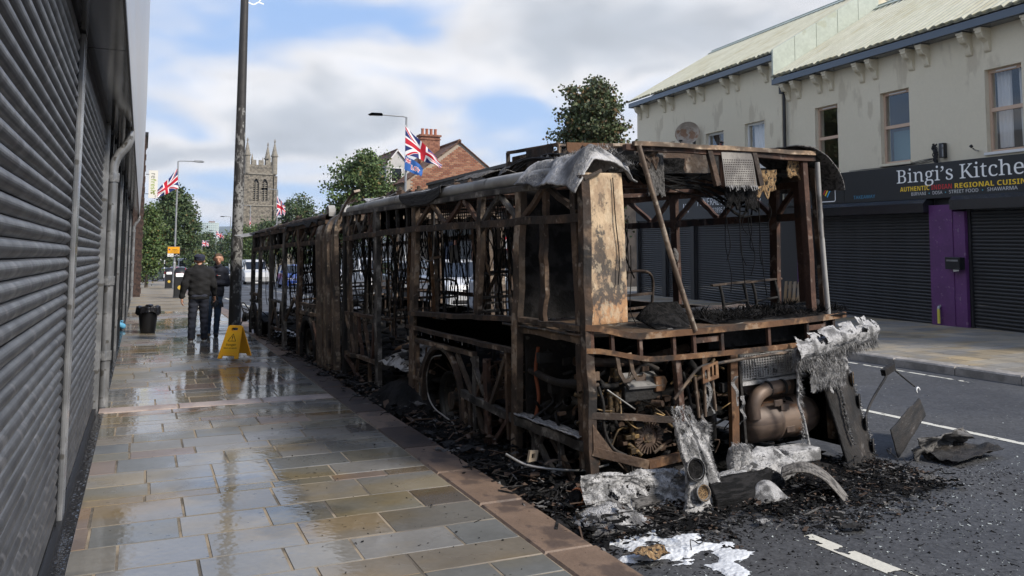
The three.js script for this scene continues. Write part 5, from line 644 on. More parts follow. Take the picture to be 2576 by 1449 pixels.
function car(kind, color, label, pos, turn, category = 'car') {
  const S = SHAPES[kind], t = thing(kind === 'van' ? 'parked_van' : 'car', label, category, pos, turn, 'cars along the street'); const paint = phys({ color: lin(...color), roughness: 0.35, clearcoat: 0.7, clearcoatRoughness: 0.08 });
  const W = S.W, ex = (pts, w, b) => metric(new THREE.ExtrudeGeometry(new THREE.Shape(pts.map((p) => new THREE.Vector2(...p))), { depth: w - 2 * b, bevelEnabled: true, bevelSize: b, bevelThickness: b, bevelSegments: 3, curveSegments: 6, steps: 1 })).translate(0, 0, -w / 2 + b);
  const inset = (pts, k) => { const c = pts.reduce((a, p) => [a[0] + p[0] / pts.length, a[1] + p[1] / pts.length], [0, 0]); return pts.map((p) => [c[0] + (p[0] - c[0]) * (1 - k / 2), c[1] + (p[1] - c[1]) * (1 - k)]); };
  const body = ex(inset(S.body, 0.12), W, 0.09); mesh('body', body, paint, t);
  const taper = (g, y0, k) => { const p = g.attributes.position; for (let i = 0; i < p.count; i++) { const y = p.getY(i); if (y > y0) p.setZ(i, p.getZ(i) * (1 - k * (y - y0))); } g.computeVertexNormals(); return g; };
  const by = S.body[3][1]; const roof = taper(ex(inset(S.cabin, 0.06), W - 0.12, 0.05), by - 0.05, 0.28); const top = Math.max(...S.cabin.map((p) => p[1])); mesh('roof', roof, S.panelVan ? paint : M.carGlass, t);
  // painted roof skin and pillars over the glasshouse
  const sk = S.cabin.filter((p) => p[1] > top - 0.14); const wTop = (W - 0.12) * (1 - 0.28 * (top - by)); mesh('roof_skin', sheet((u, v) => { const x = lerp(sk[0][0], sk[sk.length - 1][0], u); let y = 0; for (let k = 0; k < sk.length - 1; k++) if (x >= sk[k][0] - 1e-6 && x <= sk[k + 1][0] + 1e-6) y = lerp(sk[k][1], sk[k + 1][1], (x - sk[k][0]) / (sk[k + 1][0] - sk[k][0])); return [x, y + 0.015 - 0.05 * Math.abs(v - 0.5) ** 2 * 4, (v - 0.5) * wTop * 1.02]; }, 12, 8, 0.03), paint, t);
  const C = S.cabin; for (const s of [-1, 1]) { const zb = s * (W / 2 - 0.06), zt = s * wTop / 2; for (const [x0, x1] of [[C[0][0] + 0.06, C[1][0] + 0.05], [C[C.length - 1][0] - 0.08, C[C.length - 2][0] - 0.02], [-0.35, -0.3]]) mesh('window_pillar', bar([x0, by - 0.02, zb * 1.0], [x1, top - 0.07, zt * 1.02], 0.09, 0.05, V3(0, 0, 1)), S.panelVan ? M.trim : paint, t); if (S.panelVan) mesh('side_window', prism([[0.35, 1.3], [1.35, 1.25], [0.7, 1.75], [0.35, 1.78]], 0.02).translate(0, 0, s * (W / 2 - 0.14) - 0.01), M.carGlass, t); }
  if (S.panelVan) mesh('windscreen', bar([1.62, 1.24, 0], [0.84, 1.84, 0], W - 0.42, 0.03, V3(0.6, 0.78, 0)), M.carGlass, t);
  for (const x of S.wb) for (const s of [-1, 1]) { const w = new THREE.Group(); w.name = 'wheel'; w.position.set(x, S.r, s * (W / 2 - 0.10)); t.add(w); mesh('tyre', lathe([[S.r * 0.62, -0.1], [S.r * 0.95, -0.11], [S.r, -0.07], [S.r, 0.07], [S.r * 0.95, 0.11], [S.r * 0.62, 0.1]], 24).rotateX(Math.PI / 2), M.tyre, w); mesh('rim', [cyl([0, 0, -0.06], [0, 0, 0.06], S.r * 0.62, S.r * 0.62, 18), ...Array.from({ length: 5 }, (_, k) => box(S.r * 0.5, 0.05, 0.02, Math.cos(k * 1.257) * S.r * 0.3, Math.sin(k * 1.257) * S.r * 0.3, s * 0.085, 0, 0, k * 1.257))], M.rim, w); mesh('wheel_well', cyl([0, 0.02, s * -0.02], [0, 0.02, s * 0.08], S.r * 1.13, S.r * 1.13, 22), M.trim, w); }
  const nx = S.body[7][0] - 0.14, ny = S.body[6][1] - 0.1; for (const s of [-1, 1]) { mesh('headlight', rbox(0.22, 0.16, 0.42, 0.05, nx - 0.05, ny - 0.02, s * (W / 2 - 0.30)), M.lampGlass, t); mesh('tail_light', rbox(0.10, 0.30, 0.2, 0.04, S.body[1][0] + 0.1, 0.85, s * (W / 2 - 0.16)), M.tail, t); const m = mesh('mirror', rbox(0.12, 0.14, 0.2, 0.04, C[C.length - 1][0] - 0.35, by + 0.08, s * (W / 2 + 0.06)), paint, t); }
  mesh('grille', [rbox(0.05, 0.22, 0.8, 0.02, nx + 0.05, ny - 0.08, 0)], M.trim, t); for (const k of [-0.05, 0.03]) mesh('grille_bar', rbox(0.03, 0.025, 0.78, 0.008, nx + 0.075, ny - 0.08 + k, 0), M.chrome, t); mesh('number_plate', boxc(nx + 0.10, nx + 0.115, ny - 0.36, ny - 0.26, -0.26, 0.26), M.white, t); mesh('bumper', rbox(0.12, 0.14, W - 0.3, 0.04, nx + 0.03, ny - 0.33, 0), M.trim, t); mesh('rear_plate', boxc(S.body[1][0] - 0.02, S.body[1][0] + 0.02, 0.6, 0.7, -0.26, 0.26), std({ color: lin(0.6, 0.5, 0.05), roughness: 0.5 }), t);
  return t;
}
const F = -Math.PI / 2, FB = Math.PI / 2; // nose toward the camera / away
const at = (x, z) => [x, ROAD + gy(z), z];
car('suv', [0.045, 0.055, 0.065], 'dark grey car with a chrome grille facing us, right of the dark lamp post', at(9.75, -92), F - 0.05);
car('van', [0.55, 0.55, 0.54], 'white van parked just beyond the front of the bus', at(8.6, -73), F, 'van');
car('estate', [0.03, 0.027, 0.026], 'dark estate car crossing at the end of the left pavement', at(3.0, -172), Math.PI);
car('hatch', [0.40, 0.03, 0.04], 'red car behind the grey lamp on the left', at(3.5, -96), FB);
car('hatch', [0.02, 0.06, 0.28], 'blue car seen through the front windows of the bus', at(9.2, -56), F);
car('hatch', [0.50, 0.50, 0.50], 'white hatchback seen through the bus articulation', at(9.2, -46.5), F);
car('suv', [0.56, 0.56, 0.56], 'white car seen through the bus doorway', at(9.2, -35.5), F);
car('hatch', [0.03, 0.032, 0.036], 'dark hatchback behind the bus, between two white cars', at(9.2, -30.3), F);
car('hatch', [0.58, 0.59, 0.60], 'white car behind the bent bus window pillar', at(9.1, -25.3), F);
car('hatch', [0.36, 0.40, 0.45], 'pale silver car seen through the second bus window', at(9.3, -20.2), F);
car('hatch', [0.33, 0.34, 0.35], 'silver car just right of the man facing us', at(7.2, -112), FB);
car('hatch', [0.02, 0.022, 0.026], 'black car beside the dark grey car, half hidden by the lamp post', at(8.3, -100), F);
car('hatch', [0.42, 0.42, 0.42], 'pale car behind the red car', at(4.2, -125), FB);
car('estate', [0.05, 0.07, 0.06], 'grey green car at the kerb of the side street on the far left', at(0.0, -98), Math.PI * 0.98);
car('hatch', [0.02, 0.02, 0.024], 'black car queuing behind the pale car', at(3.8, -150), FB);
car('hatch', [0.45, 0.45, 0.46], 'white car far down the middle of the street', at(6.2, -150), F);
{ // coach
  const t = thing('coach', 'white coach far down the street above the heads of the two men', 'coach', at(7.6, -170), F); mesh('body', rbox(9, 2.7, 2.5, 0.2, -4.4, 1.9, 0), std({ color: lin(0.55, 0.56, 0.56), roughness: 0.3 }), t); mesh('windscreen', rbox(0.06, 1.5, 2.2, 0.02, 0.1, 2.1, 0), M.carGlass, t); for (const s of [-1, 1]) { mesh('side_glass', rbox(8, 0.9, 0.04, 0.01, -4.6, 2.4, s * 1.25), M.carGlass, t); mesh('headlight', rbox(0.06, 0.16, 0.34, 0.02, 0.1, 0.85, s * 0.95), M.lampGlass, t); mesh('mirror', rbox(0.12, 0.4, 0.2, 0.03, 0.3, 2.6, s * 1.4), M.trim, t); for (const x of [-1.8, -7]) mesh('wheel', cyl([x, 0.5, s * 1.0], [x, 0.5, s * 1.27], 0.5, 0.5, 18), M.tyre, t); } mesh('bumper', rbox(0.2, 0.4, 2.5, 0.05, 0.05, 0.6, 0), M.trim, t);
  const v = copyOf(t, at(9.2, -150), F, 'white minibus front right of the coach, behind the men'); v.scale.set(0.75, 0.72, 0.8); v.name = numbered('minibus'); v.userData.category = 'minibus';
}
// ================= people =================
// smooth union of tapered capsules, meshed by surface nets
function bones(list) { return list.map(([a, b, ra, rb]) => ({ a, d: [b[0] - a[0], b[1] - a[1], b[2] - a[2]], ra, rb: rb ?? ra })).map((o) => ({ ...o, l2: o.d[0] ** 2 + o.d[1] ** 2 + o.d[2] ** 2 || 1e-9 })); }
function sdf(bs, k) { return (x, y, z) => { let d = 1e3; for (const o of bs) { const px = x - o.a[0], py = y - o.a[1], pz = z - o.a[2]; let t = (px * o.d[0] + py * o.d[1] + pz * o.d[2]) / o.l2; t = t < 0 ? 0 : t > 1 ? 1 : t; const qx = px - o.d[0] * t, qy = py - o.d[1] * t, qz = pz - o.d[2] * t; const e = Math.sqrt(qx * qx + qy * qy + qz * qz) - (o.ra + (o.rb - o.ra) * t); const h = k - Math.abs(d - e); d = Math.min(d, e) - (h > 0 ? h * h / (4 * k) : 0); } return d; }; }
function nets(f, lo, hi, c) {
  const nx = Math.ceil((hi[0] - lo[0]) / c) + 1, ny = Math.ceil((hi[1] - lo[1]) / c) + 1, nz = Math.ceil((hi[2] - lo[2]) / c) + 1, F = new Float32Array(nx * ny * nz), id = (i, j, k) => (k * ny + j) * nx + i; for (let k = 0; k < nz; k++) for (let j = 0; j < ny; j++) for (let i = 0; i < nx; i++) F[id(i, j, k)] = f(lo[0] + i * c, lo[1] + j * c, lo[2] + k * c);
  const map = new Int32Array(nx * ny * nz).fill(-1), pos = [], idx = []; const E = [[0, 1], [2, 3], [4, 5], [6, 7], [0, 2], [1, 3], [4, 6], [5, 7], [0, 4], [1, 5], [2, 6], [3, 7]];
  for (let k = 0; k < nz - 1; k++) for (let j = 0; j < ny - 1; j++) for (let i = 0; i < nx - 1; i++) { const v = [F[id(i, j, k)], F[id(i + 1, j, k)], F[id(i, j + 1, k)], F[id(i + 1, j + 1, k)], F[id(i, j, k + 1)], F[id(i + 1, j, k + 1)], F[id(i, j + 1, k + 1)], F[id(i + 1, j + 1, k + 1)]]; let m = 0; for (let q = 0; q < 8; q++) if (v[q] < 0) m++; if (m === 0 || m === 8) continue; let x = 0, y = 0, z = 0, n = 0; for (const [a, b] of E) if ((v[a] < 0) !== (v[b] < 0)) { const t = v[a] / (v[a] - v[b]); x += lerp(a & 1, b & 1, t); y += lerp(a >> 1 & 1, b >> 1 & 1, t); z += lerp(a >> 2, b >> 2, t); n++; } map[id(i, j, k)] = pos.length / 3; pos.push(lo[0] + (i + x / n) * c, lo[1] + (j + y / n) * c, lo[2] + (k + z / n) * c); }
  const quad = (a, b, cc, d, flip) => { if (a < 0 || b < 0 || cc < 0 || d < 0) return; if (flip) idx.push(a, cc, b, a, d, cc); else idx.push(a, b, cc, a, cc, d); };
  for (let k = 1; k < nz - 1; k++) for (let j = 1; j < ny - 1; j++) for (let i = 1; i < nx - 1; i++) { const s = F[id(i, j, k)] < 0; if (s !== F[id(i + 1, j, k)] < 0) quad(map[id(i, j - 1, k - 1)], map[id(i, j, k - 1)], map[id(i, j, k)], map[id(i, j - 1, k)], !s); if (s !== F[id(i, j + 1, k)] < 0) quad(map[id(i - 1, j, k - 1)], map[id(i - 1, j, k)], map[id(i, j, k)], map[id(i, j, k - 1)], !s); if (s !== F[id(i, j, k + 1)] < 0) quad(map[id(i - 1, j - 1, k)], map[id(i, j - 1, k)], map[id(i, j, k)], map[id(i - 1, j, k)], !s); }
  const g = new THREE.BufferGeometry(); g.setAttribute('position', new THREE.Float32BufferAttribute(pos, 3)); g.setIndex(idx); g.computeVertexNormals(); return metric(g);
}
const skin = std({ color: lin(0.50, 0.27, 0.18), roughness: 0.55 }), hairM = std({ map: mottled(128, 0.06, [0.06, 0.032, 0.016], [0.13, 0.075, 0.04], 6, 3, 191, 4, 1), roughness: 0.7, bumpMap: T.speck, bumpScale: 0.006 });
const cloth = (r, g, b, s) => std({ map: mottled(256, 0.5, [r * 0.8, g * 0.8, b * 0.8], [r * 1.2, g * 1.2, b * 1.2], 6, 5, s), roughness: 0.95, bumpMap: greyTex(256, 0.9, (u, v) => tf(u, v, 5, 3, s + 1, 1, 2)), bumpScale: 0.02 });
function handBones(w, dir, side, curl) { // wrist point, pointing direction (mostly down), palm width axis, curl axis
  const out = [], p = V3(...w), d = V3(...dir).normalize(), s = V3(...side).normalize(), c = V3(...curl).normalize(); const at = (a, b, e) => p.clone().addScaledVector(d, a).addScaledVector(s, b).addScaledVector(c, e).toArray(); out.push([at(0, 0, 0), at(0.07, 0.015, 0), 0.022, 0.018], [at(0.02, -0.015, 0), at(0.07, -0.018, 0), 0.019, 0.016]);
  [[0.026, 0.075], [0.009, 0.082], [-0.009, 0.077], [-0.026, 0.062]].forEach(([o, L]) => out.push([at(0.07, o, 0), at(0.07 + L * 0.45, o * 1.1, 0.008), 0.009, 0.0085], [at(0.07 + L * 0.45, o * 1.1, 0.008), at(0.07 + L * 0.85, o * 1.05, 0.035), 0.0085, 0.0075])); out.push([at(0.02, 0.028, 0.005), at(0.05, 0.048, 0.018), 0.011, 0.0095], [at(0.05, 0.048, 0.018), at(0.078, 0.046, 0.032), 0.0095, 0.008]); return bones(out);
}
const box3 = (bs, m = 0.05) => { const lo = [9, 9, 9], hi = [-9, -9, -9]; for (const o of bs) for (const e of [0, 1]) for (let i = 0; i < 3; i++) { const v = o.a[i] + o.d[i] * e, r = Math.max(o.ra, o.rb) + m; lo[i] = Math.min(lo[i], v - r); hi[i] = Math.max(hi[i], v + r); } return [lo, hi]; };
const solid = (list, k, c) => { const bs = Array.isArray(list[0]) ? bones(list) : list; const [lo, hi] = box3(bs); return nets(sdf(bs, k), lo, hi, c); };
function headBones(cx, cy, cz, fz) { return [[[cx, cy + 0.03, cz - fz * 0.012], [cx, cy + 0.025, cz + fz * 0.012], 0.083], [[cx, cy - 0.02, cz + fz * 0.02], [cx, cy - 0.055, cz + fz * 0.035], 0.062, 0.045], [[cx, cy + 0.0, cz + fz * 0.088], [cx, cy - 0.025, cz + fz * 0.102], 0.010, 0.014], [[cx - 0.082, cy + 0.01, cz], [cx - 0.084, cy - 0.025, cz], 0.014], [[cx + 0.082, cy + 0.01, cz], [cx + 0.084, cy - 0.025, cz], 0.014], [[cx - 0.03, cy + 0.028, cz + fz * 0.078], [cx + 0.03, cy + 0.028, cz + fz * 0.078], 0.012], [[cx - 0.018, cy - 0.052, cz + fz * 0.078], [cx + 0.018, cy - 0.052, cz + fz * 0.078], 0.009]]; }
{ // ---- man in the cap, back to the camera ----
  const p = thing('person', 'person seen from behind in a black jacket, navy trousers and navy flat cap', 'person', [1.03, 0, -17.2], 0.0);
  const head = [[[-0.01, 1.34, 0.01], [-0.01, 1.45, 0], 0.05, 0.052], ...headBones(-0.01, 1.53, -0.01, -1)];
  const torso = [[[-0.08, 1.26, 0], [-0.07, 0.92, 0], 0.085], [[0.08, 1.26, 0], [0.07, 0.92, 0], 0.085], [[-0.14, 1.33, 0], [0.14, 1.33, 0], 0.05]];
  const armL = [[[-0.18, 1.31, 0.0], [-0.255, 1.06, 0.01], 0.05, 0.042], [[-0.255, 1.06, 0.01], [-0.30, 0.82, -0.03], 0.04, 0.028]], armR = [[[0.18, 1.31, 0.0], [0.245, 1.06, 0.0], 0.05, 0.042], [[0.245, 1.06, 0.0], [0.285, 0.85, -0.09], 0.04, 0.028]];
  const legs = [[[-0.075, 0.86, 0], [-0.10, 0.46, -0.01], 0.08, 0.055], [[-0.10, 0.46, -0.01], [-0.105, 0.08, 0.02], 0.052, 0.038], [[0.075, 0.86, 0], [0.10, 0.46, -0.01], 0.08, 0.055], [[0.10, 0.46, -0.01], [0.115, 0.08, 0.02], 0.052, 0.038]];
  const hands = [...handBones([-0.30, 0.81, -0.03], [-0.04, -1, -0.15], [0, 0, -1], [1, 0, 0]), ...handBones([0.288, 0.845, -0.09], [0.08, -0.95, -0.35], [-0.4, 0, -1], [-1, -0.2, 0.3])];
  mesh('body', [solid([...torso, ...armL, ...armR, ...legs, head[0]], 0.03, 0.014), solid(head.slice(1), 0.025, 0.007), solid(hands, 0.008, 0.0055)], skin, p);
  const jacket = [[[-0.085, 1.27, 0], [-0.085, 0.90, 0.0], 0.115, 0.112], [[0.085, 1.27, 0], [0.085, 0.90, 0.0], 0.115, 0.112], [[0, 1.25, 0.03], [0, 0.92, 0.03], 0.115, 0.11], [[-0.15, 1.32, 0], [0.15, 1.32, 0], 0.075], [[-0.05, 1.40, 0.0], [0.03, 1.40, 0.0], 0.066], [[-0.19, 1.30, 0.0], [-0.265, 1.06, 0.015], 0.08, 0.068], [[-0.265, 1.06, 0.015], [-0.305, 0.84, -0.03], 0.066, 0.05], [[0.19, 1.30, 0.0], [0.255, 1.06, 0.0], 0.08, 0.068], [[0.255, 1.06, 0.0], [0.285, 0.89, -0.075], 0.066, 0.05]];
  { const bs = bones(jacket), f = sdf(bs, 0.035), [lo, hi] = box3(bs, 0.03); mesh('jacket', nets((x, y, z) => Math.max(f(x, y, z) + 0.006 * Math.sin(y * 46 + x * 9) * Math.cos(x * 21), 0.80 - y), lo, hi, 0.011), cloth(0.013, 0.013, 0.014, 201), p); mesh('waistband', lathe([[0.178, 0.0], [0.186, 0.02], [0.182, 0.05], [0.175, 0.055]], 30).scale(1.04, 1, 0.72).translate(0, 0.795, 0.01), cloth(0.010, 0.010, 0.0105, 203), p); }
  const tr = [[[-0.085, 0.84, 0], [-0.105, 0.46, -0.01], 0.102, 0.078], [[-0.105, 0.46, -0.01], [-0.11, 0.07, 0.015], 0.076, 0.068], [[0.085, 0.84, 0], [0.105, 0.46, -0.01], 0.102, 0.078], [[0.105, 0.46, -0.01], [0.12, 0.07, 0.015], 0.076, 0.068], [[-0.06, 0.84, 0.03], [0.06, 0.84, 0.03], 0.10]];
  { const bs = bones(tr), f = sdf(bs, 0.02), [lo, hi] = box3(bs, 0.03); mesh('trousers', nets((x, y, z) => Math.max(f(x, y, z) + 0.004 * Math.sin(y * 60 + z * 30), 0.035 - y), lo, hi, 0.011), cloth(0.026, 0.030, 0.045, 205), p); }
  for (const x of [-0.112, 0.122]) { const s = mesh('shoe', solid([[[x, 0.045, 0.045], [x * 1.15, 0.035, -0.14], 0.042, 0.036], [[x - 0.012, 0.035, -0.05], [x * 1.15 + 0.01, 0.032, -0.13], 0.04]], 0.02, 0.009), std({ color: lin(0.05, 0.025, 0.018), roughness: 0.6 }), p); mesh('sole', prism(Array.from({ length: 18 }, (_, k) => { const a = k / 18 * 6.283; return [Math.cos(a) * 0.046 + x * 1.05, Math.sin(a) * 0.145 + 0.045]; }), 0.02).rotateX(-Math.PI / 2).translate(0, 0.0, 0), M.white, s); }
  { const cap = mesh('cap', [sheet((u, v) => { const a = u * 6.283, R = v < 0.35 ? lerp(0.094, 0.106, v / 0.35) : lerp(0.106, 0.0, ((v - 0.35) / 0.65) ** 1.6); return [-0.01 + Math.cos(a) * R, 1.535 + 0.115 * Math.sin(Math.min(1, v * 1.1) * Math.PI / 2) + 0.01 * Math.cos(a * 1 + 1.6), Math.sin(a) * R * 1.1 - 0.005]; }, 36, 16, 0)], cloth(0.024, 0.028, 0.048, 207), p); mesh('brim', sheet((u, v) => [-0.01 + (u - 0.5) * 0.17, 1.565 - 0.02 * v - 0.03 * (u - 0.5) ** 2 * 4, -0.085 - 0.075 * v * (1 - (u - 0.5) ** 2 * 3)], 14, 6, 0.006), cap.material, cap); }
}
{ // ---- man in the dark sweater, facing the camera ----
  const p = thing('person', 'person facing us in a black sweater and blue jeans, arm across the chest', 'person', [1.36, 0, -17.95], -0.12);
  const head = [[[0.055, 1.36, 0], [0.06, 1.46, 0.01], 0.046, 0.048], ...headBones(0.062, 1.545, 0.015, 1)];
  const torso = [[[-0.07, 1.28, 0], [-0.06, 0.94, 0], 0.08], [[0.09, 1.28, 0], [0.07, 0.94, 0], 0.08], [[-0.12, 1.34, 0], [0.16, 1.34, 0], 0.046]];
  const armL = [[[0.19, 1.32, 0], [0.235, 1.06, 0.03], 0.048, 0.04], [[0.235, 1.06, 0.03], [0.03, 1.075, 0.17], 0.038, 0.027]], armR = [[[-0.15, 1.32, 0], [-0.2, 1.07, 0.01], 0.048, 0.04], [[-0.2, 1.07, 0.01], [-0.16, 0.9, 0.12], 0.038, 0.027]];
  const legs = [[[0.07, 0.88, 0], [0.07, 0.47, 0.02], 0.078, 0.052], [[0.07, 0.47, 0.02], [0.055, 0.08, 0.0], 0.05, 0.036], [[-0.07, 0.88, 0], [-0.08, 0.47, 0.02], 0.078, 0.052], [[-0.08, 0.47, 0.02], [-0.09, 0.08, 0.0], 0.05, 0.036]];
  const hands = [...handBones([0.035, 1.075, 0.17], [-0.85, 0.25, 0.35], [0, 1, 0], [0, 0, 1]), ...handBones([-0.16, 0.905, 0.12], [0.3, -0.5, 0.8], [0, 0.8, 0.4], [1, 0, 0])];
  const b = mesh('body', [solid([...torso, ...armL, ...armR, ...legs, head[0]], 0.03, 0.014), solid(head.slice(1), 0.022, 0.006), solid(hands, 0.008, 0.0055)], skin, p);
  for (const s of [-1, 1]) mesh('eye', new THREE.SphereGeometry(0.0085, 8, 6).translate(0.062 + s * 0.03, 1.557, 0.098), std({ color: lin(0.03, 0.02, 0.015), roughness: 0.2 }), p); mesh('mouth', rbox(0.036, 0.007, 0.008, 0.003, 0.062, 1.494, 0.103), std({ color: lin(0.30, 0.09, 0.075), roughness: 0.6 }), p);
  const sw = [[[-0.075, 1.29, 0], [-0.08, 0.86, 0.0], 0.106, 0.108], [[0.095, 1.29, 0], [0.085, 0.86, 0.0], 0.106, 0.108], [[-0.13, 1.335, 0], [0.165, 1.335, 0], 0.066], [[0.03, 1.41, 0], [0.08, 1.41, 0], 0.058], [[0.195, 1.31, 0], [0.24, 1.06, 0.03], 0.07, 0.06], [[0.24, 1.06, 0.03], [0.075, 1.075, 0.145], 0.058, 0.044], [[-0.155, 1.31, 0], [-0.205, 1.07, 0.01], 0.07, 0.06], [[-0.205, 1.07, 0.01], [-0.165, 0.925, 0.10], 0.056, 0.044]];
  { const bs = bones(sw), f = sdf(bs, 0.03), [lo, hi] = box3(bs, 0.03); const m = mesh('sweater', nets((x, y, z) => Math.max(f(x, y, z) + 0.004 * Math.sin(y * 50 + x * 14), 0.80 - y), lo, hi, 0.010), cloth(0.014, 0.016, 0.026, 209), p); mesh('collar', [sheet((u, v) => [0.055 + (u - 0.5) * 0.13, 1.43 - 0.03 * Math.abs(u - 0.5) - 0.05 * v * (1 - Math.abs(u - 0.5) * 2), 0.062 + 0.03 * (1 - Math.abs(u - 0.5) * 2)], 12, 3, 0.006)], m.material, p); mesh('logo', new THREE.PlaneGeometry(0.085, 0.03).rotateZ(-0.12).rotateX(-0.08).translate(0.085, 1.225, 0.1155), std({ map: canvasTex(128, 48, (c, w, h) => { c.fillStyle = '#14151a'; c.fillRect(0, 0, w, h); c.fillStyle = '#c23a3a'; c.beginPath(); c.moveTo(6, 36); c.lineTo(26, 8); c.lineTo(40, 36); c.fill(); c.fillStyle = '#c9c4c4'; c.fillRect(44, 22, 74, 12); }), roughness: 0.9 }), p); }
  const je = [[[0.08, 0.86, 0], [0.078, 0.47, 0.02], 0.094, 0.066], [[0.078, 0.47, 0.02], [0.06, 0.07, 0.0], 0.064, 0.052], [[-0.08, 0.86, 0], [-0.088, 0.47, 0.02], 0.094, 0.066], [[-0.088, 0.47, 0.02], [-0.095, 0.07, 0.0], 0.064, 0.052]];
  { const bs = bones(je), f = sdf(bs, 0.02), [lo, hi] = box3(bs, 0.03); mesh('jeans', nets((x, y, z) => Math.max(f(x, y, z) + 0.003 * Math.sin(y * 70), 0.05 - y), lo, hi, 0.011), cloth(0.032, 0.058, 0.10, 211), p); }
  for (const x of [0.058, -0.098]) mesh('shoe', solid([[[x, 0.05, -0.04], [x * 1.2, 0.036, 0.14], 0.044, 0.036], [[x, 0.032, 0.0], [x * 1.2, 0.03, 0.13], 0.042]], 0.02, 0.009), M.blackPaint, p);
  mesh('hair', solid([[[0.062, 1.60, -0.015], [0.062, 1.602, 0.02], 0.072], [[0.02, 1.618, 0.055], [0.105, 1.622, 0.05], 0.03], [[0.025, 1.612, 0.078], [0.095, 1.618, 0.075], 0.018], [[-0.012, 1.58, 0.01], [-0.012, 1.555, -0.02], 0.026], [[0.136, 1.58, 0.01], [0.136, 1.555, -0.02], 0.026], [[0.062, 1.56, -0.055], [0.062, 1.50, -0.055], 0.05]], 0.02, 0.008), hairM, p);
  mesh('watch', new THREE.TorusGeometry(0.032, 0.009, 8, 18).rotateY(1.2).translate(0.085, 1.075, 0.14), M.blackPaint, p);
}
{ const t = thing('camera', 'black camera with a long lens held low between the two people', 'camera', [1.335, 0.70, -17.34], 0.15); mesh('body', rbox(0.14, 0.095, 0.06, 0.012, 0, 0, 0), M.blackPaint, t); mesh('prism_hump', rbox(0.06, 0.04, 0.05, 0.012, 0, 0.06, 0), M.blackPaint, t); mesh('lens', cyl([0, -0.01, 0.03], [-0.02, -0.03, 0.17], 0.036, 0.042, 18), M.blackPaint, t); mesh('lens_glass', cyl([-0.02, -0.03, 0.168], [-0.0205, -0.0305, 0.172], 0.034, 0.034, 16), M.carGlass, t); mesh('handle', tube([[-0.05, 0.05, 0], [-0.05, 0.13, 0], [0.03, 0.14, 0], [0.06, 0.05, 0]], 0.012, 14, 8), M.blackPaint, t); mesh('strap', tube([[0.07, 0.03, 0], [0.12, 0.05, 0.0], [0.15, -0.03, 0.02], [0.11, -0.06, 0]], 0.006, 14, 5), M.blackPaint, t); mesh('microphone', [cyl([0.1, -0.02, 0], [0.1, -0.09, 0.01], 0.018, 0.018, 10), cyl([0.14, -0.0, 0], [0.15, -0.08, 0.01], 0.018, 0.018, 10)], M.blackPaint, t); }
{ const t = thing('broom', 'broom with a pale wooden handle held upright between the two people', 'broom', [1.17, 0, -17.62]); mesh('handle', cyl([0.005, 0.06, 0], [0.045, 0.88, 0.0], 0.013, 0.013, 10), std({ color: lin(0.36, 0.22, 0.12), roughness: 0.6 }), t); mesh('head', rbox(0.26, 0.04, 0.06, 0.01, 0, 0.07, 0), std({ color: lin(0.30, 0.18, 0.10), roughness: 0.7 }), t); mesh('bristles', Array.from({ length: 40 }, (_, k) => bar([-0.12 + (k % 20) * 0.0125, 0.055, k < 20 ? -0.015 : 0.015], [-0.125 + (k % 20) * 0.0132, 0.0, k < 20 ? -0.025 : 0.025], 0.006, 0.006)), M.soot, t).userData.kind = 'stuff'; }
// ================= the burnt articulated bus =================
const creamTex = colorTex(512, 1, (u, v) => { // u across, v up (0..1)
  const f = tf(u, v, 30, 4, 100, 1, 3), m = tf(u, v, 5, 7, 101, 1, 2); let c = mix3([0.36, 0.25, 0.155], [0.55, 0.41, 0.26], sstep(0.25, 0.7, m)); const o = sstep(0.27, 0.13, v + 0.10 * (tf(u, v, 4, 4, 102) - 0.5)); c = mix3(c, [0.40, 0.20, 0.085], o * 0.8);
  const e = Math.abs(v - (0.40 + 0.45 * (0.5 - u))), s = sstep(0.42, 0.56, tf(u, v, 5, 7, 103, 1, 2) * 0.8 + f * 0.2 - e * 0.55 + 0.07); c = mix3(c, [0.045, 0.043, 0.042], s * 0.9); c = mix3(c, [0.10, 0.075, 0.055], 0.7 * sstep(0.55, 0.68, tf(u, v, 6, 7, 104, 1, 1) * 0.7 + f * 0.3)); c = mix3(c, [0.58, 0.47, 0.32], 0.45 * sstep(0.56, 0.66, tf(u, v, 8, 6, 105, 1, 2) * 0.8 + f * 0.2)); const edge = sstep(0.10, 0.0, u + 0.08 * (f - 0.5)); c = mix3(c, [0.20, 0.17, 0.14], edge * 0.8); const k = 0.82 + 0.36 * f; return c.map((x) => x * k); });
M.creamBurnt = std({ map: creamTex, roughness: 0.75, bumpMap: T.speck, bumpScale: 0.003 });
M.orangeRust = std({ map: burnt(512, 0.9, [0.025, 0.016, 0.011], [0.13, 0.062, 0.027], [0.28, 0.155, 0.075], [0.34, 0.25, 0.17], [0.34, 0.48, 0.60, 0.56], 41), roughness: 0.8, bumpMap: T.speck, bumpScale: 0.003 });
M.redRust = std({ map: burnt(512, 0.9, [0.012, 0.010, 0.009], [0.065, 0.032, 0.021], [0.13, 0.068, 0.044], [0.22, 0.17, 0.14], [0.37, 0.52, 0.61, 0.53], 47), roughness: 0.85, bumpMap: T.speck, bumpScale: 0.003 });
M.scaled = std({ map: burnt(512, 0.9, [0.03, 0.024, 0.02], [0.12, 0.085, 0.06], [0.27, 0.20, 0.14], [0.42, 0.36, 0.28], [0.30, 0.46, 0.56, 0.56], 53), roughness: 0.5, metalness: 0.1, bumpMap: T.cloudy, bumpScale: 0.003 });
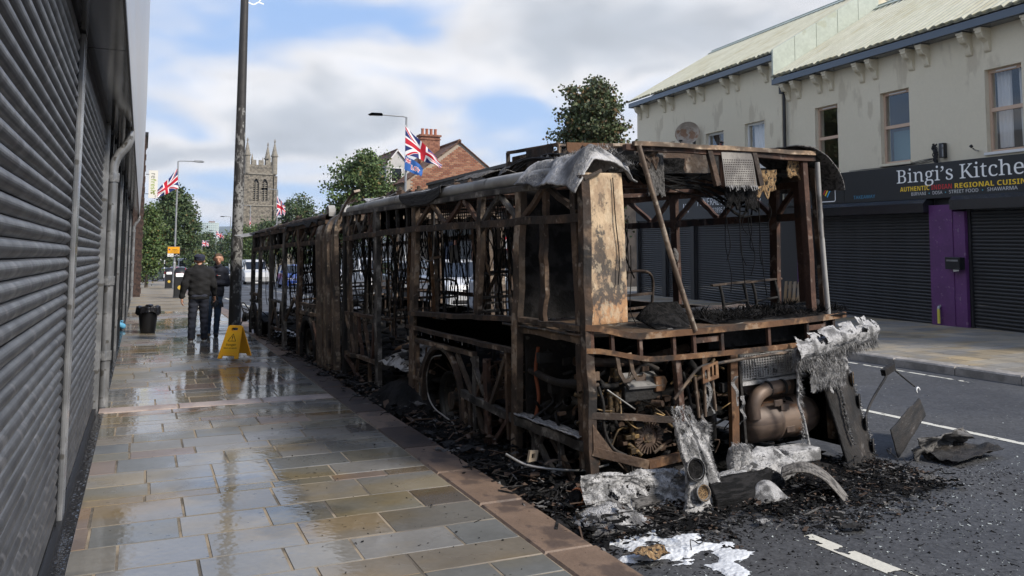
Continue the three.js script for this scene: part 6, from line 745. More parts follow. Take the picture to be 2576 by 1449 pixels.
M.greyTube = std({ map: mottled(512, 1.2, [0.20, 0.195, 0.185], [0.34, 0.33, 0.31], 3, 6, 109, 1, 2, 0.32, 0.66, [0.07, 0.06, 0.05], 0.6, 0.7, 4), roughness: 0.7, bumpMap: T.cloudy, bumpScale: 0.003 });
M.char = phys({ specularIntensity: 0.3, map: mottled(256, 0.5, [0.006, 0.006, 0.006], [0.020, 0.019, 0.019], 6, 5, 110), roughness: 0.9, bumpMap: T.speck, bumpScale: 0.008 });
M.alloy = std({ map: mottled(256, 0.6, [0.28, 0.28, 0.27], [0.42, 0.41, 0.40], 4, 5, 111, 1, 1, 0.3, 0.7, [0.05, 0.045, 0.04], 0.6, 0.7, 5), roughness: 0.45, metalness: 0.5 });
M.exhaust = std({ map: mottled(512, 0.7, [0.075, 0.052, 0.040], [0.19, 0.135, 0.10], 3, 6, 112, 1, 1, 0.3, 0.7, [0.20, 0.10, 0.05], 0.58, 0.70, 5), roughness: 0.55, metalness: 0.15, bumpMap: T.cloudy, bumpScale: 0.002 });

M.ash2 = std({ map: metalTex.ash, color: lin(0.30, 0.29, 0.28), roughness: 0.95, bumpMap: T.speck, bumpScale: 0.008 });
const bus = thing('burnt_bus', 'burnt-out articulated bus reduced to a rusted frame, standing at the kerb', 'bus', [2.94, 0.0, -5.31], 0.0605);
bus.rotation.z = 0.0367;
const NX = V3(1, 0, 0);
const P = (u, y, v) => [v, y, -u];
const bpart = (n, g, m, parent = bus) => mesh(n, g, m, parent);
const rs = () => pick([M.rust, M.rust, M.grey, M.tan, M.redRust, M.grey]);
// ---------- left side frame ----------
const pillarsL = [ // u0,y0, u1,y1, width, depth, material
  [0.0, 0.09, -0.02, 2.22, 0.085, 0.09, M.rust], [0.105, 0.12, 0.10, 2.22, 0.09, 0.05, M.rust], [0.63, 1.12, 0.57, 1.92, 0.095, 0.05, M.rust], [1.17, -0.02, 0.94, 2.2, 0.125, 0.075, M.tan], [1.85, 1.09, 1.68, 2.2, 0.105, 0.06, M.tan], [3.62, -0.06, 3.37, 2.2, 0.155, 0.07, M.tan],
  [4.77, 0.0, 4.70, 2.2, 0.15, 0.07, M.rust], [5.95, 0.3, 5.88, 2.16, 0.13, 0.06, M.tan], [6.22, 0.02, 6.08, 2.22, 0.12, 0.07, M.soot],
  [8.9, 0.02, 8.72, 2.13, 0.22, 0.07, M.rust], [10.05, 0.0, 9.8, 2.11, 0.2, 0.07, M.rust], [11.25, 0.05, 11.0, 2.08, 0.2, 0.07, M.rust], [12.3, 0.05, 12.0, 2.06, 0.17, 0.07, M.rust], [13.1, 0.1, 12.75, 2.04, 0.2, 0.08, M.rust]];
for (const [u0, y0, u1, y1, a, b, m] of pillarsL) bpart('pillar', wbar(P(u0, y0, 0.03), P(u1, y1, 0.03), a, b, NX, 0.02, 11), m === M.rust ? pick([M.rust, M.rust, M.grey, M.redRust]) : m);
const railL = (u0, y0, u1, y1, h, d, m, n = 'side_rail', v = 0.03) => bpart(n, wbar(P(u0, y0, v), P(u1, y1, v), h, d, NX, 0.014, 12), m === M.rust ? pick([M.rust, M.tan, M.grey]) : m);
railL(-0.02, 1.915, 3.42, 1.92, 0.075, 0.07, M.rust); railL(3.42, 1.92, 6.1, 1.86, 0.075, 0.07, M.rust); railL(7.2, 1.85, 12.8, 1.735, 0.085, 0.07, M.rust);
railL(-0.02, 2.185, 6.1, 2.19, 0.06, 0.08, M.rust, 'cant_rail'); railL(7.0, 2.12, 12.8, 2.01, 0.07, 0.08, M.rust, 'cant_rail');
railL(0.06, 1.115, 1.15, 1.115, 0.05, 0.07, M.tan, 'waist_rail'); railL(0.06, 1.04, 1.15, 1.05, 0.085, 0.06, M.tan, 'waist_rail'); railL(1.15, 1.11, 3.6, 1.005, 0.055, 0.07, M.rust, 'waist_rail');
// grey roof cove tube
bpart('roof_tube', tube([P(0.1, 2.262, 0.075), P(1.2, 2.268, 0.075), P(2.6, 2.262, 0.075), P(4.2, 2.265, 0.075), P(6.0, 2.23, 0.08)], 0.062, 40, 14), M.greyTube);
bpart('roof_tube', tube([P(7.05, 2.19, 0.08), P(9, 2.165, 0.08), P(11, 2.11, 0.08), P(12.8, 2.07, 0.1)], 0.062, 30, 12), M.rust);
bpart('roof_tube', tube([P(0.1, 2.26, 2.48), P(3, 2.262, 2.48), P(6.0, 2.23, 2.48)], 0.06, 24, 10), M.rust);
bpart('roof_tube', tube([P(7.05, 2.19, 2.48), P(9, 2.165, 2.48), P(12.8, 2.07, 2.46)], 0.06, 24, 10), M.rust);
// truss braces under the roof
const brace = (u0, y0, u1, y1, w = 0.05, m = null, v = 0.03) => bpart('brace', wbar(P(u0, y0, v), P(u1, y1, v), w, 0.045, NX, 0.012, 7), m || rs());
brace(0.90, 1.95, 0.56, 2.16); brace(0.53, 1.95, 0.525, 2.17, 0.07); brace(0.48, 2.16, 0.07, 1.95);
brace(1.66, 1.95, 1.33, 2.16); brace(1.31, 2.16, 1.03, 1.95);
brace(3.30, 1.95, 2.93, 2.16); brace(2.90, 2.16, 2.55, 1.95); brace(2.50, 1.95, 2.12, 2.16); brace(2.08, 2.16, 1.76, 1.95);
for (const [a, b] of [[6.0, 5.7], [5.66, 5.4], [5.36, 5.1], [5.06, 4.84]]) brace(a, rnd() < 0.5 ? 1.9 : 1.92, b, 2.16, 0.055);
brace(5.55, 2.16, 5.38, 1.9); brace(5.0, 2.16, 4.9, 1.9);
const hole = (x, y, r, n = 12) => Array.from({ length: n }, (_, i) => [x + Math.cos(i / n * 6.283) * r, y + Math.sin(i / n * 6.283) * r]);
// perforated header panel over the doorway
function holePanel(name, u0, u1, y0, y1, holes, m, v = 0.05, th = 0.012) { return bpart(name, shapeHoles([[-u1, y0], [-u0, y0], [-u0, y1], [-u1, y1]], holes.map(([u, y, r]) => hole(-u, y, r)), th).rotateY(Math.PI / 2).scale(1, 1, 1).applyMatrix4(new THREE.Matrix4().makeScale(1, 1, -1)).translate(v, 0, 0), m); }
holePanel('header_panel', 3.45, 4.62, 1.95, 2.16, [[3.72, 2.06, 0.035], [3.82, 2.06, 0.035], [4.05, 2.06, 0.035], [4.15, 2.06, 0.035]], M.soot);
for (const u of [3.62, 3.95, 4.3]) brace(u, 1.95, u, 2.16, 0.05, M.soot);
holePanel('header_panel', 10.15, 11.0, 1.80, 2.06, [[10.35, 1.93, 0.04], [10.7, 1.93, 0.04]], M.soot); holePanel('header_panel', 12.05, 12.75, 1.76, 2.02, [[12.4, 1.9, 0.04]], M.soot);
for (const [a, b] of [[8.7, 8.2], [8.15, 7.6], [9.9, 9.4], [9.35, 8.95], [11.9, 11.5], [11.45, 11.05]]) brace(a, 1.82, b, 2.08, 0.06);
for (const u of [7.9, 8.3, 9.2, 10.4, 10.8, 11.3, 11.7, 12.3, 12.6]) brace(u, 1.8, u, 2.07, 0.06, M.soot);
// mesh of the burnt roof duct behind the truss
{ const g = []; for (let k = 0; k <= 30; k++) g.push(bar(P(1.75 + k * 0.055, 1.95, 0.30), P(1.75 + k * 0.055, 2.17, 0.30), 0.012, 0.008)); for (let k = 0; k <= 6; k++) g.push(bar(P(1.75, 1.96 + k * 0.034, 0.30), P(3.4, 1.96 + k * 0.034, 0.30), 0.01, 0.008)); bpart('duct_mesh', g, M.soot).userData.kind = 'stuff'; }
// ---------- left side below the waist ----------
holePanel('side_panel', 1.12, 3.58, 0.87, 0.99, [], M.soot, 0.045); holePanel('side_panel', 1.15, 2.6, 0.98, 1.09, [], M.soot, 0.046);
railL(1.10, 0.845, 3.68, 0.865, 0.05, 0.07, M.rust); railL(1.94, 0.735, 3.66, 0.735, 0.05, 0.06, M.rust);
holePanel('hole_strip', 1.98, 3.58, 0.755, 0.845, [[2.03, 0.80, 0.026], [2.14, 0.80, 0.026], [2.28, 0.80, 0.026], [2.62, 0.80, 0.028], [2.72, 0.80, 0.028], [2.98, 0.80, 0.028], [3.08, 0.80, 0.028], [3.35, 0.8, 0.028], [3.45, 0.8, 0.028]], M.char, 0.05);
function archHoop(uc, yc, r, w, m, v = 0.03, th = 0.05, parent) { const pts = []; for (let k = 0; k <= 22; k++) { const a = Math.PI * (k / 22); pts.push(V3(v, yc + Math.sin(a) * r * 1.0, -(uc + Math.cos(a) * r))); } pts.unshift(V3(v, 0.0, -(uc + r))); pts.push(V3(v, 0.0, -(uc - r))); return bpart('wheel_arch', sweep(pts, [[-th / 2, -w / 2], [th / 2, -w / 2], [th / 2, w / 2], [-th / 2, w / 2]], NX), m); }
archHoop(2.76, 0.22, 0.50, 0.04, M.rust); archHoop(8.30, 0.20, 0.44, 0.05, M.soot); archHoop(12.95, 0.22, 0.40, 0.06, M.soot);
function archLiner(uc, r, y = 0.22) { bpart('arch_liner', sweep(Array.from({ length: 17 }, (_, k) => { const a = Math.PI * k / 16; return V3(0.32, y + Math.sin(a) * r, -(uc + Math.cos(a) * r)); }), [[-0.26, -0.004], [0.26, -0.004], [0.26, 0.004], [-0.26, 0.004]], NX), M.char); }
archLiner(2.76, 0.485); archLiner(8.30, 0.42, 0.2);
function wheelRim(uc, yc, r, v) { const w = new THREE.Group(); w.name = 'wheel'; bus.add(w); const prof = [[0.02, 0.10], [r * 0.35, 0.10], [r * 0.4, 0.04], [r * 0.72, 0.02], [r * 0.80, 0.12], [r * 0.92, 0.13], [r, 0.16], [r, 0.17], [r * 0.9, 0.145], [r * 0.86, 0.05], [r * 0.86, -0.12], [r, -0.16], [r, -0.18], [r * 0.8, -0.14]]; mesh('rim', lathe(prof, 36).rotateZ(Math.PI / 2).translate(v, yc, -uc), M.rimSteel || (M.rimSteel = std({ map: metalTex.soot, color: lin(1.6, 1.8, 1.8), roughness: 0.5, metalness: 0.3 })), w); mesh('hub', cyl([v - 0.16, yc, -uc], [v - 0.02, yc, -uc], r * 0.3, r * 0.3, 16), M.rust, w); for (let k = 0; k < 8; k++) { const a = k / 8 * 6.283; mesh('wheel_nut', cyl([v - 0.13, yc + Math.sin(a) * r * 0.5, -uc + Math.cos(a) * r * 0.5], [v - 0.05, yc + Math.sin(a) * r * 0.5, -uc + Math.cos(a) * r * 0.5], 0.014, 0.014, 6), M.soot, w); } }
wheelRim(2.60, 0.215, 0.285, 0.22); wheelRim(8.35, 0.20, 0.27, 0.24); wheelRim(12.95, 0.2, 0.27, 0.24); wheelRim(2.60, 0.215, 0.285, 2.2); wheelRim(8.35, 0.2, 0.27, 2.2);
bpart('bead_wire', tube([P(2.62, 0.66, -0.02), P(2.86, 0.6, -0.03), P(2.98, 0.42, -0.04), P(2.93, 0.24, -0.05), P(2.76, 0.14, -0.06), P(2.5, 0.09, -0.05), P(2.35, 0.04, -0.02), P(2.36, -0.05, 0)], 0.007, 40, 6), M.greyTube);
// uprights and diagonals of the lower frame
for (const [u0, y0, u1, y1, w, m] of [[3.44, 0, 3.42, 0.7, 0.07], [3.34, 0.02, 3.33, 0.34, 0.06], [2.2, -0.04, 2.2, 0.36, 0.09], [2.06, -0.04, 2.06, 0.33, 0.07], [1.95, -0.04, 1.93, 0.72, 0.085], [1.71, -0.02, 1.69, 0.72, 0.10], [1.28, 0.1, 1.28, 0.84, 0.05], [0.42, 0.0, 0.44, 0.3, 0.05], [0.85, -0.02, 0.82, 0.3, 0.06]]) bpart('strut', wbar(P(u0, y0, 0.03), P(u1, y1, 0.03), w, 0.05, NX, 0.006, 5), rs());
for (const [u0, y0, u1, y1] of [[3.62, 0.36, 3.42, 0.70], [3.58, 0.6, 3.36, 0.36], [3.34, 0.36, 3.12, 0.62], [2.0, 0.36, 2.34, 0.70], [1.95, 0.34, 1.72, 0.6], [2.0, 0.7, 1.74, 0.4], [1.66, 0.3, 1.30, 0.78], [1.6, 0.02, 1.24, 0.28], [1.95, 0.30, 1.76, 0.0], [0.95, 0.28, 0.55, 0.0], [0.6, 0.3, 0.25, -0.02], [0.9, 0.0, 0.7, 0.26]]) brace(u0, y0, u1, y1, 0.05);
railL(2.24, 0.345, 1.18, 0.29, 0.085, 0.06, M.rust, 'sill_rail'); railL(1.12, 0.285, 0.02, 0.285, 0.085, 0.10, M.rust, 'sill_rail'); railL(3.7, 0.325, 3.28, 0.33, 0.05, 0.05, M.rust, 'sill_rail');
bpart('ash_layer', sheet((a, b) => [0.09 - b * 0.11, 0.334 + 0.012 * vn3(a * 30, b * 9, 3), -(1.1 - a * 1.0)], 40, 4, 0.01), M.ash);
bpart('strap', tube([P(0.86, 0.9, 0.10), P(0.9, 0.7, 0.09), P(0.88, 0.5, 0.10), P(0.9, 0.32, 0.07)], 0.016, 16, 6), std({ color: lin(0.20, 0.055, 0.022), roughness: 0.8 }));
// panel between the doorway and the articulation
railL(4.82, 0.87, 6.18, 0.86, 0.05, 0.06, M.rust, 'waist_rail'); railL(4.82, 0.33, 6.28, 0.32, 0.06, 0.06, M.rust, 'sill_rail');
for (const [u0, y0, u1, y1] of [[6.1, 0.84, 5.75, 0.36], [5.72, 0.84, 5.66, 0.36], [5.4, 0.36, 5.55, 0.84], [5.3, 0.84, 5.06, 0.36], [5.0, 0.36, 4.88, 0.8], [6.2, 0.3, 5.4, 0.0], [5.6, 0.28, 5.75, 0.0], [5.1, 0.3, 5.12, 0.0]]) brace(u0, y0, u1, y1, 0.06);
// front section below the waist
railL(7.5, 0.86, 9.05, 0.84, 0.06, 0.06, M.rust, 'waist_rail'); railL(7.5, 0.73, 9.05, 0.70, 0.06, 0.06, M.rust, 'waist_rail'); railL(10.1, 0.80, 11.3, 0.79, 0.05, 0.06, M.rust, 'waist_rail'); railL(10.1, 0.3, 11.35, 0.28, 0.06, 0.06, M.rust, 'sill_rail'); railL(12.25, 0.84, 13.25, 0.82, 0.06, 0.06, M.rust, 'waist_rail'); railL(12.25, 0.70, 13.25, 0.68, 0.06, 0.06, M.soot, 'waist_rail');
for (const [u0, y0, u1, y1] of [[11.2, 0.3, 10.7, 0.78], [10.9, 0.8, 10.5, 0.3], [10.4, 0.3, 10.2, 0.78], [8.95, 0.35, 8.7, 0.66], [7.95, 0.6, 7.6, 0.2], [7.65, 0, 7.65, 0.8], [7.8, 0.7, 7.8, 0.84], [8.1, 0.7, 8.1, 0.84], [8.45, 0.7, 8.45, 0.84], [8.75, 0.7, 8.75, 0.84], [9.9, 0.5, 9.2, 0.9], [12.5, 0.68, 12.5, 0.82], [12.8, 0.68, 12.8, 0.82], [12.4, 0.05, 12.5, 0.5]]) brace(u0, y0, u1, y1, 0.07);
// ---------- articulation: steel hoops with heat-scaled skin ----------
const hoop = (u, w, d, m, top = 2.2, bulge = 0.0) => { const pts = [V3(-0.02, 0.0, -u), V3(-0.02, 1.1, -u), V3(-0.02 + bulge, 1.85, -u)]; for (let k = 0; k <= 8; k++) { const a = k / 8 * Math.PI / 2; pts.push(V3(0.22 - Math.cos(a) * 0.24, top - 0.26 + Math.sin(a) * 0.26, -u)); } pts.push(V3(1.27, top + 0.02, -u)); const right = pts.slice(0, -1).map((p) => V3(2.54 - p.x, p.y, p.z)).reverse(); return bpart('articulation_hoop', sweep([...pts, ...right], [[-w / 2, -d / 2], [w / 2, -d / 2], [w / 2, d / 2], [-w / 2, d / 2]], V3(0, 0, 1)), m); };
hoop(7.24, 0.30, 0.07, M.scaled, 2.16); hoop(6.98, 0.12, 0.05, M.scaled, 2.1); hoop(6.82, 0.14, 0.06, M.scaled, 2.2); hoop(6.58, 0.10, 0.05, M.tan, 2.06); hoop(6.42, 0.14, 0.06, M.scaled, 2.22);
// tusk-shaped ends of the torn hoops rising above the roof
bpart('torn_hoop', sweep([V3(0.0, 1.9, -6.42), V3(0.02, 2.15, -6.36), V3(0.06, 2.32, -6.2), V3(0.10, 2.44, -6.02), V3(0.14, 2.5, -5.86)], [[-0.05, -0.015], [0.05, -0.015], [0.05, 0.015], [-0.05, 0.015]], V3(0, 0.3, 1)), M.scaled);
for (const [u, v] of [[6.9, 0.25], [7.15, 0.1]]) bpart('torn_hoop', sweep(Array.from({ length: 9 }, (_, k) => { const a = k / 8 * Math.PI; return V3(v + 0.05 * k / 8, 2.2 + Math.sin(a) * 0.16, -(u - 0.16 * Math.cos(a))); }), [[-0.05, -0.012], [0.05, -0.012], [0.05, 0.012], [-0.05, 0.012]], NX), M.greyTube);
holePanel('articulation_plate', 6.5, 7.1, 0.05, 0.62, [[6.85, 0.42, 0.02], [6.85, 0.34, 0.012]], M.scaled, 0.02);
// ---------- right side, seen through the frame ----------
for (const [u0, y0, u1, y1, a, m] of [[0.3, 0.1, 0.30, 2.2, 0.12, M.redRust], [0.66, 1.0, 0.6, 2.2, 0.11, M.redRust], [2.1, 0.1, 2.07, 2.2, 0.12, M.redRust], [3.4, 0.1, 3.35, 2.2, 0.14, M.rust], [4.7, 0.1, 4.7, 2.2, 0.14, M.rust], [6.0, 0.1, 5.98, 2.2, 0.14, M.rust], [8.8, 0.1, 8.75, 2.12, 0.18, M.rust], [9.9, 0.1, 9.85, 2.1, 0.18, M.rust], [11.1, 0.1, 11.0, 2.08, 0.18, M.rust], [12.2, 0.1, 12.0, 2.05, 0.18, M.rust], [12.9, 0.1, 12.75, 2.03, 0.18, M.rust]]) bpart('pillar', wbar(P(u0, y0, 2.5), P(u1, y1, 2.5), a, 0.06, NX, 0.006, 6), m);
for (const [u0, y0, u1, y1, m] of [[0.25, 1.89, 6.1, 1.88, M.redRust], [7.2, 1.85, 12.8, 1.74, M.rust], [0.25, 2.18, 6.1, 2.18, M.redRust], [7.2, 2.12, 12.8, 2.0, M.rust], [0.3, 1.0, 6.1, 1.0, M.rust], [7.4, 0.9, 12.9, 0.85, M.rust], [0.3, 0.35, 6.1, 0.35, M.soot], [7.4, 0.35, 12.9, 0.3, M.soot]]) railL(u0, y0, u1, y1, 0.08, 0.06, m, 'side_rail', 2.5);
for (const [u0, y0, u1, y1] of [[2.03, 1.92, 1.72, 2.16], [1.70, 2.16, 1.38, 1.92], [1.34, 1.92, 1.02, 2.16], [0.98, 2.16, 0.66, 1.92], [0.56, 1.92, 0.35, 2.14], [3.3, 1.92, 2.95, 2.16], [2.9, 2.16, 2.5, 1.92], [2.46, 1.92, 2.12, 2.16], [4.6, 1.92, 4.1, 2.16], [4.05, 2.16, 3.5, 1.92], [5.9, 1.92, 5.3, 2.16], [5.25, 2.16, 4.8, 1.92]]) brace(u0, y0, u1, y1, 0.055, M.redRust, 2.5);
holePanel('inner_panel', 0.3, 3.4, 0.05, 0.98, [], M.char, 2.44); holePanel('inner_panel', -0.06, 0.3, -0.03, 0.90, [], M.char, 2.46); bpart('inner_panel', boxc(2.06, 2.46, -0.03, 0.9, -0.32, -0.30), M.char); holePanel('inner_panel', 3.5, 6.1, 0.05, 0.6, [], M.char, 2.44); holePanel('inner_panel', 7.4, 12.9, 0.05, 0.7, [], M.char, 2.44);
// soot-black bulkhead round the engine tower
bpart('bulkhead', boxc(0.08, 0.64, 1.1, 2.2, -1.07, -1.05), M.char); bpart('bulkhead', boxc(0.08, 0.60, 0.3, 1.02, -1.07, -1.05), M.soot);
bpart('pipe', tube([P(0.30, 1.14, 0.2), P(0.24, 1.5, 0.22), P(0.2, 1.9, 0.2)], 0.012, 12, 6), M.orangeRust);
bpart('bulkhead', boxc(0.10, 2.4, 0.05, 1.02, -1.35, -1.32), M.char); bpart('bulkhead', boxc(1.95, 2.0, 0.1, 1.0, -1.3, -0.2), M.char);
// ---------- floor, deck and roof remains ----------
bpart('floor', sheet((a, b) => [0.1 + b * 2.34, 0.30 + 0.05 * fbm3(a * 30, b * 6, 2, 3), -(1.3 + a * 4.9)], 60, 16, 0.03), M.char); bpart('floor', sheet((a, b) => [0.1 + b * 2.34, 0.28 + 0.05 * fbm3(a * 30, b * 6, 7, 3), -(7.0 + a * 6.0)], 60, 16, 0.03), M.char);
bpart('rear_deck', sheet((a, b) => { const v = a * 2.58, bul = 0.15 * Math.sin(Math.PI * clamp(a * 1.02)) ** 0.6; return [v, 1.04 + 0.09 * Math.max(0, 0.12 - a) * 8 * 0.1 + 0.014 * fbm3(a * 14, b * 10, 4, 3), lerp(-1.3, bul - 0.01, b)]; }, 60, 30, 0.02, 2.5, 1.4), M.deck || (M.deck = std({ map: mottled(512, 1.0, [0.018, 0.016, 0.014], [0.10, 0.062, 0.035], 4, 6, 113, 1, 1, 0.42, 0.68, [0.22, 0.2, 0.17], 0.68, 0.76, 9), roughness: 0.7, bumpMap: T.speck, bumpScale: 0.006 })));
for (const [u0, u1, v0, v1] of [[0.1, 1.4, 0.5, 2.45], [2.6, 4.6, 0.2, 2.3], [4.9, 6.0, 0.6, 2.4], [7.1, 9.4, 0.2, 2.4], [9.8, 12.6, 0.3, 2.3]]) bpart('roof_panel', sheet((a, b) => { const u = lerp(u0, u1, a), v = lerp(v0, v1, b); return [v, (u > 7 ? 2.16 - (u - 7) * 0.02 : 2.245) + 0.05 * (fbm3(u * 2, v * 2, 3, 3) - 0.5), -u]; }, 24, 16, 0.006), M.soot);
for (const u of [0.5, 0.95, 1.68, 2.5, 3.37, 4.1, 4.7, 5.4, 6.05]) bpart('roof_bow', wbar(P(u, 2.2, 0.08), P(u, 2.22, 2.46), 0.05, 0.05, V3(0, 0, 1), 0.012, 6), M.redRust);
for (const u of [7.4, 8.0, 8.75, 9.3, 9.85, 10.5, 11.0, 11.6, 12.0, 12.6]) bpart('roof_bow', wbar(P(u, 2.14 - (u - 7) * 0.02, 0.08), P(u, 2.16 - (u - 7) * 0.02, 2.46), 0.05, 0.05, V3(0, 0, 1), 0.012, 6), M.rust);
// ---------- rear face ----------
const bul = (v) => 0.16 * Math.pow(Math.sin(Math.PI * clamp((v + 0.02) / 2.66)), 0.55);
const rearPath = (y, v0 = 0.0, v1 = 2.6, n = 26) => Array.from({ length: n + 1 }, (_, k) => { const v = lerp(v0, v1, k / n); return V3(v, y(v), bul(v)); });
const yUp = (v) => 1.045 + 0.085 * sstep(0.42, 0.0, v), yLo = (v) => 0.878 + 0.09 * sstep(0.55, 0.0, v) - 0.012 * v;
const flatSec = (h, d) => [[-d / 2, -h / 2], [d / 2, -h / 2], [d / 2, h / 2], [-d / 2, h / 2]];
bpart('rear_shelf_rail', sweep(rearPath(yUp), flatSec(0.044, 0.028), V3(0, 0, 1)), M.orangeRust); bpart('rear_shelf_rail', sweep(rearPath(yLo, 0.0, 2.54), flatSec(0.036, 0.028), V3(0, 0, 1)), M.orangeRust);
for (const v of [0.05, 0.2, 0.42, 0.70, 0.88, 1.14, 1.62, 2.07, 2.29, 2.42]) bpart('shelf_strut', wbar([v, yLo(v), bul(v) - 0.02], [v, yUp(v), bul(v) - 0.02], 0.035, 0.035, NX, 0.003, 3), M.redRust);
for (const [a, b] of [[0.9, 1.12], [2.09, 2.28]]) bpart('shelf_plate', boxc(a, b, 0.955, 0.995, bul(a) - 0.03, bul(a) - 0.015), M.redRust);
bpart('shelf_back', boxc(1.16, 2.5, 0.87, 1.02, -0.05, -0.03), M.char);
bpart('post', wbar([0.73, 0.86, 0.10], [0.76, 0.13, 0.10], 0.06, 0.06, NX, 0.006, 6), M.redRust); bpart('post', wbar([1.32, 0.86, 0.05], [1.29, 0.1, 0.05], 0.05, 0.09, NX, 0.004, 6), M.orangeRust); bpart('post', wbar([1.40, 0.86, 0.0], [1.43, 0.1, 0.0], 0.08, 0.03, NX, 0.004, 6), M.soot); bpart('post', wbar([2.36, 0.86, 0.05], [2.34, 0.05, 0.05], 0.07, 0.05, NX, 0.006, 6), M.rust); bpart('post', wbar([2.14, 0.86, -0.1], [2.12, 0.05, -0.1], 0.05, 0.05, NX, 0.006, 6), M.soot);
bpart('engine_rail', wbar([0.02, 0.515, 0.02], [0.74, 0.41, 0.10], 0.055, 0.05, V3(0, 0, 1), 0.006, 6), M.rust); bpart('engine_rail', wbar([0.02, 0.27, 0.02], [0.42, 0.14, 0.12], 0.075, 0.05, V3(0, 0, 1), 0.004, 6), M.rust); bpart('engine_rail', wbar([0.42, 0.14, 0.12], [0.76, 0.15, 0.10], 0.075, 0.05, V3(0, 0, 1), 0.004, 5), M.orangeRust);
bpart('gusset', prism([[0.0, 0.30], [0.0, 0.48], [0.16, 0.27]], 0.012).translate(0.02, -0.02, 0.03), M.rust);
bpart('tow_beam', wbar([0.05, -0.0, 0.0], [0.95, 0.02, 0.06], 0.10, 0.08, V3(0, 0, 1), 0.006, 6), M.soot);
// corner panel with blistered cream paint
{ const g = sheet((a, b) => [0.005 + a * 0.36, lerp(1.145, 2.235, b), 0.035 + 0.02 * (fbm3(a * 3, b * 6, 2, 3) - 0.5) - 0.05 * Math.max(0, 0.15 - a) * 3], 14, 40, 0.008, 1, 1); bpart('corner_panel', g, M.creamBurnt); bpart('panel_seam', tube([[0.27, 2.2, 0.05], [0.28, 1.9, 0.05], [0.295, 1.6, 0.055], [0.28, 1.42, 0.05]], 0.004, 20, 5), M.char); }
bpart('bumper_angle', wbar([0.02, 2.19, 0.05], [0.17, 2.25, 0.05], 0.03, 0.03, NX, 0.003, 3), M.tan);
// roof end beam, leaning and upright poles
bpart('roof_end_beam', wbar([0.46, 2.455, 0.06], [2.32, 2.415, 0.06], 0.042, 0.05, V3(0, 0, 1), 0.008, 12), std({ map: metalTex.tan, color: lin(2.2, 2.2, 2.1), roughness: 0.8 }));
bpart('roof_end_beam', wbar([0.40, 2.43, 0.03], [2.34, 2.37, 0.03], 0.05, 0.06, V3(0, 0, 1), 0.01, 10), M.redRust);
bpart('fallen_pole', tube([[0.50, 2.44, 0.07], [0.62, 2.0, 0.09], [0.75, 1.5, 0.12], [0.875, 1.05, 0.16]], 0.021, 30, 10), M.scaled); bpart('pole', tube([[2.35, 2.34, 0.06], [2.352, 1.7, 0.06], [2.36, 1.06, 0.07]], 0.021, 24, 10), M.greyTube);
bpart('pillar', wbar([2.25, 1.02, 0.0], [2.24, 2.38, 0.0], 0.08, 0.07, NX, 0.006, 8), M.redRust); bpart('pillar', wbar([2.46, 1.02, -0.06], [2.44, 2.3, -0.06], 0.06, 0.07, NX, 0.006, 8), M.rust);
for (const [x0, y0, x1, y1] of [[1.18, 2.44, 1.25, 2.14], [1.64, 2.43, 1.70, 2.14]]) bpart('roof_strut', wbar([x0, y0, 0.05], [x1, y1, 0.06], 0.045, 0.06, NX, 0.004, 5), M.rust);
// perforated ventilation sheet
{ const W = 0.33, H = 0.28, hs = []; for (let i = 0; i < 17; i++) for (let j = 0; j < 12; j++) hs.push(hole(-W / 2 + 0.018 + i * (W - 0.036) / 16, 0.012 + j * 0.0185, 0.0055, 6)); const g = shapeHoles([[-W / 2, 0], [W / 2, 0], [W / 2 - 0.005, H], [-W / 2 + 0.005, H]], hs, 0.004); bpart('perforated_panel', g.rotateX(-0.12).translate(1.465, 2.13, 0.09), M.scaled2 || (M.scaled2 = std({ map: mottled(256, 0.5, [0.12, 0.11, 0.10], [0.24, 0.225, 0.20], 4, 5, 115), roughness: 0.55, metalness: 0.2 }))); bpart('panel_backing', boxc(1.30, 1.63, 2.14, 2.40, 0.03, 0.04), M.redRust); bpart('ash_fringe', Array.from({ length: 26 }, (_, k) => bar([1.31 + k * 0.0125, 2.14, 0.10], [1.31 + k * 0.0125 + rr(-0.01, 0.01), 2.14 - rr(0.015, 0.05), 0.10 + rr(-0.01, 0.02)], 0.006, 0.004)), M.ash).userData.kind = 'stuff'; }
